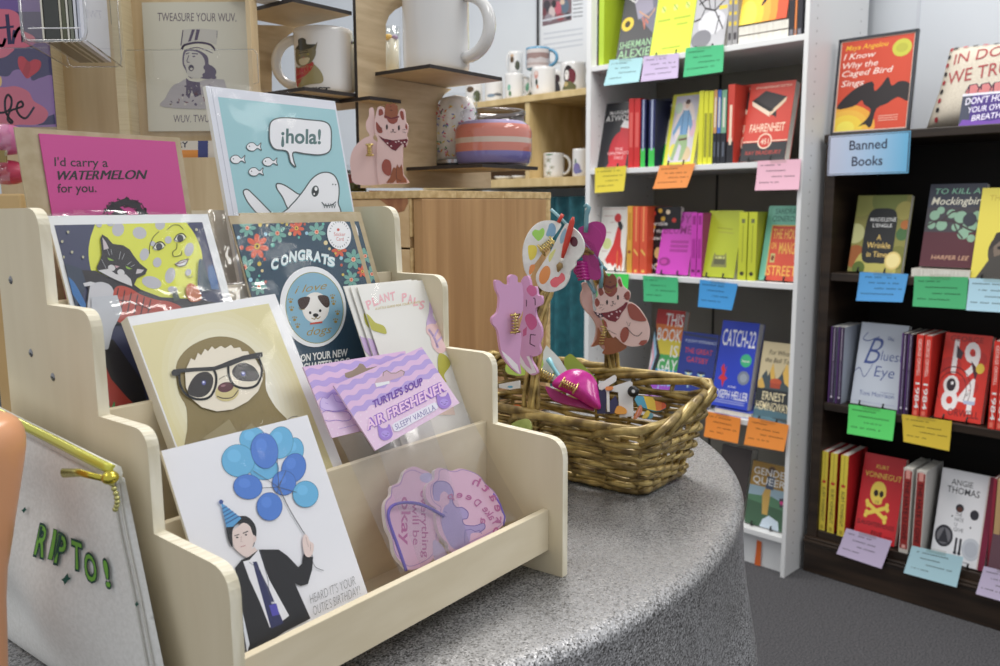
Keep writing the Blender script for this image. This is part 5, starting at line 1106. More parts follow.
# ---- air freshener packets
def freshener(P, quad, label, which):
    c = [P.px(*p) for p in quad]   # TL TR BR BL
    t = thing('air_freshener_packet', label, 'air freshener', P.w((c[2][0]+c[3][0])/2, min(c[2][1], c[3][1])-.08, 0), 'cards and packets on the plywood stand')
    mb = MB(); mb.slab(P, c, .0012, M((232, 200, 228), .5), n0=0)
    a = Art(P, mb); a.clip(c)
    TL_, TR_, BR_, BL_ = quad
    def uv(u, v_): return (TL_[0]*(1-u)*(1-v_)+TR_[0]*u*(1-v_)+BR_[0]*u*v_+BL_[0]*(1-u)*v_, TL_[1]*(1-u)*(1-v_)+TR_[1]*u*(1-v_)+BR_[1]*u*v_+BL_[1]*(1-u)*v_)
    a.px(); PU = (182, 158, 222); PK = (222, 184, 222)
    for r_ in range(7):
        for s_ in range(14): a.ell(*uv((s_+.5*(r_ % 2))/14, .5+r_/13), .8, .8, (238, 216, 236), n=8, up=False)
    a.n += a.step
    for k in range(5, -1, -1):
        y_ = .46-.083*(5-k)
        pts = [(-.05, -.05)]+[(-.05+1.1*j/44, y_+.018*math.sin(j*1.05)) for j in range(45)]+[(1.05, -.05)]
        a.poly([uv(*p) for p in pts], (PU, PK)[(5-k) % 2])
    if which == 0:
        a.px(300, 340, 5.55); dp = (110, 66, 170)
        a.poly([(413, 240), (425, 215), (455, 200), (460, 178), (480, 168), (500, 182), (530, 182), (560, 164), (580, 175), (575, 198), (540, 212), (500, 225), (500, 240), (420, 264)], (206, 170, 190)); a.poly([(416, 240), (495, 228), (497, 242), (424, 262)], (232, 232, 236)); a.line([(460, 200), (462, 180), (480, 170), (502, 184), (532, 184), (560, 168), (578, 178), (574, 194)], 4, (150, 130, 110))
        a.text("TURTLE'S SOUP", (408, 378), (684, 246), (-8, -38), dp, bold=.06, res=4)
        a.text('AIR FRESHENER', (372, 500), (812, 276), (-11, -50), (140, 90, 196), bold=.16, res=4); a.text('AIR FRESHENER', (372, 500), (812, 276), (-11, -50), (238, 200, 232), bold=.05, res=4)
        a.poly([(508, 478), (520, 462), (735, 350), (755, 348), (766, 372), (758, 386), (545, 508), (522, 508)], (232, 228, 242)); a.text('SLEEPY VANILLA', (532, 500), (752, 388), (-10, -30), (120, 110, 170), bold=.0, res=4)
        for cx, cy in ((475, 520), (800, 345)):
            a.poly([(cx-42, cy-8), (cx-44, cy-48), (cx-22, cy-30), (cx+6, cy-34), (cx+18, cy-54), (cx+32, cy-20), (cx+38, cy+6), (cx+22, cy+28), (cx-8, cy+38), (cx-34, cy+22)], (160, 126, 212), smooth=True, n=3); a.ell(cx-2, cy+2, 24, 20, (176, 150, 226)); a.line([(cx-20, cy+2), (cx-10, cy+6)], 3, (100, 70, 160)); a.line([(cx+6, cy-2), (cx+16, cy-2)], 3, (100, 70, 160)); a.line([(cx-6, cy+12), (cx+2, cy+14), (cx+8, cy+8)], 3, (100, 70, 160))
    else:
        a.px(300, 340, 5.55)
        a.poly([(250, 205), (248, 185), (290, 170), (318, 150), (330, 130), (350, 135), (368, 158), (430, 145), (420, 160), (370, 175), (300, 205), (268, 212)], (150, 130, 110))
        l_ = (160, 130, 210)
        a.poly([(110, 350), (125, 318), (150, 325), (180, 296), (200, 310), (240, 320), (260, 370), (230, 398), (170, 390), (130, 395), (112, 380)], (206, 184, 232), smooth=True); a.line([(110, 350), (125, 318), (150, 325), (180, 296), (200, 340), (250, 350), (262, 380), (180, 396), (120, 380)], 3, l_, smooth=True, closed=True)
        a.line([(120, 410), (150, 390), (190, 400), (240, 395), (275, 410), (280, 440), (240, 450), (200, 445), (160, 450), (130, 440)], 3, l_, smooth=True, closed=True); a.line([(140, 350), (155, 355)], 3, l_); a.line([(218, 494), (310, 470)], 2, l_)
    mb.build('header_card', t, merge=False)
    return t, c
def cloud(P, pts, ox, oy, sc, parent, name, draw, n0, alpha=None):
    loc = [P.px(ox+x/sc, oy+y/sc) for x, y in cat_rom(pts, 4)]
    mb = MB(); mb.slab(P, loc, .0035, M((232, 186, 214), .55), M((240, 226, 226), .6), n0=n0)
    a = Art(P.shifted(n0), mb); a.px(ox, oy, sc)
    inner = [((x-sum(p[0] for p in pts)/len(pts))*.93+sum(p[0] for p in pts)/len(pts), (y-sum(p[1] for p in pts)/len(pts))*.93+sum(p[1] for p in pts)/len(pts)) for x, y in pts]
    a.line(inner, 3, (170, 130, 200), smooth=True, closed=True); draw(a)
    o = mb.build(name, parent, merge=False); return o
P2b = Plane(D, .071-.004, .111, 26)
P1b = Plane(D, .071-.012, .111, 26)
# rear packet
t2, c2 = freshener(P2b, ((303, 367), (405, 351), (424, 416), (332, 438)), 'rear pastel purple air freshener packet behind the sleepy vanilla one', 1)
def dc(a):
    pk = (196, 96, 160)
    a.text('okay', (150, 270), (150, 500), (42, 0), pk, bold=.03, res=4); a.text('will be', (200, 300), (205, 500), (30, 0), pk, bold=.02); a.text('everything', (240, 240), (250, 560), (30, 0), pk, bold=.02)
    a.ell(270, 180, 34, 24, (190, 180, 224)); a.poly([(300, 480), (340, 500), (370, 560), (310, 580)], (200, 180, 220), smooth=True)
cloud(P2b, [(65, 330), (72, 290), (95, 262), (100, 220), (140, 200), (160, 150), (200, 128), (240, 140), (285, 165), (300, 240), (325, 330), (325, 440), (315, 540), (270, 590), (190, 620), (150, 590), (115, 545), (100, 470), (75, 410)], 370, 440, 4.76, t2, 'scented_cloud', dc, .001)
mb = MB(); mb.tube([P2b.w(*P2b.px(370+x/4.76, 440+y/4.76), .005) for x, y in cat_rom([(150, 630), (105, 500), (70, 400), (66, 350), (90, 318), (150, 306), (230, 318), (330, 370)], 5, False)], .0011, M((98, 70, 196), .5), 6); mb.build('hanging_cord', t2)
bagm = film('packet_film', 3.2, tint=(.92, .91, .92, 1), rough=.12, bump=.2, bscale=14)
mb = MB(); bq = [P2b.px(*p) for p in ((332, 440), (425, 420), (470, 560), (399, 585))]
def bg_(bq, P, n, amp, ph):
    return lambda s, q_: P.w(*(tuple((bq[0][i]*(1-s)+bq[1][i]*s)*(1-q_)+(bq[3][i]*(1-s)+bq[2][i]*s)*q_ for i in (0, 1))), n+amp*math.sin(PI*s)*math.sin(PI*q_)+.0008*math.sin(11*s+7*q_+ph))
mb.grid(bg_(bq, P2b, .006, .002, 0), 10, 14, bagm); mb.build('clear_bag', t2)
t1, c1 = freshener(P1b, ((333.5, 385.5), (421.5, 347), (459.5, 403), (375.5, 450.5)), 'front pastel purple sleepy vanilla air freshener packet', 0)
def dc(a):
    pk = (196, 96, 160); lv = (176, 156, 214); ol = (120, 90, 180)
    a.poly([(300, 262), (302, 215), (330, 196), (372, 206), (396, 250), (392, 290), (410, 320), (440, 322), (466, 345), (462, 372), (440, 380), (452, 404), (500, 408), (540, 396), (546, 420), (520, 440), (480, 446), (470, 490), (400, 520), (350, 440), (340, 380), (352, 320), (376, 300), (374, 262), (352, 244), (334, 262), (330, 290), (306, 286)], lv, smooth=True, n=3)
    a.line([(300, 262), (302, 215), (330, 196), (372, 206), (396, 250), (392, 290), (410, 320), (440, 322), (466, 345), (462, 372), (440, 380), (452, 404), (500, 408), (540, 396), (546, 420), (520, 440)], 4, ol, smooth=True)
    a.line([(450, 490), (452, 430), (480, 425), (500, 436), (520, 430), (530, 445)], 3, ol); a.line([(355, 340), (366, 346)], 3, ol); a.line([(350, 360), (362, 366)], 3, ol)
    def arcw(s, cx, cy, R_, a0, a1, h):
        for j, ch in enumerate(s):
            t_ = a0+(a1-a0)*j/(len(s)-1); an = math.radians(t_); x, y = cx+R_*math.cos(an), cy+R_*math.sin(an); tx, ty = -math.sin(an), math.cos(an); w_ = h*.42
            if a1 < a0: tx, ty = -tx, -ty
            a.text(ch, (x-tx*w_, y-ty*w_), (x+tx*w_, y+ty*w_), (-h*ty if a1 < a0 else h*ty, h*tx if a1 < a0 else -h*tx), pk, bold=.03, res=3)
    arcw('Breath', 430, 370, 168, 20, -66, 40)
    arcw('a Deep', 420, 380, 105, 2, -110, 34)
    a.text('Take', (590, 410), (530, 330), (30, -20), pk, bold=.02)
cloud(P1b, [(278, 235), (286, 205), (318, 180), (322, 140), (346, 126), (380, 138), (408, 140), (440, 130), (490, 142), (530, 165), (560, 205), (600, 240), (625, 280), (636, 330), (660, 380), (600, 440), (500, 490), (420, 530), (390, 520), (384, 490), (356, 460), (334, 410), (328, 350), (330, 322), (300, 300), (282, 270)], 370, 440, 4.76, t1, 'scented_cloud', dc, -.003)
mb = MB(); mb.tube([P1b.w(*P1b.px(370+x/4.76, 440+y/4.76), -.004) for x, y in [(600, 250), (632, 300), (655, 360), (650, 400)]], .0014, M((98, 70, 196), .5), 6); mb.build('hanging_cord', t1)
mb = MB(); bq = [P1b.px(*p) for p in ((375.5, 450.5), (459.5, 403), (521, 516), (420, 575))]
mb.grid(bg_(bq, P1b, .0025, .002, 2), 10, 14, bagm); mb.build('clear_bag', t1)
# ================================================================ pine crate, laser cut tower and what stands on it
def onb(b, *q): return D.onb(b, *q)
PINE = noise_mat('pine_front', (172, 128, 80), (198, 154, 102), (14, 14, .7), 4, 6, .5, .05, dist=.4)
PINE2 = noise_mat('pine_side', (206, 168, 118), (226, 194, 146), (3, 3, 12), 3, 4, .55, .04, dist=.8)
PEND = noise_mat('pine_end', (196, 160, 104), (226, 196, 140), (60, 60, 60), 2, 3, .65, .05)
KNOT = noise_mat('pine_knot', (140, 82, 52), (178, 120, 78), (30, 30, 10), 3, 3, .5)
CA0, CA1, CB0, CB1, CZ = .181, .433, .319, .60, .299
cr = thing('wooden_crate', 'pine wooden crate standing on the table behind the basket', 'crate', D.w((CA0+CA1)/2, (CB0+CB1)/2, 0))
mb = MB(); mb.box(D, CA0+.001, CA1-.011, CB0, CB0+.014, .002, CZ-.009, PINE); mb.build('front_board', cr, bevel=.001)
mb = MB(); mb.box(D, CA1-.0105, CA1, CB0+.001, CB0+.014, .002, CZ-.009, PEND); mb.build('end_board', cr)
g = D.ona(CA0, 415, 237)[2]; g2 = D.ona(CA0, 415, 248)[2]
x = D.ona(CA0, 410, 230)[1]
mb = MB(); mb.box(D, CA0-.0005, CA0+.012, CB0+.015, x, .002, g2, PEND); mb.box(D, CA0-.0005, CA0+.012, CB0+.015, x, g, CZ-.009, PEND); mb.build('corner_block', cr)
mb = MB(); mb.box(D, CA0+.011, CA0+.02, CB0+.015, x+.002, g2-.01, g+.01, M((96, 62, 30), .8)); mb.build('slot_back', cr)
for z0, z1 in ((.002, g2-.002), (g2+.0, CZ-.009)):
    mb = MB(); mb.box(D, CA0, CA0+.012, x+.001, CB1, z0, z1, PINE2); mb.build('side_board', cr, bevel=.001)
kp = [D.ona(CA0-.0004, *q) for q in ((368, 190.5), (375, 196), (388, 206), (397, 213), (404, 211), (408, 203), (407, 191))]
mb = MB(); mb.add([D.w(*q) for q in kp][::-1], [tuple(t) for t in tessellate_polygon([[V((q[1], q[2], 0)) for q in kp][::-1]])], KNOT); mb.build('knot', cr)
for i, (a0, a1) in enumerate(((CA0-.002, CA0+.06), (CA0+.0605, CA0+.15), (CA0+.1505, CA1))):
    mb = MB(); mb.box(D, a0, a1, CB0-.0, CB1, CZ-.0085, CZ, PEND); mb.build('top_board', cr, bevel=.0006)
mb = MB(); mb.box(D, CA0+.012, CA1, CB1-.012, CB1, .002, CZ-.009, PINE2); mb.build('back_board', cr)
mb = MB(); mb.box(D, CA1-.012, CA1, CB0+.015, CB1-.013, .002, CZ-.009, PINE2); mb.build('side_board', cr)
# tower
bT = .47
LW = noise_mat('laser_ply', (182, 158, 122), (204, 182, 146), (2.5, 2.5, 16), 5, 5, .6, .03, dist=.5)
BURN = M((40, 33, 31), .6)
tw = thing('display_shelf', 'laser cut plywood shelf tower with charred edges standing on the crate', 'shelf', D.w(.30, .52, CZ))
def panel(b, px, name):
    loc = [onb(b, *p) for p in px]; pts = [(a, max(z, CZ+.0005)) for a, _, z in loc]
    P = Plane(D, b, 0, 0); mb = MB(); mb.slab(P, pts, .0055, LW, BURN); return mb.build(name, tw)
panel(bT, [(354, -60), (413, -60), (413, 3), (404, 5), (395, 10), (389, 16), (386, 24), (386, 78), (452, 89), (445, 94), (439, 102), (436.5, 112), (437.5, 172), (491, 172), (491, 188), (360.5, 188)], 'front_panel')
mb = MB(); zA, zB, zU, zM = .447, .330, .516, .418
def shelf(a0, a1, b0, b1, z, th=.0045):
    mb = MB(); vs = [D.w(a, b, zz) for zz in (z-th, z) for b in (b0, b1) for a in (a0, a1)]
    mb.add(vs, [(0, 2, 3, 1), (4, 5, 7, 6)], LW); mb.add(vs, [(0, 1, 5, 4), (1, 3, 7, 5), (3, 2, 6, 7), (2, 0, 4, 6)], BURN); return mb.build('shelf', tw)
shelf(.259, .399, .375, .60, zA+.0035)
shelf(.311, .429, .338, .60, zB+.0035)
shelf(.138, .228, .476, .588, zU+.004)
shelf(.15, .235, .476, .588, zM+.004)
q = onb(.445, 370, 98.4); shelf(q[0]-.0, onb(.445, 401, 102)[0], .445, .60, q[2]+.003)
shelf(.13, q[0]-.0005, .50, .60, q[2]+.003)
# rear panel with a rounded window
panel(.59, [(235, 24), (297, 26), (299, 29), (290, 34), (280, 43), (274, 52), (272, 64), (272, 200), (235, 200)], 'rear_panel')
# mug
CER = M((222, 221, 220), .12, 0, .6)
def mug(c, r, h, hdir, label, group=None, art=None, mat=None, hm=None, hsc=1.0, name='mug', cat='mug', taper=0.0):
    mat = mat or CER; c = V(c); t = thing(name, label, cat, c, group)
    mb = MB(); mb.lathe(c, [(0, 0), (r*.86, 0), (r*.94, .002), (r*(.99-taper), .006), (r*(1-taper), h*.2), (r, h*.9), (r, h-.001), (r-.001, h), (r-.003, h-.001), (r-.0035, h*.9), (r*.9-.003, .008), (0, .006)], mat, 40); mb.build('body', t)
    hd = V((math.cos(hdir), math.sin(hdir), 0)); pts = []
    for k in range(17):
        u = -1+2*k/16; an = u*PI/2
        pts.append(c+hd*(r*.97+.026*hsc*math.cos(an)*1.1)+Z*(h*.52+h*.36*math.sin(an)))
    mb = MB(); mb.tube(pts, .0058*hsc, hm or mat, 10, flat=1.5); mb.build('handle', t)
    if art:
        mb = MB(); view = (CAM-c); v0 = math.atan2(view.y, view.x)
        class Cyl:
            maxlen = .005
            N = V((0, 0, 1))
            def w(s, x, y, n=0):
                an = v0 + x/r; return c+V((math.cos(an), math.sin(an), 0))*(r+.0004+n)+Z*y
        a = Art(Cyl(), mb, rough=.2); a.rect01(-r*1.2, 0, r*1.2, h); art(a); mb.build('printed_picture', t, merge=False)
    return t
depthof = lambda p: (p-CAM).dot(_f)
# big mug on shelf A
c = D.w(.310, .425, zA+.0045); 
ctr = hit(436.5, 60, c, D.B); c = V((ctr.x, ctr.y, c.z)); r = 33*depthof(c)/FPX
bigmug = mug(c, r, .105, -.45, 'large plain white mug with a rounded handle on the upper plywood shelf', hsc=1.25)
def glass(c, r, h, wax, lab, top=()):
    t = thing('candle', lab, 'candle', c); mb = MB(); mb.lathe(c, [(0, 0), (r, .0), (r, h), (r-.0015, h), (r-.0018, h*.84)], film('jar_glass', 2.5, tint=(.96, .97, .96, 1), rough=.04, bump=0), 28); mb.build('glass_jar', t)
    mb = MB(); mb.lathe(c, [(0, .006), (r-.0025, .006), (r-.0025, h*.8), (0, h*.8)], wax, 24); mb.build('wax', t)
    if top:
        mb = MB()
        for dx, dy, rr, cc in top: mb.ball(V(c)+V((dx*r, dy*r, h*.82)), rr, rr, rr*.8, M(cc, .6), 10, 6)
        mb.build('flower_topping', t)
    return t
wx = noise_mat('cream_wax', (206, 198, 176), (216, 208, 188), (1, 1, 1), 30, 2, .5)
def at(b, x, y, z): p = hit(x, y, D.w(0, b, 0), D.B); return V((p.x, p.y, .77+z))
glass(at(.555, 392, 60, zA+.004), .0125, .083, wx, 'tall cream candle glass with yellow flower topping, left of the large white mug', [(-.3, -.5, .006, (226, 180, 70)), (.4, -.4, .005, (160, 130, 170)), (.1, .3, .005, (120, 150, 90))])
glass(at(.50, 353, 60, zM+.0045), .0145, .078, wx, 'tall cream candle glass with purple topping beside the cowboy cat mug', [(-.3, -.5, .007, (90, 66, 84)), (.4, -.4, .005, (110, 140, 60))])
# cowboy cat mug
c = at(.525, 324, 60, zM+.0045)
def d(a):
    a.px = None
    k = (56, 56, 50)
    a.rect01(-.057, 0, -.007, .08)
    def S(x, y): return ((x-305)/130*.9+.12, (545-y)/375)
    def Pp(pts, c_, sm=True): a.poly([S(*p) for p in pts], c_, smooth=sm)
    Pp([(325, 395), (350, 400), (400, 375), (440, 430), (445, 490), (400, 500), (330, 505)], (150, 140, 96)); Pp([(325, 400), (352, 404), (412, 376), (405, 420), (370, 460), (328, 505)], (176, 40, 52)); Pp([(330, 300), (345, 290), (400, 285), (424, 310), (420, 350), (400, 385), (360, 395), (332, 370), (325, 330)], (120, 112, 84))
    Pp([(322, 290), (330, 300), (345, 280)], (110, 100, 70), False); Pp([(432, 265), (412, 300), (425, 310)], (110, 100, 70), False)
    Pp([(335, 285), (350, 272), (350, 245), (372, 238), (388, 250), (392, 275), (425, 280), (405, 300), (370, 306), (345, 298)], k)
    for x in (355, 395): a.ell(*S(x, 332), .03, .014, (190, 180, 90)); a.ell(*S(x, 332), .012, .012, (30, 30, 26))
    a.ell(*S(376, 350), .03, .015, (180, 100, 90)); Pp([(352, 356), (400, 352), (390, 385), (362, 388)], (196, 186, 156))
    for y in (310, 322): a.line([S(355, y), S(395, y)], .012, (60, 56, 46))
    a.text('FELINIST', S(318, 545), S(470, 545), (0, .07), (34, 34, 34), bold=.06)
mug(c, .037, .08, 3.0, 'white mug printed with a cat wearing a cowboy hat and red bandana', art=d)
# layered candle jar on shelf B
c = at(.395, 493.5, 160, zB+.0045); r = 38.5*depthof(c)/FPX
t = thing('candle', 'wide glass jar candle with coral, cream and lilac layers', 'candle', c)
h = .068
GL = film('thick_glass', 2.2, tint=(.95, .96, .97, 1), rough=.05, bump=.05)
mb = MB(); mb.lathe(c, [(0, .001), (r*.86, .001), (r*.97, .006), (r, .014), (r, .046), (r*.93, .055), (r*.80, .060), (r*.80, .066), (r*.84, .069), (r*.84, .073), (r*.78, .075), (r*.76, .070)], GL, 48); mb.build('glass_jar', t)
k = r*.985
cols = [(150, 146, 190), (132, 124, 196), (226, 130, 112), (226, 200, 184), (228, 134, 116), (222, 122, 106), (176, 160, 196)]
mb = MB(); ms = [M((144, 138, 176), .7), M((128, 122, 198), .7), M((226, 132, 112), .7), M((224, 202, 186), .7), M((228, 132, 112), .7), M((228, 132, 112), .7), M((176, 160, 200), .7), M((176, 160, 200), .7)]
mb.lathe(c, [(0, .003), (k*.93, .004), (k, .019), (k, .030), (k, .037), (k, .048), (k*.94, .0545), (k*.79, .0595), (0, .062)], ms[0], 48, mats=[ms[0], ms[1], ms[2], ms[3], ms[4], ms[5], ms[6], ms[7]]); mb.build('layered_wax', t)
# sprinkle jar
c = at(.455, 457, 160, zB+.0045); r = 21*depthof(c)/FPX
t = thing('sprinkle_jar', 'clear jar of white topping and rainbow sprinkles behind the layered candle', 'jar', c)
mb = MB(); mb.lathe(c, [(0, .001), (r, .001), (r, .088), (r*.9, .094), (r*.9, .1)], GL, 36); mb.build('glass_jar', t)
mb = MB(); mb.lathe(c, [(r*1.01, 0), (r*1.02, .006), (r*1.01, .0061)], BLACK, 36); mb.lathe(c, [(r*1.01, .006), (r*1.01, .011)], M((170, 170, 174), .25, 1), 36); mb.build('base_ring', t)
mb = MB(); wmt = noise_mat('white_topping', (220, 216, 208), (236, 232, 226), (1, 1, 1), 80, 3, .8, .3); mb.lathe(c, [(0, .012), (r*.93, .012), (r*.93, .08), (r*.7, .095), (0, .1)], wmt, 30); mb.build('filling', t)
mb = MB(); sc = ((226, 60, 60), (60, 150, 90), (70, 100, 200), (240, 150, 60), (230, 110, 170), (240, 214, 70), (150, 60, 120))
for i in range(240):
    an = rnd.random()*2*PI; zz = .016+.07*rnd.random()**1.5; p0 = c+V((math.cos(an), math.sin(an), 0))*r*.95+Z*zz; dv = V((rnd.random()-.5, rnd.random()-.5, rnd.random()-.5)).normalized()*.0022
    mb.tube([p0-dv, p0+dv], .0008, M(rnd.choice(sc), .5), 5)
o = mb.build('sprinkles', t); o['kind'] = 'stuff'
# little jar seen between the tabs
c = at(.56, 351, 145, .300); t = thing('candle', 'short green and red candle jar glimpsed behind the cat hair clip on the crate', 'candle', c)
mb = MB(); mb.lathe(c, [(0, .001), (.02, .001), (.02, .034), (.0185, .04)], GL, 28); mb.build('glass_jar', t)
mb = MB(); mb.lathe(c, [(0, .003), (.0188, .003), (.0188, .014), (.0188, .026), (0, .0262)], BLACK, 28, mats=[M((96, 110, 60), .7), M((96, 110, 60), .7), M((150, 40, 46), .7), M((150, 40, 46), .7)]); mb.build('layered_wax', t)
# something dark and boxy on the top left shelf
c = at(.53, 262, 5, zU+.0045); t = thing('gift_box', 'white and navy box on the upper plywood shelf at the top frame edge', 'box', c)
P = Plane(D, .50, .77*0+zU+.0045, 0); xx = P.px(256, 8)[0]; xb = P.px(282, 8)[0]
mb = MB(); mb.slab(P, [(xx-.02, 0), (xb, 0), (xb, .06), (xx-.02, .06)], .03, M((222, 224, 230), .5)); a = Art(P, mb); a.rect01(xx-.02, 0, xb, .06); a.text('cling', (.1, .06), (.5, .1), (0, .14), (40, 44, 60)); mb.build('carton', t, merge=False)
mb = MB(); mb.slab(P, [(xb+.0005, 0), (xb+.022, 0), (xb+.022, .06), (xb+.0005, .06)], .03, M((50, 56, 80), .5)); mb.build('lid', t)
# ================================================================ hair clips
CF = Frame(D.w(.215, .14, 0), V((1, 0, 0)), V((0, 1, 0)))    # faces the photographer's side of the table
FG = Frame(D.w(.215, .14, 0), head(100), head(10))
def plate(P, px, ox, oy, sc, th, m, parent, name, draw=None, smooth=True, n0=0.0, medge=None, n=4, rough=.25):
    pts = cat_rom(px, n) if smooth else px
    loc = [P.px(ox+x/sc, oy+y/sc) for x, y in pts]
    if sum(p[0]*q[1]-q[0]*p[1] for p, q in zip(loc, loc[1:]+loc[:1])) < 0: loc.reverse()
    mb = MB(); nn = len(loc)
    tr = tessellate_polygon([[V((x, y, 0)) for x, y in loc]])
    fr = [P.w(x, y, n0) for x, y in loc]; bk = [P.w(x, y, n0-th) for x, y in loc]
    def ori(t, s):
        a_, b_, c_ = (loc[k] for k in t); ar = (b_[0]-a_[0])*(c_[1]-a_[1])-(c_[0]-a_[0])*(b_[1]-a_[1])
        return tuple(t) if (ar > 0) == s else tuple(t[::-1])
    mb.add(fr, [ori(t, True) for t in tr], m); mb.add(bk, [ori(t, False) for t in tr], m)
    mb.add(fr+bk, [((i+1) % nn, i, nn+i, nn+(i+1) % nn) for i in range(nn)], medge or m, True)
    if draw: a = Art(P.shifted(n0), mb, rough=rough); a.px(ox, oy, sc); draw(a)
    return mb.build(name, parent, merge=False)
def spring(P, cx, cy, ln, r, parent, ang=90, n0=-.004):
    x, y = P.px(cx, cy); mb = MB(); ca, sa = math.cos(math.radians(ang)), math.sin(math.radians(ang)); pts = []
    for k in range(73):
        t_ = k/72; u = (t_-.5)*ln; an = t_*2*PI*6
        pts.append(P.w(x+ca*u-sa*r*math.cos(an), y+sa*u+ca*r*math.cos(an), n0+r*math.sin(an)))
    mb.tube(pts, .0006, GOLD, 6); mb.tube([P.w(x-ca*ln*.62, y-sa*ln*.62, n0), P.w(x+ca*ln*.62, y+sa*ln*.62, n0)], .0008, GOLD, 6)
    for s in (-1, 1): mb.tube([P.w(x+ca*ln*.5*s-sa*r*1.6, y+sa*ln*.5*s+ca*r*1.6, n0), P.w(x+ca*ln*.5*s+sa*r*1.6, y+sa*ln*.5*s-ca*r*1.6, n0)], .0011, GOLD, 6)
    mb.build('spring', parent)
CPK = M((228, 192, 188), .22); RUST = (158, 76, 62); RD = (150, 70, 58); K_ = (44, 30, 32)
def catface(a, f):
    """cat clip artwork given in the frame f(x,y)"""
    pass
# --- cat clip standing on the crate
P = Plane(D, .375, CZ, 0)
P = Plane(Frame(D.w(CA0+.02, .36, 0), head(97), head(7)), 0, CZ, 0)
t = thing('hair_clip', 'pink cowboy cat claw clip standing on the crate below the plywood shelf', 'hair clip', P.w(P.px(385, 184)[0], 0, -.01), 'novelty claw clips')
P2 = Plane(Frame(D.w(CA0+.02, .36, 0)+V((0, .012, 0)), head(82), head(-8)), 0, CZ, 0)
plate(P2, [(185, 235), (206, 186), (207, 140), (226, 124), (244, 150), (250, 300), (236, 345), (270, 380), (296, 470), (300, 600), (290, 672), (110, 672), (78, 590), (74, 480), (108, 400), (170, 345), (212, 325), (190, 285)], 340, 90, 7.14, .003, CPK, t, 'back_plate', n=3)
def d(a):
    w = (232, 200, 196)
    a.poly([(318, 200), (318, 168), (325, 110), (340, 96), (362, 104), (380, 94), (400, 106), (412, 120), (412, 180), (400, 200), (366, 206)], (150, 84, 54), smooth=True)
    a.poly([(322, 180), (366, 200), (420, 184), (424, 194), (368, 214), (320, 194)], (110, 36, 44)); a.ell(366, 145, 10, 5, (110, 60, 40)); a.ell(362, 120, 4, 4, (96, 50, 36))
    a.poly([(276, 150), (284, 136), (300, 140), (310, 170), (286, 184), (276, 176)], RD, smooth=True); a.poly([(428, 160), (440, 148), (452, 160), (458, 196), (452, 216), (436, 200)], RD, smooth=True)
    a.poly([(334, 196), (356, 206), (404, 202), (414, 196), (408, 226), (384, 242), (356, 236), (340, 218)], RD, smooth=True); a.poly([(258, 230), (272, 240), (300, 280), (302, 304), (276, 306), (260, 280)], RD, smooth=True); a.poly([(470, 236), (482, 262), (480, 286), (466, 270)], RD)
    a.ell(335, 264, 7, 19, K_); a.ell(421, 270, 7, 19, K_); a.poly([(370, 280), (388, 282), (378, 292)], K_); a.line([(358, 294), (370, 302), (379, 292), (390, 304), (400, 298)], 3, K_, smooth=True)
    for l in ([(280, 262), (302, 274)], [(276, 284), (298, 288)], [(446, 286), (470, 280)], [(448, 300), (470, 304)]): a.line(l, 2.5, K_)
    a.poly([(272, 322), (310, 346), (380, 360), (450, 352), (480, 348), (486, 362), (470, 384), (474, 410), (460, 412), (452, 380), (430, 400), (398, 434), (370, 424), (330, 386), (300, 356)], (110, 28, 42))
    for x, y in ((310, 356), (340, 380), (366, 400), (400, 372), (420, 366), (440, 376), (356, 366), (462, 372)): a.ell(x, y, 7, 5, ((226, 196, 196), (60, 24, 50))[(x//10) % 2], 30)
    a.poly([(300, 530), (320, 496), (350, 500), (366, 530), (366, 590), (352, 612), (320, 600), (302, 570)], RUST, smooth=True)
    a.poly([(375, 570), (386, 550), (398, 560), (410, 530), (424, 556), (440, 530), (448, 560), (452, 610), (475, 640), (478, 662), (405, 664), (400, 640), (380, 664), (330, 664), (360, 620)], (150, 84, 54)); a.line([(404, 560), (402, 620), (412, 640), (440, 650)], 3, K_)
plate(P, [(262, 148), (272, 122), (296, 116), (316, 134), (328, 168), (372, 186), (410, 180), (424, 144), (442, 132), (462, 150), (468, 220), (484, 250), (484, 290), (474, 322), (484, 352), (474, 398), (450, 410), (446, 520), (450, 600), (478, 640), (480, 668), (320, 670), (280, 668), (262, 560), (262, 420), (268, 350), (250, 310), (248, 220)], 340, 90, 7.14, .0035, CPK, t, 'front_plate', d, n=3)
spring(P2, 340+212/7.14, 90+430/7.14, .012, .0028, t, 90, .006)
# --- clips on the basket handle: cat clip, right
P = Plane(FG, -.0, 0, 0)
def hangclip(label): return thing('hair_clip', label, 'hair clip', P.w(0, .1, 0), 'novelty claw clips')
FG2 = Frame(D.w(.295, .14, 0)-V((0, .044, 0)), head(104), head(14)); P = Plane(FG2, 0, 0, 0); PB = Plane(Frame(D.w(.295, .14, 0)-V((0, .024, 0)), head(74), head(-16)), 0, 0, 0)
t = thing('hair_clip', 'pink cowboy cat claw clip hanging from the right side of the basket handle', 'hair clip', P.w(*P.px(620, 340), 0), 'novelty claw clips')
plate(PB, [(160, 170), (190, 160), (215, 200), (230, 260), (240, 360), (300, 440), (330, 560), (330, 650), (260, 590), (225, 620), (250, 570), (262, 480), (230, 410), (190, 370), (155, 310), (150, 250), (165, 210)], 560, 260, 7.14, .003, M((206, 164, 156), .3), t, 'back_plate', n=3)
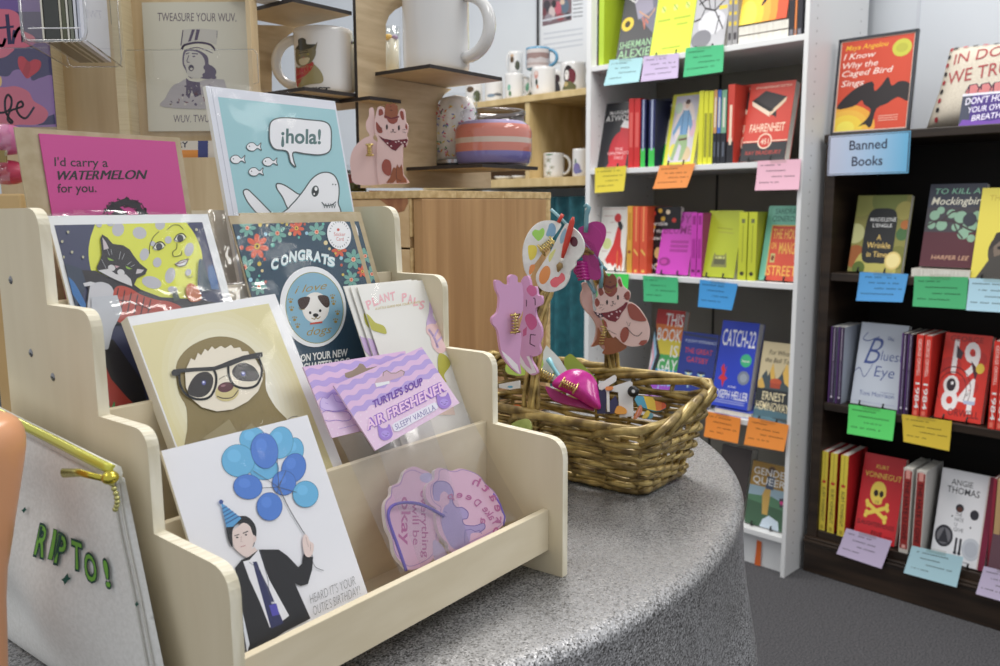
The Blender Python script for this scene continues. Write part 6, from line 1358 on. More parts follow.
def d(a):
    a.poly([(314, 180), (318, 122), (330, 112), (350, 116), (372, 98), (392, 112), (406, 140), (404, 190), (390, 220), (350, 232), (324, 214)], (140, 76, 50), smooth=True); a.poly([(322, 176), (360, 190), (402, 172), (404, 186), (362, 206), (324, 192)], (110, 36, 44)); a.ell(358, 158, 10, 5, (100, 50, 40))
    a.poly([(276, 200), (288, 188), (306, 215), (312, 240), (288, 256), (276, 230)], RD, smooth=True); a.poly([(414, 150), (426, 134), (440, 160), (444, 190), (426, 186)], RD, smooth=True); a.poly([(318, 226), (356, 236), (400, 196), (410, 206), (400, 236), (372, 262), (344, 256)], RD, smooth=True)
    a.poly([(252, 282), (266, 274), (284, 300), (280, 320), (262, 334), (250, 310)], RD, smooth=True); a.poly([(456, 250), (484, 222), (498, 240), (496, 280), (470, 284)], RD, smooth=True)
    a.ell(336, 302, 7, 18, K_); a.ell(414, 267, 7, 18, K_); a.poly([(368, 298), (384, 292), (380, 306)], K_); a.line([(362, 322), (374, 328), (380, 308), (392, 316), (398, 306)], 3, K_, smooth=True)
    for l in ([(284, 318), (312, 322)], [(280, 345), (300, 338)], [(300, 360), (314, 348)], [(452, 262), (474, 250)], [(454, 276), (476, 276)]): a.line(l, 2.5, K_)
    a.poly([(290, 378), (340, 372), (400, 356), (450, 322), (470, 300), (486, 304), (470, 340), (440, 380), (420, 420), (396, 442), (350, 432), (316, 410)], (120, 26, 42)); a.poly([(236, 362), (270, 378), (300, 384), (318, 404), (280, 412), (258, 394)], (60, 40, 60))
    for x, y in ((370, 385), (405, 370), (410, 410), (350, 400), (430, 365), (270, 385), (290, 398)): a.ell(x, y, 8, 6, (222, 190, 196), 30)
    a.poly([(484, 320), (520, 312), (560, 345), (600, 400), (616, 432), (570, 438), (510, 420), (486, 370)], RUST, smooth=True); a.poly([(430, 530), (450, 486), (480, 480), (494, 510), (482, 560), (456, 590), (436, 570)], RUST, smooth=True); a.poly([(560, 600), (580, 574), (620, 570), (622, 590), (590, 612)], RUST)
    a.line([(470, 480), (492, 500), (520, 530), (556, 542), (586, 516)], 4, K_, smooth=True); a.line([(476, 440), (488, 472)], 2.5, K_); a.line([(502, 446), (492, 474)], 2.5, K_); a.line([(346, 500), (380, 520), (404, 530)], 3, K_); a.poly([(308, 420), (330, 440), (340, 480), (318, 470)], RUST)
plate(P, [(262, 200), (268, 178), (286, 172), (306, 196), (322, 232), (352, 242), (392, 226), (410, 180), (404, 140), (416, 120), (434, 132), (448, 180), (470, 204), (498, 228), (502, 268), (488, 298), (520, 310), (566, 345), (610, 410), (638, 480), (640, 540), (622, 590), (580, 612), (520, 618), (480, 612), (440, 590), (410, 560), (392, 546), (380, 556), (352, 520), (330, 480), (312, 430), (270, 400), (240, 368), (262, 356), (246, 320), (248, 280), (270, 250)], 560, 260, 7.14, .0035, M((230, 196, 190), .22), t, 'front_plate', d, n=3)
plate(P, [(268, 480), (300, 540), (340, 560), (370, 552), (396, 550), (430, 570), (460, 600), (476, 624), (440, 650), (390, 668), (350, 676), (300, 668), (320, 630), (300, 600), (224, 622), (262, 560)], 560, 260, 7.14, .003, M((146, 84, 52), .3), t, 'boots', n0=-.001, n=3)
spring(P, 560+305/7.14, 260+540/7.14, .018, .0028, t, 80, -.002)
# --- hat clip
MG = M((176, 34, 130), .3); FGh = Frame(D.w(.27, .14, 0)-V((0, .034, 0)), head(98), head(8)); P = Plane(FGh, 0, 0, 0)
t = thing('hair_clip', 'magenta cowboy hat claw clip hanging above the right cat clip', 'hair clip', P.w(*P.px(590, 260), 0), 'novelty claw clips')
def d(a):
    for i in range(8): a.line([(640+14*i, 170+10*i), (690+12*i, 250+14*i), (720+9*i, 400+6*i)], 2.5, (150, 24, 110), smooth=True)
    a.line([(668, 222), (730, 300), (770, 350)], 4, (120, 150, 190), smooth=True); a.line([(730, 100), (790, 160), (800, 240)], 3, (206, 70, 160), smooth=True)
plate(P, [(634, 128), (660, 116), (690, 104), (730, 84), (780, 84), (818, 110), (830, 160), (818, 220), (790, 280), (772, 340), (780, 400), (792, 440), (786, 490), (740, 500), (690, 470), (670, 400), (660, 330), (672, 260), (650, 200), (632, 160)], 490, 210, 7.14, .004, MG, t, 'front_plate', d, n=3)
mb = MB()
for i in range(6):
    y = 380+22*i; q0 = P.px(490+(690+3*i)/7.14, 210+y/7.14); q1 = P.px(490+(590+8*i)/7.14, 210+(y+8)/7.14)
    mb.tube([P.w(*q0, -.002), P.w((q0[0]+q1[0])/2, (q0[1]+q1[1])/2+.0015, .004), P.w(*q1, .001)], [.0024, .002, .0012], MG, 8)
mb.build('teeth', t)
plate(Plane(Frame(D.w(.285, .15, 0), head(86), head(-4)), 0, 0, 0), [(596, 440), (640, 380), (700, 360), (740, 380), (752, 440), (720, 470), (660, 490)], 490, 210, 7.14, .003, M((140, 24, 100), .35), t, 'back_plate', n=3)
TLm = M((112, 158, 170), .3)
for cd_, dn, rr_ in ((((684, 160), (688, 100), (690, 40), (698, 8), (706, -14), (690, -36), (674, -20)), .003, [.0022, .0024, .0024, .0026, .0026, .0024, .002]), (((760, 330), (800, 400), (832, 432)), -.006, .0015), (((790, 400), (796, 470), (790, 560)), -.004, .0022), (((690, 500), (730, 570), (750, 600)), -.006, .0018)):
    mb = MB(); mb.tube([P.w(*P.px(490+x/7.14, 210+y/7.14), dn) for x, y in cd_], rr_, TLm, 8); mb.build('hat_cord', t)
# --- palettes
WPL = noise_mat('pearl_plastic', (222, 222, 218), (236, 236, 232), (1, 1, 1), 120, 3, .3, .2)
FP = Frame(D.w(.18, .14, 0)-V((0, .022, 0)), head(80), head(-10)); PA = Plane(FP, 0, 0, 0); FP2 = Frame(D.w(.18, .13, 0)-V((0, .036, 0)), head(112), head(22)); P = Plane(FP2, 0, 0, 0)
t = thing('hair_clip', 'pearly white paint palette claw clip with red brush on the basket handle', 'hair clip', P.w(*P.px(555, 260), 0), 'novelty claw clips')
def d(a):
    a.poly([(415, 130), (425, 100), (450, 95), (470, 130), (462, 180), (430, 190), (400, 180)], (130, 172, 206), smooth=True); a.poly([(300, 170), (320, 140), (350, 145), (375, 128), (390, 150), (380, 190), (350, 220), (330, 210)], (164, 222, 96), smooth=True)
    a.poly([(272, 260), (300, 250), (330, 260), (335, 300), (320, 340), (290, 358), (276, 330)], (240, 220, 80), smooth=True); a.poly([(280, 420), (290, 394), (320, 390), (318, 420), (290, 460), (278, 450)], (240, 150, 80), smooth=True)
plate(PA, [(508, 100), (490, 88), (440, 74), (370, 82), (310, 120), (262, 190), (238, 270), (236, 350), (250, 430), (276, 474), (296, 462), (310, 400), (350, 345), (410, 250), (470, 170), (504, 122)], 490, 210, 7.14, .003, WPL, t, 'back_plate', d, n=3)
def d(a):
    a.poly([(360, 440), (392, 402), (420, 404), (432, 440), (420, 490), (390, 526), (362, 524), (350, 490)], (240, 156, 86), smooth=True); a.poly([(430, 510), (460, 480), (490, 476), (510, 448), (532, 466), (534, 500), (500, 530), (470, 552), (440, 544)], (240, 110, 120), smooth=True)
    a.poly([(500, 200), (520, 150), (540, 130), (548, 160), (530, 220), (505, 240)], (150, 190, 214), smooth=True); a.poly([(420, 330), (450, 290), (470, 280), (450, 330), (424, 372)], (226, 226, 140), smooth=True); a.ell(600, 226, 27, 37, (96, 30, 50), -10)
plate(P, [(548, 96), (596, 130), (640, 170), (668, 230), (668, 290), (640, 340), (612, 366), (608, 400), (572, 440), (562, 490), (530, 548), (480, 576), (430, 586), (370, 570), (334, 520), (330, 460), (370, 390), (430, 300), (480, 200), (520, 130)], 490, 210, 7.14, .0035, WPL, t, 'front_plate', d, n=3)
mb = MB()
f_ = lambda x, y, n_: P.w(*P.px(490+x/7.14, 210+y/7.14), n_)
mb.tube([f_(604, 50, .004), f_(596, 80, .004), f_(570, 180, .004), f_(545, 270, .004), f_(526, 340, .004)], [.001, .0024, .003, .0026, .0016], M((206, 56, 40), .3), 10)
mb.tube([f_(526, 340, .004), f_(516, 375, .004)], .0017, M((226, 220, 210), .4), 8); mb.tube([f_(516, 372, .004), f_(506, 400, .004), f_(494, 440, .004)], [.0016, .0034, .0008], M((150, 120, 70), .6), 8); mb.build('brush', t)
mb = MB(); f2 = lambda x, y, n_: PA.w(*PA.px(490+x/7.14, 210+y/7.14), n_); mb.tube([f2(512, 30, .004), f2(480, 90, .004)], .0018, M((206, 56, 40), .3), 8); mb.tube([f2(440, -5, -.003), f2(500, 50, -.003), f2(560, 110, -.003)], .0015, M((150, 196, 206), .3), 8); mb.build('rear_brush', t)
spring(PA, 490+400/7.14, 210+255/7.14, .014, .004, t, 35, .005)
# --- axolotl
PKA = M((216, 160, 204), .2); EDGE = M((232, 222, 232), .3)
FA = Frame(D.w(.140, .13, 0)-V((0, .022, 0)), head(60), head(-30)); PA = Plane(FA, 0, 0, 0); FA2 = Frame(D.w(.148, .13, 0)-V((0, .034, 0)), head(120), head(30)); P = Plane(FA2, 0, 0, 0)
t = thing('hair_clip', 'pink axolotl claw clip hanging from the near side of the basket handle', 'hair clip', P.w(*P.px(520, 330), 0), 'novelty claw clips')
def d(a):
    a.poly([(84, 560), (100, 590), (130, 630), (160, 656), (150, 620), (120, 590)], (236, 230, 236)); 
plate(PA, [(62, 284), (78, 282), (96, 296), (116, 298), (116, 270), (132, 258), (150, 268), (152, 290), (170, 300), (172, 400), (150, 450), (166, 500), (162, 560), (160, 610), (164, 656), (134, 640), (98, 596), (82, 550), (72, 484), (52, 456), (50, 432), (72, 408), (78, 350), (66, 320)], 480, 210, 4, .004, PKA, t, 'back_plate', d, n=3)
def d(a):
    k = (50, 40, 50)
    a.poly([(186, 320), (200, 300), (222, 310), (226, 335), (206, 345)], (214, 110, 160), smooth=True); a.poly([(180, 430), (200, 414), (222, 430), (228, 460), (208, 480), (190, 465)], (210, 96, 150), smooth=True); a.poly([(172, 480), (188, 466), (186, 500), (172, 506)], (206, 100, 150))
    a.line([(186, 360), (186, 385)], 3, k); a.line([(214, 352), (220, 356), (221, 380)], 3, k, smooth=True); a.line([(222, 500), (202, 498), (200, 535), (220, 545)], 3, k)
    a.poly([(152, 590), (166, 622), (200, 656), (226, 650), (216, 624), (205, 600), (196, 584), (186, 586), (196, 606), (208, 640), (184, 620), (166, 590), (158, 572)], (236, 230, 236))
plate(P, [(160, 300), (172, 270), (190, 264), (200, 286), (204, 306), (224, 308), (230, 340), (246, 346), (246, 378), (222, 392), (222, 420), (232, 444), (244, 470), (246, 505), (236, 536), (242, 560), (234, 580), (212, 586), (200, 580), (206, 606), (222, 632), (228, 654), (206, 660), (178, 638), (156, 606), (148, 570), (156, 480), (172, 410), (158, 340)], 480, 210, 4, .004, PKA, t, 'front_plate', d, n=3)
spring(PA, 513, 323, .016, .0032, t, 90, .004)
# ================================================================ wicker basket
WI = noise_mat('willow', (96, 76, 38), (172, 146, 84), (8, 8, 8), 9, 4, .34, .25, metal=.25); WI2 = noise_mat('willow_light', (130, 106, 54), (204, 178, 108), (8, 8, 8), 9, 4, .32, .25, metal=.25)
bk = thing('wicker_basket', 'gilded brown wicker basket of hair clips on the sequin tablecloth', 'basket', D.w(.235, .15, 0))
base = [(.187, .040), (.285, .040), (.285, .262), (.187, .262)]; rim = [(.138, .006), (.289, .012), (.292, .300), (.138, .300)]; rimz = [.072, .090, .090, .074]
def perim(u, q):
    """u 0..4 around, q 0..1 height; corners rounded"""
    u %= 4; k = int(u); f = u-k
    cr_ = .13; 
    def pt(poly, u_):
        u_ %= 4; i = int(u_); g_ = u_-i; a_, b_ = poly[i], poly[(i+1) % 4]; return tuple(a_[j]*(1-g_)+b_[j]*g_ for j in range(len(a_)))
    def sm(poly):
        if f < cr_: t_ = (f/cr_+1)/2; A = pt(poly, k-cr_+4); Bq = pt(poly, k+4); C_ = pt(poly, k+cr_)
        elif f > 1-cr_: t_ = ((f-1+cr_)/cr_)/2; A = pt(poly, k+1-cr_); Bq = pt(poly, k+1); C_ = pt(poly, k+1+cr_)
        else: return pt(poly, u)
        return tuple(A[j]*(1-t_)**2+2*Bq[j]*t_*(1-t_)+C_[j]*t_*t_ for j in range(len(A)))
    b0 = sm(base); r0 = sm([rim[i]+(rimz[i],) for i in range(4)])
    return b0[0]*(1-q)+r0[0]*q, b0[1]*(1-q)+r0[1]*q, r0[2]*q
nst = 24; rows = 8
cx_, cy_ = .235, .15
def pw(u, q, out=0.0):
    a, b, z = perim(u, q); a2, b2, _ = perim(u+.01, q); tx, ty = a2-a, b2-b; l = math.hypot(tx, ty) or 1
    return D.w(a+ty/l*out, b-tx/l*out, z+.004)
mb = MB(); mb2 = MB()
for r_ in range(rows):
    for s_ in (0, 1):
        q = (r_+.5*s_+.3)/rows
        if q > .97: continue
        N_ = 4*32; ph = PI*((r_*2+s_) % 2)
        pts = []
        for k in range(N_):
            u = 4*k/N_; w_ = math.sin(u*nst/4*PI+ph)
            pts.append(pw(u, q+.022*math.sin(u*5+r_*1.7)+.01*math.sin(u*13+r_*2.9), .0036*w_))
        (mb, mb2)[(r_+s_) % 2].tube(pts, [.0026+.0007*math.sin(u_*.37+r_*2.1) for u_ in range(N_)], WI if (r_+s_) % 2 == 0 else WI2, 7, closed=True)
mb.build('weave', bk); mb2.build('weave', bk)
mb = MB()
for k in range(nst): 
    u = 4*k/nst; mb.tube([pw(u, q/6, 0) for q in range(7)], .0024, WI, 6)
mb.build('stakes', bk)
mb = MB(); mb3 = MB()
for k in range(20):
    u = 4*k/20+.05*math.sin(k*2.3)
    # border rods fold over, each slanting along the rim
    (mb, mb3)[k % 2].tube([pw(u, .84, .002), pw(u+.06, 1.0, .006), pw(u+.2, 1.09+.02*math.sin(k), .005), pw(u+.42, 1.07, .001), pw(u+.62, .99, -.003), pw(u+.74, .90, .001)], [.0026, .0036, .0041, .0040, .0036, .0026], (WI, WI2)[k % 2], 9)
mb.build('rim', bk); mb3.build('rim', bk)
mb = MB(); 
for k in range(3): mb.tube([pw(4*j/80, .02+.0*k, .002-.004*k) for j in range(80)], .003, WI, 7, closed=True)
for k in range(16):
    a = .192+.09*k/15; mb.tube([D.w(a, .043, .006), D.w(a, .26, .006)], .003, WI2, 6)
mb.build('bottom', bk)
mb = MB(); mbh = MB(); bh = .137
for k in range(6):
    pts = []
    for j in range(33):
        t_ = j/32; an = PI*t_; tw_ = 5*PI*t_+2*PI*k/6
        ca = .2165-.083*math.cos(an)*(1-.0*math.sin(an)); zz = .012+.225*math.sin(an)**.62 if 0 < t_ < 1 else .012
        a_ = .2165-(.0785)*math.cos(an); 
        pts.append(D.w(a_+.0036*math.cos(tw_), bh+.0062*math.sin(tw_*1)+.002*math.cos(3*tw_), zz+.0))
    (mb, mbh)[k % 2].tube(pts, .0023, (WI, WI2)[k % 2], 7)
mb.build('handle', bk); mbh.build('handle', bk)
mb = MB()
for (a, b) in ((.140, bh), (.294, bh)):
    for k in range(3): mb.tube([D.w(a+.006*math.cos(2*PI*j/14), b+.009*math.sin(2*PI*j/14), .064+.006*k+.003*math.sin(2*PI*j/14)) for j in range(14)], .0014, WI2, 6, closed=True)
mb.build('binding', bk)
# things in the basket
FB = Frame(D.w(.21, .10, 0), head(100), head(10))
def bthing(label): return thing('hair_clip', label, 'hair clip', D.w(.22, .12, .04), 'novelty claw clips')
PX = lambda da, db, hd, tilt: Plane(Frame(D.w(da, db, 0), head(hd), head(hd-90)), 0, .04, tilt)
P = PX(.19, .15, 95, 30); t = bthing('white and gold claw clip with a pale blue bar in the basket')
plate(P, [(470, 402), (484, 404), (560, 480), (600, 540), (620, 585), (560, 640), (500, 640), (420, 530), (440, 470)], 480, 290, 7.14, .003, M((206, 208, 204), .25), t, 'plate', n=3)
mb = MB(); f_ = lambda x, y, n_: P.w(*P.px(480+x/7.14, 290+y/7.14), n_); mb.tube([f_(490, 505, .005), f_(520, 560, .006), f_(570, 640, .007), (f_(590, 680, .007))], [.0034, .0022, .0024, .003], M((136, 204, 220), .25), 8); mb.build('bar', t)
spring(P, 545, 376, .016, .004, t, -30, .006)
P = PX(.21, .17, 95, 34); t = bthing('olive green claw clip at the back of the basket')
plate(P, [(600, 500), (630, 462), (660, 462), (720, 520), (800, 600), (830, 650), (700, 690), (620, 600)], 480, 290, 7.14, .003, M((140, 156, 54), .25), t, 'plate', n=3)
P = PX(.15, .2, 95, 20); t = bthing('lime green claw clip behind the axolotl clip in the basket')
plate(P, [(180, 570), (196, 510), (260, 520), (430, 480), (440, 560), (300, 610), (210, 600)], 480, 290, 7.14, .003, M((176, 206, 90), .25), t, 'plate', n=3)
P = PX(.20, .085, 100, 40); t = bthing('glossy magenta cowboy hat claw clip lying in the basket')
MG2 = noise_mat('magenta_glitter', (200, 30, 146), (216, 60, 164), (1, 1, 1), 60, 3, .2, .3)
plate(P, [(395, 190), (430, 196), (520, 240), (620, 280), (700, 300), (738, 340), (740, 356), (680, 345), (560, 320), (460, 290), (420, 250)], 490, 360, 7.14, .003, M((150, 16, 96), .3), t, 'brim', n=3)
q = P.px(490+630/7.14, 360+220/7.14)
mb = MB()
def dome(u, v_):
    pts = [(445, 190), (470, 140), (530, 95), (600, 75), (670, 85), (730, 120), (770, 180), (780, 260), (790, 355), (720, 340), (620, 280), (520, 230)]
    o_ = cat_rom(pts, 3); k = u*len(o_); i = int(k) % len(o_); x_, y_ = P.px(490+o_[i][0]/7.14, 360+o_[i][1]/7.14)
    s_ = math.sin(v_*PI/2); return P.w(q[0]+(x_-q[0])*s_, q[1]+(y_-q[1])*s_, .013*math.cos(v_*PI/2)+.002)
mb.grid(dome, 36, 8, MG2, closed_u=True); mb.build('crown', t)
spring(P, 490+570/7.14, 360+230/7.14, .016, .004, t, -25, .015)
P = PX(.23, .07, 97, 20)
t = bthing('white turntable claw clip with a black record in the basket')
plate(P, [(770, 175), (890, 105), (905, 120), (900, 150), (800, 215), (780, 210)], 490, 360, 7.14, .004, M((226, 226, 226), .3), t, 'bar', smooth=False)
def d(a): a.rect(180, 210, 230, 330, (150, 80, 110)); a.line([(240, 232), (236, 232)], 2, (40, 40, 40))
plate(P, [(70, 195), (215, 148), (232, 160), (240, 400), (140, 410), (130, 230), (80, 222)], 600, 360, 7.14, .004, M((222, 222, 222), .3), t, 'plate', smooth=False)
plate(P, [(-30, 170), (4, 176), (8, 220), (30, 200), (60, 196), (90, 200), (84, 226), (50, 230), (42, 370), (66, 376), (64, 300), (110, 250), (132, 300), (130, 330), (100, 380), (-20, 380), (-20, 300)], 600, 360, 7.14, .003, M((52, 48, 96), .3), t, 'figure', smooth=False, n0=-.002)
plate(P, [(36, 210), (54, 200), (76, 204), (86, 196), (92, 214), (66, 226), (70, 370), (50, 372), (46, 232)], 600, 360, 7.14, .003, M((232, 232, 232), .3), t, 'stand', smooth=False, n0=.002)
plate(P, [(38, 214), (44, 196), (66, 192), (92, 196), (90, 214), (62, 222)], 600, 360, 7.14, .003, M((240, 140, 70), .3), t, 'accent', n0=.005, n=3)
mb = MB(); c = P.w(*P.px(600+236/7.14, 360+230/7.14), .006); mb.lathe(c-P.N*.002, [(0, 0), (.0058, 0), (.0058, .003), (.002, .0034)], M((20, 20, 20), .3), 26, ax=(P.X, P.Y, P.N)); mb.lathe(c, [(.0018, .0015), (0, .0016)], M((206, 206, 206), .4), 14, ax=(P.X, P.Y, P.N)); mb.build('record', t)
P = PX(.27, .06, 100, 30); t = bthing('rainbow striped claw clip near the right basket rim')
pts = [(246, 280), (262, 254), (300, 258), (340, 268), (380, 272), (440, 278), (474, 320), (470, 344), (430, 362), (380, 364), (330, 346), (270, 326)]
def d(a):
    loc = [P.px(600+x/7.14, 360+y/7.14) for x, y in pts]; 
    a.poly([(310, 256), (390, 268), (402, 364), (340, 350)], (244, 206, 64)); a.poly([(388, 270), (440, 279), (474, 322), (470, 342), (430, 361), (402, 364)], (244, 134, 54)); a.poly([(440, 279), (474, 322), (470, 342), (440, 355)], (236, 96, 44))
plate(P, pts, 600, 360, 7.14, .005, M((80, 166, 200), .25), t, 'plate', d, n=1)
for i, (c_, pp, lab) in enumerate((((244, 166, 60), [(105, 370), (130, 325), (186, 350), (184, 384), (120, 384)], 'orange claw clip tip beside the turntable clip in the basket'), ((240, 214, 80), [(180, 360), (200, 350), (212, 372), (200, 400), (184, 390)], 'small yellow claw clip tip in the basket'), ((236, 140, 80), [(238, 410), (282, 326), (300, 334), (300, 372), (262, 416)], 'peach striped claw clip tip behind the basket rim'), ((244, 216, 80), [(300, 412), (332, 362), (356, 368), (350, 396), (330, 416)], 'yellow claw clip tip right of the peach striped one'), ((110, 176, 200), [(336, 414), (362, 376), (380, 392), (370, 416)], 'sky blue claw clip tip at the near basket corner'))):
    P = PX(.24+.006*i, .045+.004*(i % 2), 100, 20); t = bthing(lab)
    def d(a, i=i):
        if i == 2: a.line([(256, 410), (290, 334)], 5, (226, 170, 180)); a.line([(268, 412), (298, 348)], 4, (196, 110, 130))
    plate(P, pp, 600, 360, 7.14, .005, M(c_, .25), t, 'plate', d, n=3)
P = PX(.16, .20, 110, 15); t = bthing('white palette claw clip with a blue dot at the left inside the basket')
def d(a): a.ell(145, 192, 20, 8, (90, 170, 206)); a.ell(190, 330, 30, 12, (226, 110, 60))
plate(P, [(62, 172), (210, 146), (216, 200), (140, 212), (64, 198)], 490, 360, 7.14, .003, M((214, 216, 218), .3), t, 'plate', d, smooth=False)
P = PX(.135-.02, .10, 120, 40); t = thing('hair_clip', 'green claw clip tip poking out between the plywood stand and the basket', 'hair clip', D.w(.05, .12, .0), 'novelty claw clips')
P = Plane(Frame(D.w(.06, .13, 0), head(110), head(20)), 0, .05, 20)
plate(P, [(150, 468), (180, 440), (240, 420), (272, 422), (290, 450), (292, 496), (240, 560), (180, 540)], 490, 360, 7.14, .003, noise_mat('green_glitter', (120, 140, 60), (176, 190, 110), (1, 1, 1), 60, 3, .3), t, 'plate', n=3)
# ================================================================ mug shelving by the wall
OAK = noise_mat('shelf_oak', (196, 168, 112), (216, 190, 136), (6, 6, 2), 4, 4, .55, .02)
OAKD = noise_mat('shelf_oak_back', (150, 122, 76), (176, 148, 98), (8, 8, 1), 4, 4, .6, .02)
su = thing('shelving_unit', 'light oak shelving unit of printed mugs against the wall', 'shelving', B.w(-1.15, .2, 0))
S0, S1 = -1.62, -.742
for z in (1.436, 1.15, .08):
    mb = MB(); mb.box(B, S0, S1, .05, .36, z-.03 if z < 1.3 else z-.022, z, OAK); mb.build('shelf_board', su, bevel=.001)
for a in (S0, -1.058, S1-.02):
    mb = MB(); mb.box(B, a, a+.02, .055, .355, 1.151, 1.4135, OAK); mb.build('divider', su)
for a in (S0, S1-.028):
    mb = MB(); mb.box(B, a, a+.028, .055, .355, 0, 1.119, OAK); mb.build('side_post', su)
mb = MB(); mb.box(B, -1.037, S1-.021, .34, .355, 1.151, 1.4135, OAKD); mb.box(B, S0+.021, -1.059, .34, .355, 1.151, 1.4135, M((96, 70, 48), .7)); mb.build('back_board', su)  # left bay's back coloured dark brown, the shading inside put into its colour
mb = MB()
for z in (1.24, 1.33): mb.box(B, -.89, -.775, .32, .339, z, z+.02, M((196, 196, 198), .3, .6))
mb.build('metal_slot', su)
TE = noise_mat('teal_cloth', (22, 84, 96), (34, 108, 120), (1, 1, 1), 30, 3, .6, .1)
mb = MB()
def cur(s, t_): return B.w(-1.55+.775*s, .10+.014*math.sin(s*70)+.008*math.sin(s*31+2*t_), .10+.985*t_)
mb.grid(cur, 160, 8, TE)
tag(mb.build('curtain'), 'teal curtain gathered under the oak mug shelves', 'curtain')
def bmug(px, b, z, wpx, h, hd, label, art=None, mat=None, hm=None, hsc=.9):
    a = B.onb(b, px, 100)[0]; c = B.w(a, b, z); r = wpx/2*(c-CAM).dot(_f)/FPX
    return mug(c, r, h, hd, label, 'printed mugs on the oak shelving', art, mat, hm, hsc)
def blob(cols):
    def d(a):
        for x, y, rx, ry, c in cols: a.ell(x, y, rx, ry, c, n=14)
    return d
zt = 1.4365; BR_ = (90, 70, 50); GN = (70, 110, 80)
R0 = 0.1
bmug(514.5, .12, zt, 19, .094, -.2, 'tall white mug with a small green leaf, handle to the right', blob([(.25, .45, .08, .12, (120, 180, 160)), (.3, .22, .06, .1, (60, 110, 60))]))
bmug(515.5, .13, zt+.0945, 14.5, .078, 3.5, 'white mug with two round brown portraits, stacked on the tall leaf mug', blob([(.3, .62, .12, .16, BR_), (.62, .35, .15, .22, (80, 84, 70)), (.3, .8, .12, .06, (200, 170, 140))]), hsc=.3)
bmug(543.5, .12, zt, 23.5, .098, 2.6, 'white mug with a tiny standing figure, under the blue handled mug', blob([(.22, .72, .09, .14, (206, 150, 140)), (.22, .78, .05, .07, (230, 214, 204)), (.24, .46, .05, .12, (60, 70, 66)), (.28, .3, .04, .08, (200, 120, 80))]), hsc=.5)
def d(a): a.rect(0, .05, 1, .9, (206, 198, 196)); a.rect(0, .42, 1, .72, (150, 124, 120)); a.rect(0, .15, 1, .28, (176, 160, 156)); a.poly([(0, .4), (.2, .5), (.4, .44), (.6, .52), (.8, .45), (1, .5), (1, .3), (0, .3)], (190, 182, 182))
c_ = (90, 150, 186)
bmug(538, .14, zt+.0985, 24, .075, -.35, 'blue rimmed mug with a mauve landscape band and blue handle', d, M(c_, .25), M(c_, .25), 1.0)
bmug(573, .12, zt, 25, .098, .4, 'white mug with a long haired portrait beside the bookcase', lambda a: (a.ell(.33, .55, .17, .33, (44, 34, 36)), a.ell(.45, .5, .14, .26, (110, 40, 50)), a.ell(.28, .55, .08, .17, (230, 226, 222)), a.poly([(.1, .1), (.2, .3), (.4, .34), (.6, .2), (.6, .06), (.1, .06)], (96, 96, 60)), a.ell(.25, .25, .08, .08, (206, 180, 120)), a.line([(.24, .6), (.3, .6)], .02, (40, 40, 40))), hsc=.5)
bmug(556.5, .2, zt, 15, .095, 1.5, 'white mug with a dark print half hidden between two portrait mugs', blob([(.5, .7, .2, .16, (60, 44, 50)), (.5, .3, .2, .3, (60, 60, 66))]), hsc=.4)
bmug(530, .24, zt, 14, .095, 1.5, 'white mug with a green wreath behind the tall leaf mug', blob([(.5, .6, .3, .2, (110, 170, 140)), (.5, .3, .1, .2, (90, 110, 96))]), hsc=.4)
bmug(494, .13, zt, 18, .084, 2.0, 'white mug with a grey bird print left of the tall leaf mug', blob([(.35, .3, .2, .08, (120, 140, 160)), (.7, .35, .22, .06, (100, 104, 110))]), hsc=.5)
bmug(474, .13, zt, 17, .084, 2.0, 'white mug with two dark round prints above the layered candle', blob([(.3, .7, .2, .14, BR_), (.65, .4, .2, .26, (84, 92, 70))]), hsc=.5)
z2 = 1.1505
def stars(a):
    for x, y, r_ in ((.28, .72, .13), (.42, .42, .1), (.3, .2, .13), (.1, .5, .08)):
        for k in range(5): an = 2*PI*k/5+.3; a.ell(x+r_*.55*math.cos(an), y+r_*.55*math.sin(an)*.9, r_*.5, r_*.13, (96, 130, 80), math.degrees(an), n=10, up=False)
        a.n += a.step; a.ell(x, y, .02, .02, (190, 70, 70))
    a.ell(.3, .93, .16, .03, (70, 120, 80))
bmug(554, .14, z2, 21, .088, -.4, 'white mug with green starry leaves on the lower oak shelf', stars, hsc=.9)
bmug(582, .12, z2, 18, .095, 0.2, 'white mug with a lilac tree beside the bookcase on the lower oak shelf', blob([(.25, .3, .2, .2, (120, 110, 170)), (.3, .2, .24, .08, (110, 120, 170)), (.2, .55, .05, .1, (90, 120, 100))]), hsc=.3)
bmug(538, .16, z2, 15, .085, 2.0, 'teal printed mug partly hidden by the layered candle', lambda a: (a.rect(0, 0, 1, 1, (150, 190, 196)), a.rect(.55, 0, .8, .85, (90, 100, 140)), a.rect(.1, .2, .4, .7, (190, 214, 216))), hsc=.3)
for i, px in enumerate((503, 520)):
    c = B.w(B.onb(.1, px, 172)[0], .1, z2); t = tag((lambda mb: (mb.lathe(c, [(0, .001), (.022, .001), (.034, .012), (.033, .012), (.02, .004), (0, .003)], CER, 28), mb.build('dish'))[1])(MB()), ('small white dish on the lower oak shelf, left one', 'small white dish on the lower oak shelf, right one')[i], 'dish')
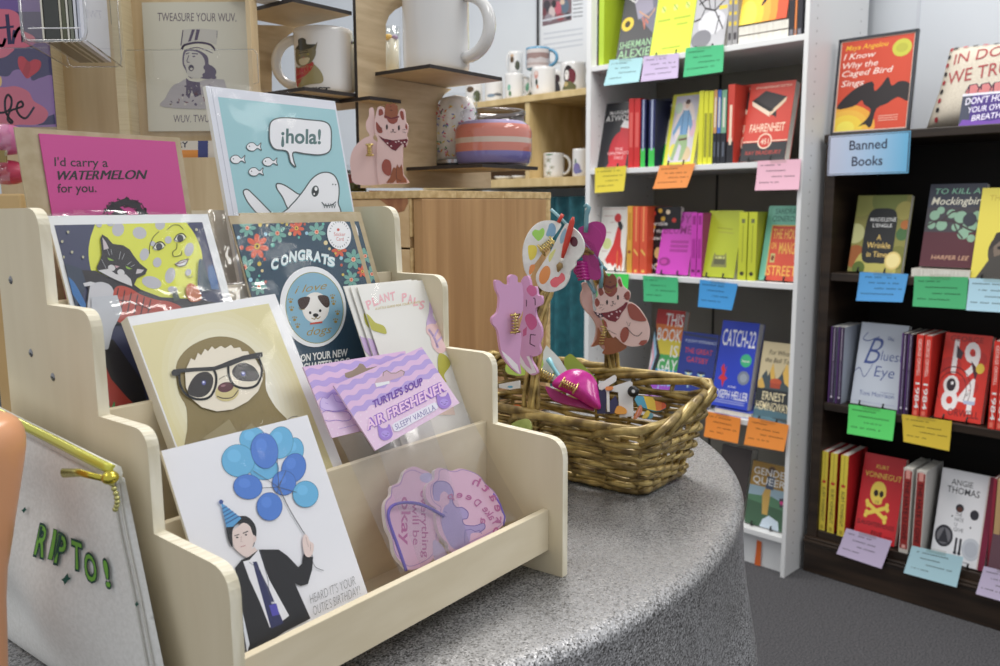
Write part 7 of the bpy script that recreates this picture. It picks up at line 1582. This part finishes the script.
# poster sheet on the wall
P = Plane(B, WALLB-.004, 0, 0)
q = [P.px(*p) for p in ((540, -40), (600, -46), (600, 62), (541, 62))]
mb = MB(); mb.slab(P, q, .001, M((222, 226, 232), .4)); a = Art(P, mb); a.px(400, 0, 5); a.clip(q)
a.poly([(712, -40), (858, -60), (858, 100), (712, 132)], (120, 96, 104))
for i, (x, y, rx, ry, c_) in enumerate(((735, 30, 18, 30, (60, 54, 64)), (760, 60, 16, 30, (206, 190, 190)), (790, 40, 18, 34, (196, 90, 110)), (825, 30, 20, 36, (90, 110, 130)), (745, 90, 20, 20, (150, 140, 150)), (800, 85, 20, 18, (150, 60, 70)), (770, 20, 12, 20, (40, 36, 44)), (840, 80, 14, 18, (50, 46, 56)), (722, 60, 10, 20, (110, 50, 60)), (812, 10, 12, 14, (214, 190, 170)))): a.ell(x, y, rx, ry, c_)
a.line([(712, 104), (858, 72)], 9, (206, 210, 220)); 
for y in (5, 25, 45, 65, 85): a.line([(866, y), (912, y-6)], 5, (120, 124, 134))
for y in (150, 175, 205, 230): a.line([(720, y+20), (912, y-8)], 8, (198, 204, 214))
tag(mb.build('poster', merge=False), 'white notice sheet with a group photo pinned to the wall above the mugs', 'poster')
mb = MB(); q0, q1 = P.px(538.5, -40), P.px(540, 46); mb.slab(P, [(q0[0]-.004, q1[1]), (q0[0]+.002, q1[1]), (q0[0]+.002, q0[1]), (q0[0]-.004, q0[1])], .006, BLACK, n0=.006); tag(mb.build('poster_rail'), 'thin black vertical rail left of the notice sheet', 'rail')
# ================================================================ plywood card rack at the left
YR = 1.0
RF = Frame(V((0, YR, .77)), V((1, 0, 0)), V((0, 1, 0)))
rk = thing('card_rack', 'tall plywood card rack standing behind the stepped display', 'card rack', (-.5, YR+.05, .77))
RW = noise_mat('rack_ply', (204, 176, 132), (220, 196, 154), (12, 12, 1), 5, 4, .5, .03); RWE = noise_mat('rack_edge', (208, 190, 150), (218, 202, 164), (4, 4, 260), 3, 2, .6, .2)
ZT = .62
def rx(px, b=0): return RF.onb(b, px, 80)[0]
def rb(x0, x1, b0, b1, z0, z1, m, name):
    mb = MB(); mb.box(RF, x0, x1, b0, b1, z0, z1, m); return mb.build(name, rk)
rb(rx(-15), rx(51), .012, .018, .0, ZT, RW, 'rear_board'); rb(rx(51), rx(58.5), -.012, .018, 0, ZT, RWE, 'upright')
rb(rx(58.5), rx(122), .012, .018, 0, ZT, RW, 'rear_board'); rb(rx(122), rx(132), -.016, .018, 0, ZT, RWE, 'upright')
rb(rx(132), rx(252), .012, .018, 0, ZT, RW, 'rear_board'); rb(rx(252), rx(256), -.012, .018, 0, ZT, RW, 'upright')
rb(rx(-15), rx(256), -.06, .012, 0, .012, RW, 'foot_board')
mb = MB(); sx = rx(114)
mb.slab(Plane(RF, .011, 0, 0), [(sx-.0035, RF.onb(.011, 113, 24)[2]), (sx+.002, RF.onb(.011, 113, 24)[2]), (sx+.0035, RF.onb(.011, 113, 4)[2]), (sx+.0035, ZT), (sx-.0035, ZT)], .0005, M((110, 104, 96), .7)); mb.build('slot', rk)
# --- big tan letter card in a clear pocket
P = Plane(RF, -.006, 0, 2)
q = [P.px(*p) for p in ((142, -3), (247, -8), (253, 131), (148, 131))]
x0, x1 = (q[0][0]+q[3][0])/2, (q[1][0]+q[2][0])/2; y0, y1 = (q[2][1]+q[3][1])/2, (q[0][1]+q[1][1])/2
x1 -= .001
t = thing('greeting_card', 'cream greeting card with a mitred clergyman print in a clear pocket', 'greeting card', P.w((x0+x1)/2, y0, 0))
mb = MB(); cc = [(x0, y0), (x1, y0), (x1, y1), (x0, y1)]; mb.slab(P, cc, .001, M((214, 210, 192), .6)); a = Art(P, mb); a.clip(cc); a.px(0, 0, 4); k = (106, 92, 104)
a.text('TWEASURE YOUR WUV.', (630, 84), (945, 86), (0, -33), k, bold=.0, res=4); a.text('WUV. TWUE WUV.', (694, 490), (930, 488), (0, -30), k, bold=.0, res=4)
k = (92, 80, 104); l = (198, 194, 184)
a.poly([(735, 118), (800, 114), (872, 120), (866, 180), (840, 170), (790, 162), (740, 176), (725, 190)], l); a.line([(732, 122), (724, 180)], 4, k); a.line([(868, 124), (868, 150)], 1.5, k); a.poly([(768, 118), (780, 118), (764, 164), (752, 168)], k); a.poly([(786, 118), (800, 118), (790, 160), (778, 162)], k)
a.line([(728, 196), (740, 180), (790, 170), (840, 178), (860, 200)], 8, k, smooth=True); a.line([(740, 202), (790, 190), (850, 212)], 3, k, smooth=True)
a.poly([(736, 204), (760, 196), (800, 204), (830, 226), (836, 260), (846, 262), (864, 280), (862, 300), (840, 314), (820, 316), (790, 310), (760, 312), (742, 280), (730, 250)], k, smooth=True)
a.poly([(742, 210), (770, 204), (800, 214), (818, 240), (820, 280), (812, 306), (780, 314), (752, 302), (744, 270), (736, 250)], l, smooth=True)
a.line([(744, 216), (756, 212)], 4, k); a.line([(770, 214), (790, 216)], 5, k); a.ell(776, 226, 6, 3, k); a.line([(756, 222), (748, 246), (758, 250)], 3, k, smooth=True); a.ell(765, 272, 11, 13, (70, 60, 80)); a.ell(766, 276, 6, 5, l)
for x, y, r_ in ((830, 270, 16), (846, 290, 18), (836, 306, 14), (820, 300, 10), (856, 310, 10)): a.ell(x, y, r_, r_*.8, k)
a.poly([(742, 318), (780, 330), (830, 318), (880, 318), (900, 330), (900, 428), (656, 428), (664, 390), (690, 345), (720, 330)], (176, 170, 172), smooth=True)
a.poly([(744, 312), (760, 324), (800, 330), (806, 380), (780, 390), (768, 360), (758, 396), (744, 380), (746, 340)], k)
for i in range(60): 
    x, y = 664+rnd.random()*220, 340+rnd.random()*84
    if y > 430-(x-656)*.9 or x > 740: a.ell(x, y, 3+5*rnd.random(), 2+4*rnd.random(), (k, (120, 70, 80), l)[i % 3], rnd.random()*90, n=8, up=False)
mb.build('card', t, merge=False)
mb = MB(); Pz = RF.onb(-.014, 150, 50)[2]; zb = RF.onb(-.014, 150, 136)[2]
mb.add([RF.w(rx(134), -.014, zb), RF.w(rx(262), -.014, zb), RF.w(rx(262), -.014, Pz), RF.w(rx(134), -.014, Pz)], [(0, 1, 2, 3)], ACRYL)
mb.tube([RF.w(rx(134), -.014, Pz), RF.w(rx(258), -.014, Pz), RF.w(rx(262), -.014, Pz-.006), RF.w(rx(262), -.014, Pz-.036), RF.w(rx(257), -.014, Pz-.038)], .0005, film('acryl_edge', 8, tint=(.88, .88, .88, 1), rough=.1, bump=0), 5); mb.build('clear_pocket', t)
# --- purple card, far left
P = Plane(RF, -.05, 0, 0); q = [P.px(*p) for p in ((-22, -30), (46, -30), (54, 127), (-22, 127))]
x0, x1, y0, y1 = q[0][0], (q[1][0]+q[2][0])/2, q[2][1], q[0][1]; cc = [(x0, y0), (x1, y0), (x1, y1), (x0, y1)]
t = thing('greeting_card', 'purple greeting card with pink clouds, a red heart and navy brush lettering', 'greeting card', P.w((x0+x1)/2, y0, 0))
mb = MB(); mb.slab(P, cc, .001, M((60, 54, 100), .4)); a = Art(P, mb); a.clip(cc); a.px(0, 0, 7.69); nv = (40, 36, 80); pk = (206, 100, 124); lv = (140, 108, 166)
a.rect(-200, -300, 400, 90, (110, 84, 150)); a.poly([(-200, 80), (20, 70), (90, 78), (140, 110), (160, 180), (170, 230), (260, 280), (270, 330), (200, 364), (60, 366), (-200, 366)], pk, smooth=True); a.poly([(-100, 366), (100, 370), (80, 410), (20, 444), (-100, 450)], pk, smooth=True)
a.line([(55, 120), (75, 330)], 30, nv); a.line([(-10, 215), (100, 205)], 18, nv); a.line([(110, 240), (100, 330)], 24, nv); a.line([(108, 290), (140, 226), (170, 224), (176, 316)], 24, nv, smooth=True); a.line([(-60, 240), (-20, 330), (20, 350), (40, 300)], 22, nv, smooth=True)
a.poly([(-200, 560), (40, 590), (100, 545), (150, 535), (220, 560), (250, 620), (320, 596), (420, 610), (420, 1000), (-200, 1000)], lv, smooth=True)
a.poly([(138, 460), (150, 436), (180, 436), (205, 460), (226, 476), (260, 458), (300, 462), (318, 490), (300, 540), (250, 580), (208, 604), (170, 560), (144, 510)], (196, 40, 60), smooth=True, n=4); a.poly([(205, 460), (230, 480), (240, 520), (208, 604), (170, 560), (190, 510)], (176, 32, 52))
yo = 615
a.poly([(-200, 90+yo), (40, 56+yo), (130, 50+yo), (220, 90+yo), (260, 160+yo), (340, 210+yo), (372, 260+yo), (340, 320+yo), (260, 346+yo), (100, 350+yo), (-200, 420+yo)], pk, smooth=True)
a.line([(-30, 250+yo), (30, 250+yo), (80, 220+yo), (90, 150+yo), (62, 115+yo), (40, 160+yo), (44, 240+yo), (70, 290+yo), (96, 320+yo), (84, 330+yo), (60, 300+yo), (80, 240+yo), (130, 220+yo), (176, 200+yo), (168, 168+yo), (140, 180+yo), (130, 230+yo), (160, 280+yo), (206, 290+yo), (262, 212+yo)], 17, nv, smooth=True)
a.poly([(372, 280+yo), (420, 262+yo), (430, 340+yo), (280, 350+yo), (340, 325+yo)], (50, 50, 96)); a.ell(0, 10+yo, 16, 40, (220, 190, 120))
mb.build('card', t, merge=False)
mb = MB(); zp = RF.onb(-.056, 20, 48)[2]; z0 = RF.onb(-.056, 20, 140)[2]; mb.add([RF.w(rx(-30), -.056, z0), RF.w(rx(50, -.056), -.056, z0), RF.w(rx(50, -.056), -.056, zp), RF.w(rx(-30), -.056, zp)], [(0, 1, 2, 3)], ACRYL)
mb.tube([RF.w(rx(-30), -.056, zp), RF.w(rx(50, -.056), -.056, zp)], .0005, _m['acryl_edge'], 5); mb.build('clear_pocket', t)
# --- clear acrylic tray with cards, top left
q = [RF.onb(-.20, *p) for p in ((23, 41), (87, 41))]; x0, x1 = q[0][0], q[1][0]; z0 = q[0][2]; w_ = x1-x0
bq = RF.onz(z0, 68, 67); bq2 = RF.onz(z0, 119, 67)
sk = (bq[0]-x0); b1 = bq[1]; b0 = -.20
def tr(s, d_, z): return RF.w(x0+w_*s+sk*d_, b0+(b1-b0)*d_, z)
t = thing('acrylic_holder', 'clear acrylic tray of cards jutting from the rack at the top left', 'card holder', tr(.5, .5, z0)); h = .085; ed = _m['acryl_edge']
mb = MB()
for A_ in (((0, 0, z0), (1, 0, z0), (1, 1, z0), (0, 1, z0)), ((0, 0, z0), (0, 1, z0), (0, 1, z0+h), (0, 0, z0+h)), ((1, 0, z0), (1, 1, z0), (1, 1, z0+h), (1, 0, z0+h))): mb.add([tr(*p) for p in A_], [(0, 1, 2, 3)], ACRYL)
mb.build('tray', t)
mb = MB()
for d_, rr in ((0, .0016), (1, .0007)):
    mb.tube([tr(0, d_, z0+h), tr(0, d_, z0+.008), tr(.03, d_, z0+.002), tr(.1, d_, z0), tr(.9, d_, z0), tr(.97, d_, z0+.002), tr(1, d_, z0+.008), tr(1, d_, z0+h)], rr, ed, 6)
mb.tube([tr(.1, 0, z0+.011), tr(.9, 0, z0+.011)], .0006, M((226, 226, 230), .2), 5)
mb.tube([tr(0, 0, z0), tr(0, 1, z0)], .0006, ed, 5); mb.tube([tr(1, 0, z0), tr(1, 1, z0)], .0008, ed, 5); mb.build('rim', t)
for i, (s0, s1, c_) in enumerate(((.24, .27, (226, 222, 206)), (.29, .52, (70, 72, 70)), (.53, .56, (206, 200, 180)), (.57, .63, (90, 92, 70)), (.64, .67, (224, 220, 208)), (.69, .74, (120, 124, 110)), (.76, .80, (222, 224, 232)), (.82, .86, (196, 200, 214)))):
    mb = MB(); vs = [tr(s, d_, z) for z in (z0+.002, z0+h*.95) for d_ in (.1, .9) for s in (s0, s1)]; mb.add(vs, [(0, 2, 3, 1), (4, 5, 7, 6), (0, 1, 5, 4), (1, 3, 7, 5), (3, 2, 6, 7), (2, 0, 4, 6)], M(c_, .6))
    o = mb.build('card'); tag(o, ('ivory card, leftmost standing in the acrylic tray', 'thick charcoal card stack in the acrylic tray', 'thin buff card just right of the charcoal stack in the tray', 'olive card between buff and ivory cards in the tray', 'ivory card right of the olive card in the tray', 'grey green card in the right half of the acrylic tray', 'white card second from the right in the acrylic tray', 'pale blue card, rightmost in the acrylic tray')[i], 'card', 'cards standing in the acrylic tray')
# --- pink plastic wrapped item and kraft box left edge
P = Plane(RF, -.11, 0, 0)
t = thing('wrapped_soap', 'pink item in crinkled clear wrap at the left edge below the purple card', 'packet', P.w(P.px(6, 180)[0], P.px(6, 180)[1], 0))
mb = MB(); c = P.w(*P.px(0, 139), -.01); mb.ball(c, .024, .02, .016, M((222, 120, 170), .35)); c2 = P.w(*P.px(2, 172), -.01); mb.ball(c2, .022, .018, .013, M((196, 60, 90), .35)); mb.build('pink_bar', t)
mb = MB(); mb.grid(lambda s, t_: P.w(*P.px(-14+30*s, 186-62*t_), .012+.003*math.sin(17*s+9*t_)+.002*math.sin(31*t_-8*s)), 14, 20, film('crinkle_wrap', 4, rough=.08, bump=.8, bscale=60)); mb.build('clear_wrap', t)
mb = MB(); q = [P.px(*p) for p in ((-20, 152), (14, 151), (14, 163), (-20, 164))]; mb.slab(P, q, .002, M((150, 128, 70), .6), n0=.014); mb.build('label_band', t)
q = [RF.onb(-.12, *p) for p in ((-20, 194), (20, 193))]
o = MB(); o.box(RF, q[0][0], q[1][0], -.12, -.05, .012, q[0][2], noise_mat('tan_box', (196, 160, 104), (210, 176, 120), (1, 1, 1), 8, 3, .6)); tag(o.build('wooden_box', bevel=.002), 'small tan wooden box at the left edge behind the stepped display', 'box')
# --- books / packets between the pink and the turquoise cards
P = Plane(RF, -.03, 0, 0); q = [P.px(*p) for p in ((170, 141), (205, 139), (208, 160), (172, 160))]
cc = [(q[0][0], q[2][1]), (q[1][0]+.02, q[2][1]), (q[1][0]+.02, q[0][1]), (q[0][0], q[0][1])]
mb = MB(); mb.slab(P, cc, .02, M((222, 214, 200), .5)); a = Art(P, mb); a.clip(cc); a.px(); a.text('RY', (177.5, 147.8), (188, 147.2), (0, -5.6), (40, 40, 60), bold=.05); a.rect(176, 150, 202, 158, (236, 150, 60)); a.rect(198, 140, 208, 160, (60, 70, 130)); mb.build
o = mb.build('snack_packet', merge=False); tag(o, 'white, orange and blue packet glimpsed between the pink and turquoise cards', 'packet')
P = Plane(RF, -.045, 0, 0); q = [P.px(*p) for p in ((170, 158), (215, 157), (215, 260), (172, 260))]
mb = MB(); mb.box(RF, q[0][0]-.05, q[1][0]+.03, -.045, -.037, .012, RF.onb(-.045, 190, 157.5)[2], RW); mb.build('front_board', rk)
# ================================================================ canvas pouch and peach figure, front left
cvs = noise_mat('canvas', (220, 219, 214), (230, 229, 225), (1, 1, 1), 420, 3, .9, .15)
class PP(Plane): pass
PL = Plane(D, 0, 0, .6, swap=True, a=-.299)
def pouch_pt(s, t_, side=1):
    """s along the reading direction (towards the front), t up"""
    L0 = PL.px(*(-75, 700)); 
    TLc, TRc, BRc, BLc = PC
    x = (TLc[0]*(1-s)+TRc[0]*s)*t_+(BLc[0]*(1-s)+BRc[0]*s)*(1-t_); y = (TLc[1]*(1-s)+TRc[1]*s)*t_+(BLc[1]*(1-s)+BRc[1]*s)*(1-t_)
    e = (max(0, 1-abs(2*s-1)**3)*max(0, 1-abs(2*t_-1)**2.4))
    f = .004*math.sin(9*s+5*t_)*e+.003*math.sin(21*s-6*t_)*e+.0035*math.sin(4*t_*PI+3*s)*(1-abs(2*s-1))
    return PL.w(x, y, side*(.014*e**.8)*(1 if side > 0 else .2)+f*(1 if side > 0 else .2)+.004)
PC = [PL.px(*p) for p in ((-95, 352), (132, 476), (190, 748), (-90, 577))]
by = min(0, 0)
PC[2] = (PC[2][0], .0015); PC[3] = (PC[3][0], .0015)
pt = thing('zipper_pouch', 'natural canvas zipper pouch with green dripping letters, leaning on the stand', 'pouch', PL.w(PC[2][0], .001, 0))
mb = MB(); mb.grid(lambda s, t_: pouch_pt(s, t_, 1), 60, 44, cvs); mb.grid(lambda s, t_: pouch_pt(1-s, t_, -.45), 40, 30, cvs); mb.build('canvas_body', pt)
YZ = noise_mat('zip_tape', (226, 226, 218), (236, 236, 230), (1, 1, 1), 300, 2, .8); YG = M((214, 212, 84), .25, .35)
tp = lambda s, n_, dy=0: pouch_pt(s, .985, 1)+PL.N*n_+PL.Y*dy
mb = MB(); mb.tube([tp(k/40*.985, .001, .003) for k in range(41)], .0052, YZ, 8, flat=.55); mb.build('zip_tape', pt)
mb = MB(); mb.tube([tp(k/40*.985, .003, .0055) for k in range(41)], .0031, YG, 8, flat=.7)
mb.build('zipper', pt)
mb = MB(); e_ = pouch_pt(.99, .985, 1)+PL.N*.006+PL.Y*.003
mb.ball(e_, .0045, .0045, .0036, M((206, 190, 70), .25, .9)); 
for k in range(7): 
    an = k*.45; mb.ball(e_+PL.X*(.0015+.0045*math.sin(an))-PL.Y*(.003+.0022*k), .0015, .0015, .0014, M((190, 186, 120), .3, .8))
mb.tube([e_+PL.N*.003, e_-PL.X*.022-PL.Y*.0005+PL.N*.005, e_-PL.X*.040-PL.Y*.004+PL.N*.006], [.0016, .0022, .0026], M((206, 190, 70), .25, .9), 8, flat=.5)
mb.build('zip_pull', pt)
mb = MB()
class WP:
    N = PL.N; maxlen = .008
    def px(s, x, y): return PL.shifted(.014).px(x, y)
    def w(s, x, y, n=0):
        # invert the bilinear corner map approximately
        s_, t_ = .5, .5
        for _ in range(12):
            TLc, TRc, BRc, BLc = PC
            fx = (TLc[0]*(1-s_)+TRc[0]*s_)*t_+(BLc[0]*(1-s_)+BRc[0]*s_)*(1-t_)-x; fy = (TLc[1]*(1-s_)+TRc[1]*s_)*t_+(BLc[1]*(1-s_)+BRc[1]*s_)*(1-t_)-y
            ax = (TRc[0]-TLc[0])*t_+(BRc[0]-BLc[0])*(1-t_); bx = TLc[0]*(1-s_)+TRc[0]*s_-BLc[0]*(1-s_)-BRc[0]*s_; ay = (TRc[1]-TLc[1])*t_+(BRc[1]-BLc[1])*(1-t_); by_ = TLc[1]*(1-s_)+TRc[1]*s_-BLc[1]*(1-s_)-BRc[1]*s_
            dt = ax*by_-bx*ay; s_ -= (fx*by_-bx*fy)/dt; t_ -= (ax*fy-ay*fx)/dt
        return pouch_pt(s_, t_, 1)+PL.N*(n+.0016)
a = Art(WP(), mb, rough=.85); a.px(0, 500, 4)
DG, LG = (26, 66, 56), (112, 176, 60)
LT = (('R', 168, 206, 34, 124), ('I', 218, 226, 13, 124), ('P', 242, 240, 34, 124), ('T', 298, 266, 36, 124), ('O', 344, 318, 34, 124), ('!', 404, 352, 13, 124))
for bold, c_ in ((.14, DG), (.02, LG)):
    for ch, x, y, w_, h in LT:
      if ch == 'I':
        e = bold*22; a.poly([(x-e, y+e), (x+12+e, y+6+e), (x-2+e, y-100-e), (x-14-e, y-106-e)], c_)
      else: a.text(ch, (x-2-bold*20, y), (x-2+w_+bold*20, y+w_*.45), (-14, -h*.84), c_, bold=bold, res=3)
for cx, cy, r_ in ((290, 308, 22), (98, 40, 12), (500, 434, 12)): a.poly([(cx, cy-r_), (cx+r_*.28, cy-r_*.28), (cx+r_*.6, cy), (cx+r_*.28, cy+r_*.28), (cx, cy+r_), (cx-r_*.28, cy+r_*.28), (cx-r_*.6, cy), (cx-r_*.28, cy-r_*.28)], (30, 84, 70))
mb.build('printed_lettering', pt, merge=False)
mb = MB(); fr = (152, 134, 70)
for k in range(2): mb.tube([pouch_pt(.985-.012*k, .97*(1-j/30), 1)+PL.N*.001 for j in range(31)], .0006, M((200, 198, 190), .9), 5)
mb.build('seam', pt)
# peach figure
c = V((0, 0, 0)); p0 = hit(-30, 500, V((0, .415, 0)), V((0, 1, 0))); base_ = V((p0.x, p0.y, .77))
SKN = M((224, 158, 112), .32); rr = lambda px: (px+17)*.415/FPX
zz = lambda y: hit(-30, y, V((0, .415, 0)), V((0, 1, 0))).z-.77
mb = MB(); prof_ = [(0, .0005), (rr(0), .0005), (rr(1), .008), (rr(6), zz(585)), (rr(16), zz(555)), (rr(21), zz(530)), (rr(26), zz(510)), (rr(32), zz(483)), (rr(40), zz(450)), (rr(39), zz(435)), (rr(34), zz(424)), (rr(24), zz(418)), (rr(2), zz(415)), (0, zz(414.5))]
prof_ = [prof_[0]]+[p for p in prof_[1:] if p[1] >= .001]
mb.lathe(base_, sorted(prof_[1:], key=lambda p: p[1])[:0] or prof_, SKN, 40)
tag(mb.build('vinyl_figure', sub=1), 'smooth peach vinyl figure cut off by the left frame edge', 'figurine')
# ================================================================ camera and light
cd = bpy.data.cameras.new('camera'); co = bpy.data.objects.new('camera', cd); COL.objects.link(co)
mat = Matrix((( _r.x, _u.x, -_f.x, CAM.x), (_r.y, _u.y, -_f.y, CAM.y), (_r.z, _u.z, -_f.z, CAM.z), (0, 0, 0, 1)))
co.matrix_world = mat
cd.sensor_width = 22.3; cd.lens = 22.3*FPX/1000; cd.clip_start = .02
cd.dof.use_dof = True; cd.dof.focus_distance = .66; cd.dof.aperture_fstop = 8.5
scn.camera = co
w = bpy.data.worlds.new('room_light'); scn.world = w; w.use_nodes = True
bg = w.node_tree.nodes['Background']; bg.inputs[0].default_value = (.93, .96, 1, 1); bg.inputs[1].default_value = .56
def area(name, loc, sx, sy, power, col=(1, .97, .92)):
    l = bpy.data.lights.new(name, 'AREA'); l.shape = 'RECTANGLE'; l.size = sx; l.size_y = sy; l.energy = power; l.color = col
    o = bpy.data.objects.new(name, l); COL.objects.link(o); o.location = loc; return o
for i, (x, y, p) in enumerate(((-1.3, .1, 7), (1.3, .4, 16), (.2, 1.9, 32), (-1.9, 2.6, 24), (2.6, 1.2, 22))):
    area('ceiling_lamp', (x, y, 2.75), .6, 1.2, p)
scn.view_settings.view_transform = 'Standard'; scn.view_settings.look = 'None'; scn.view_settings.gamma = 1; scn.view_settings.use_curve_mapping = False
scn.view_settings.exposure = 0.2
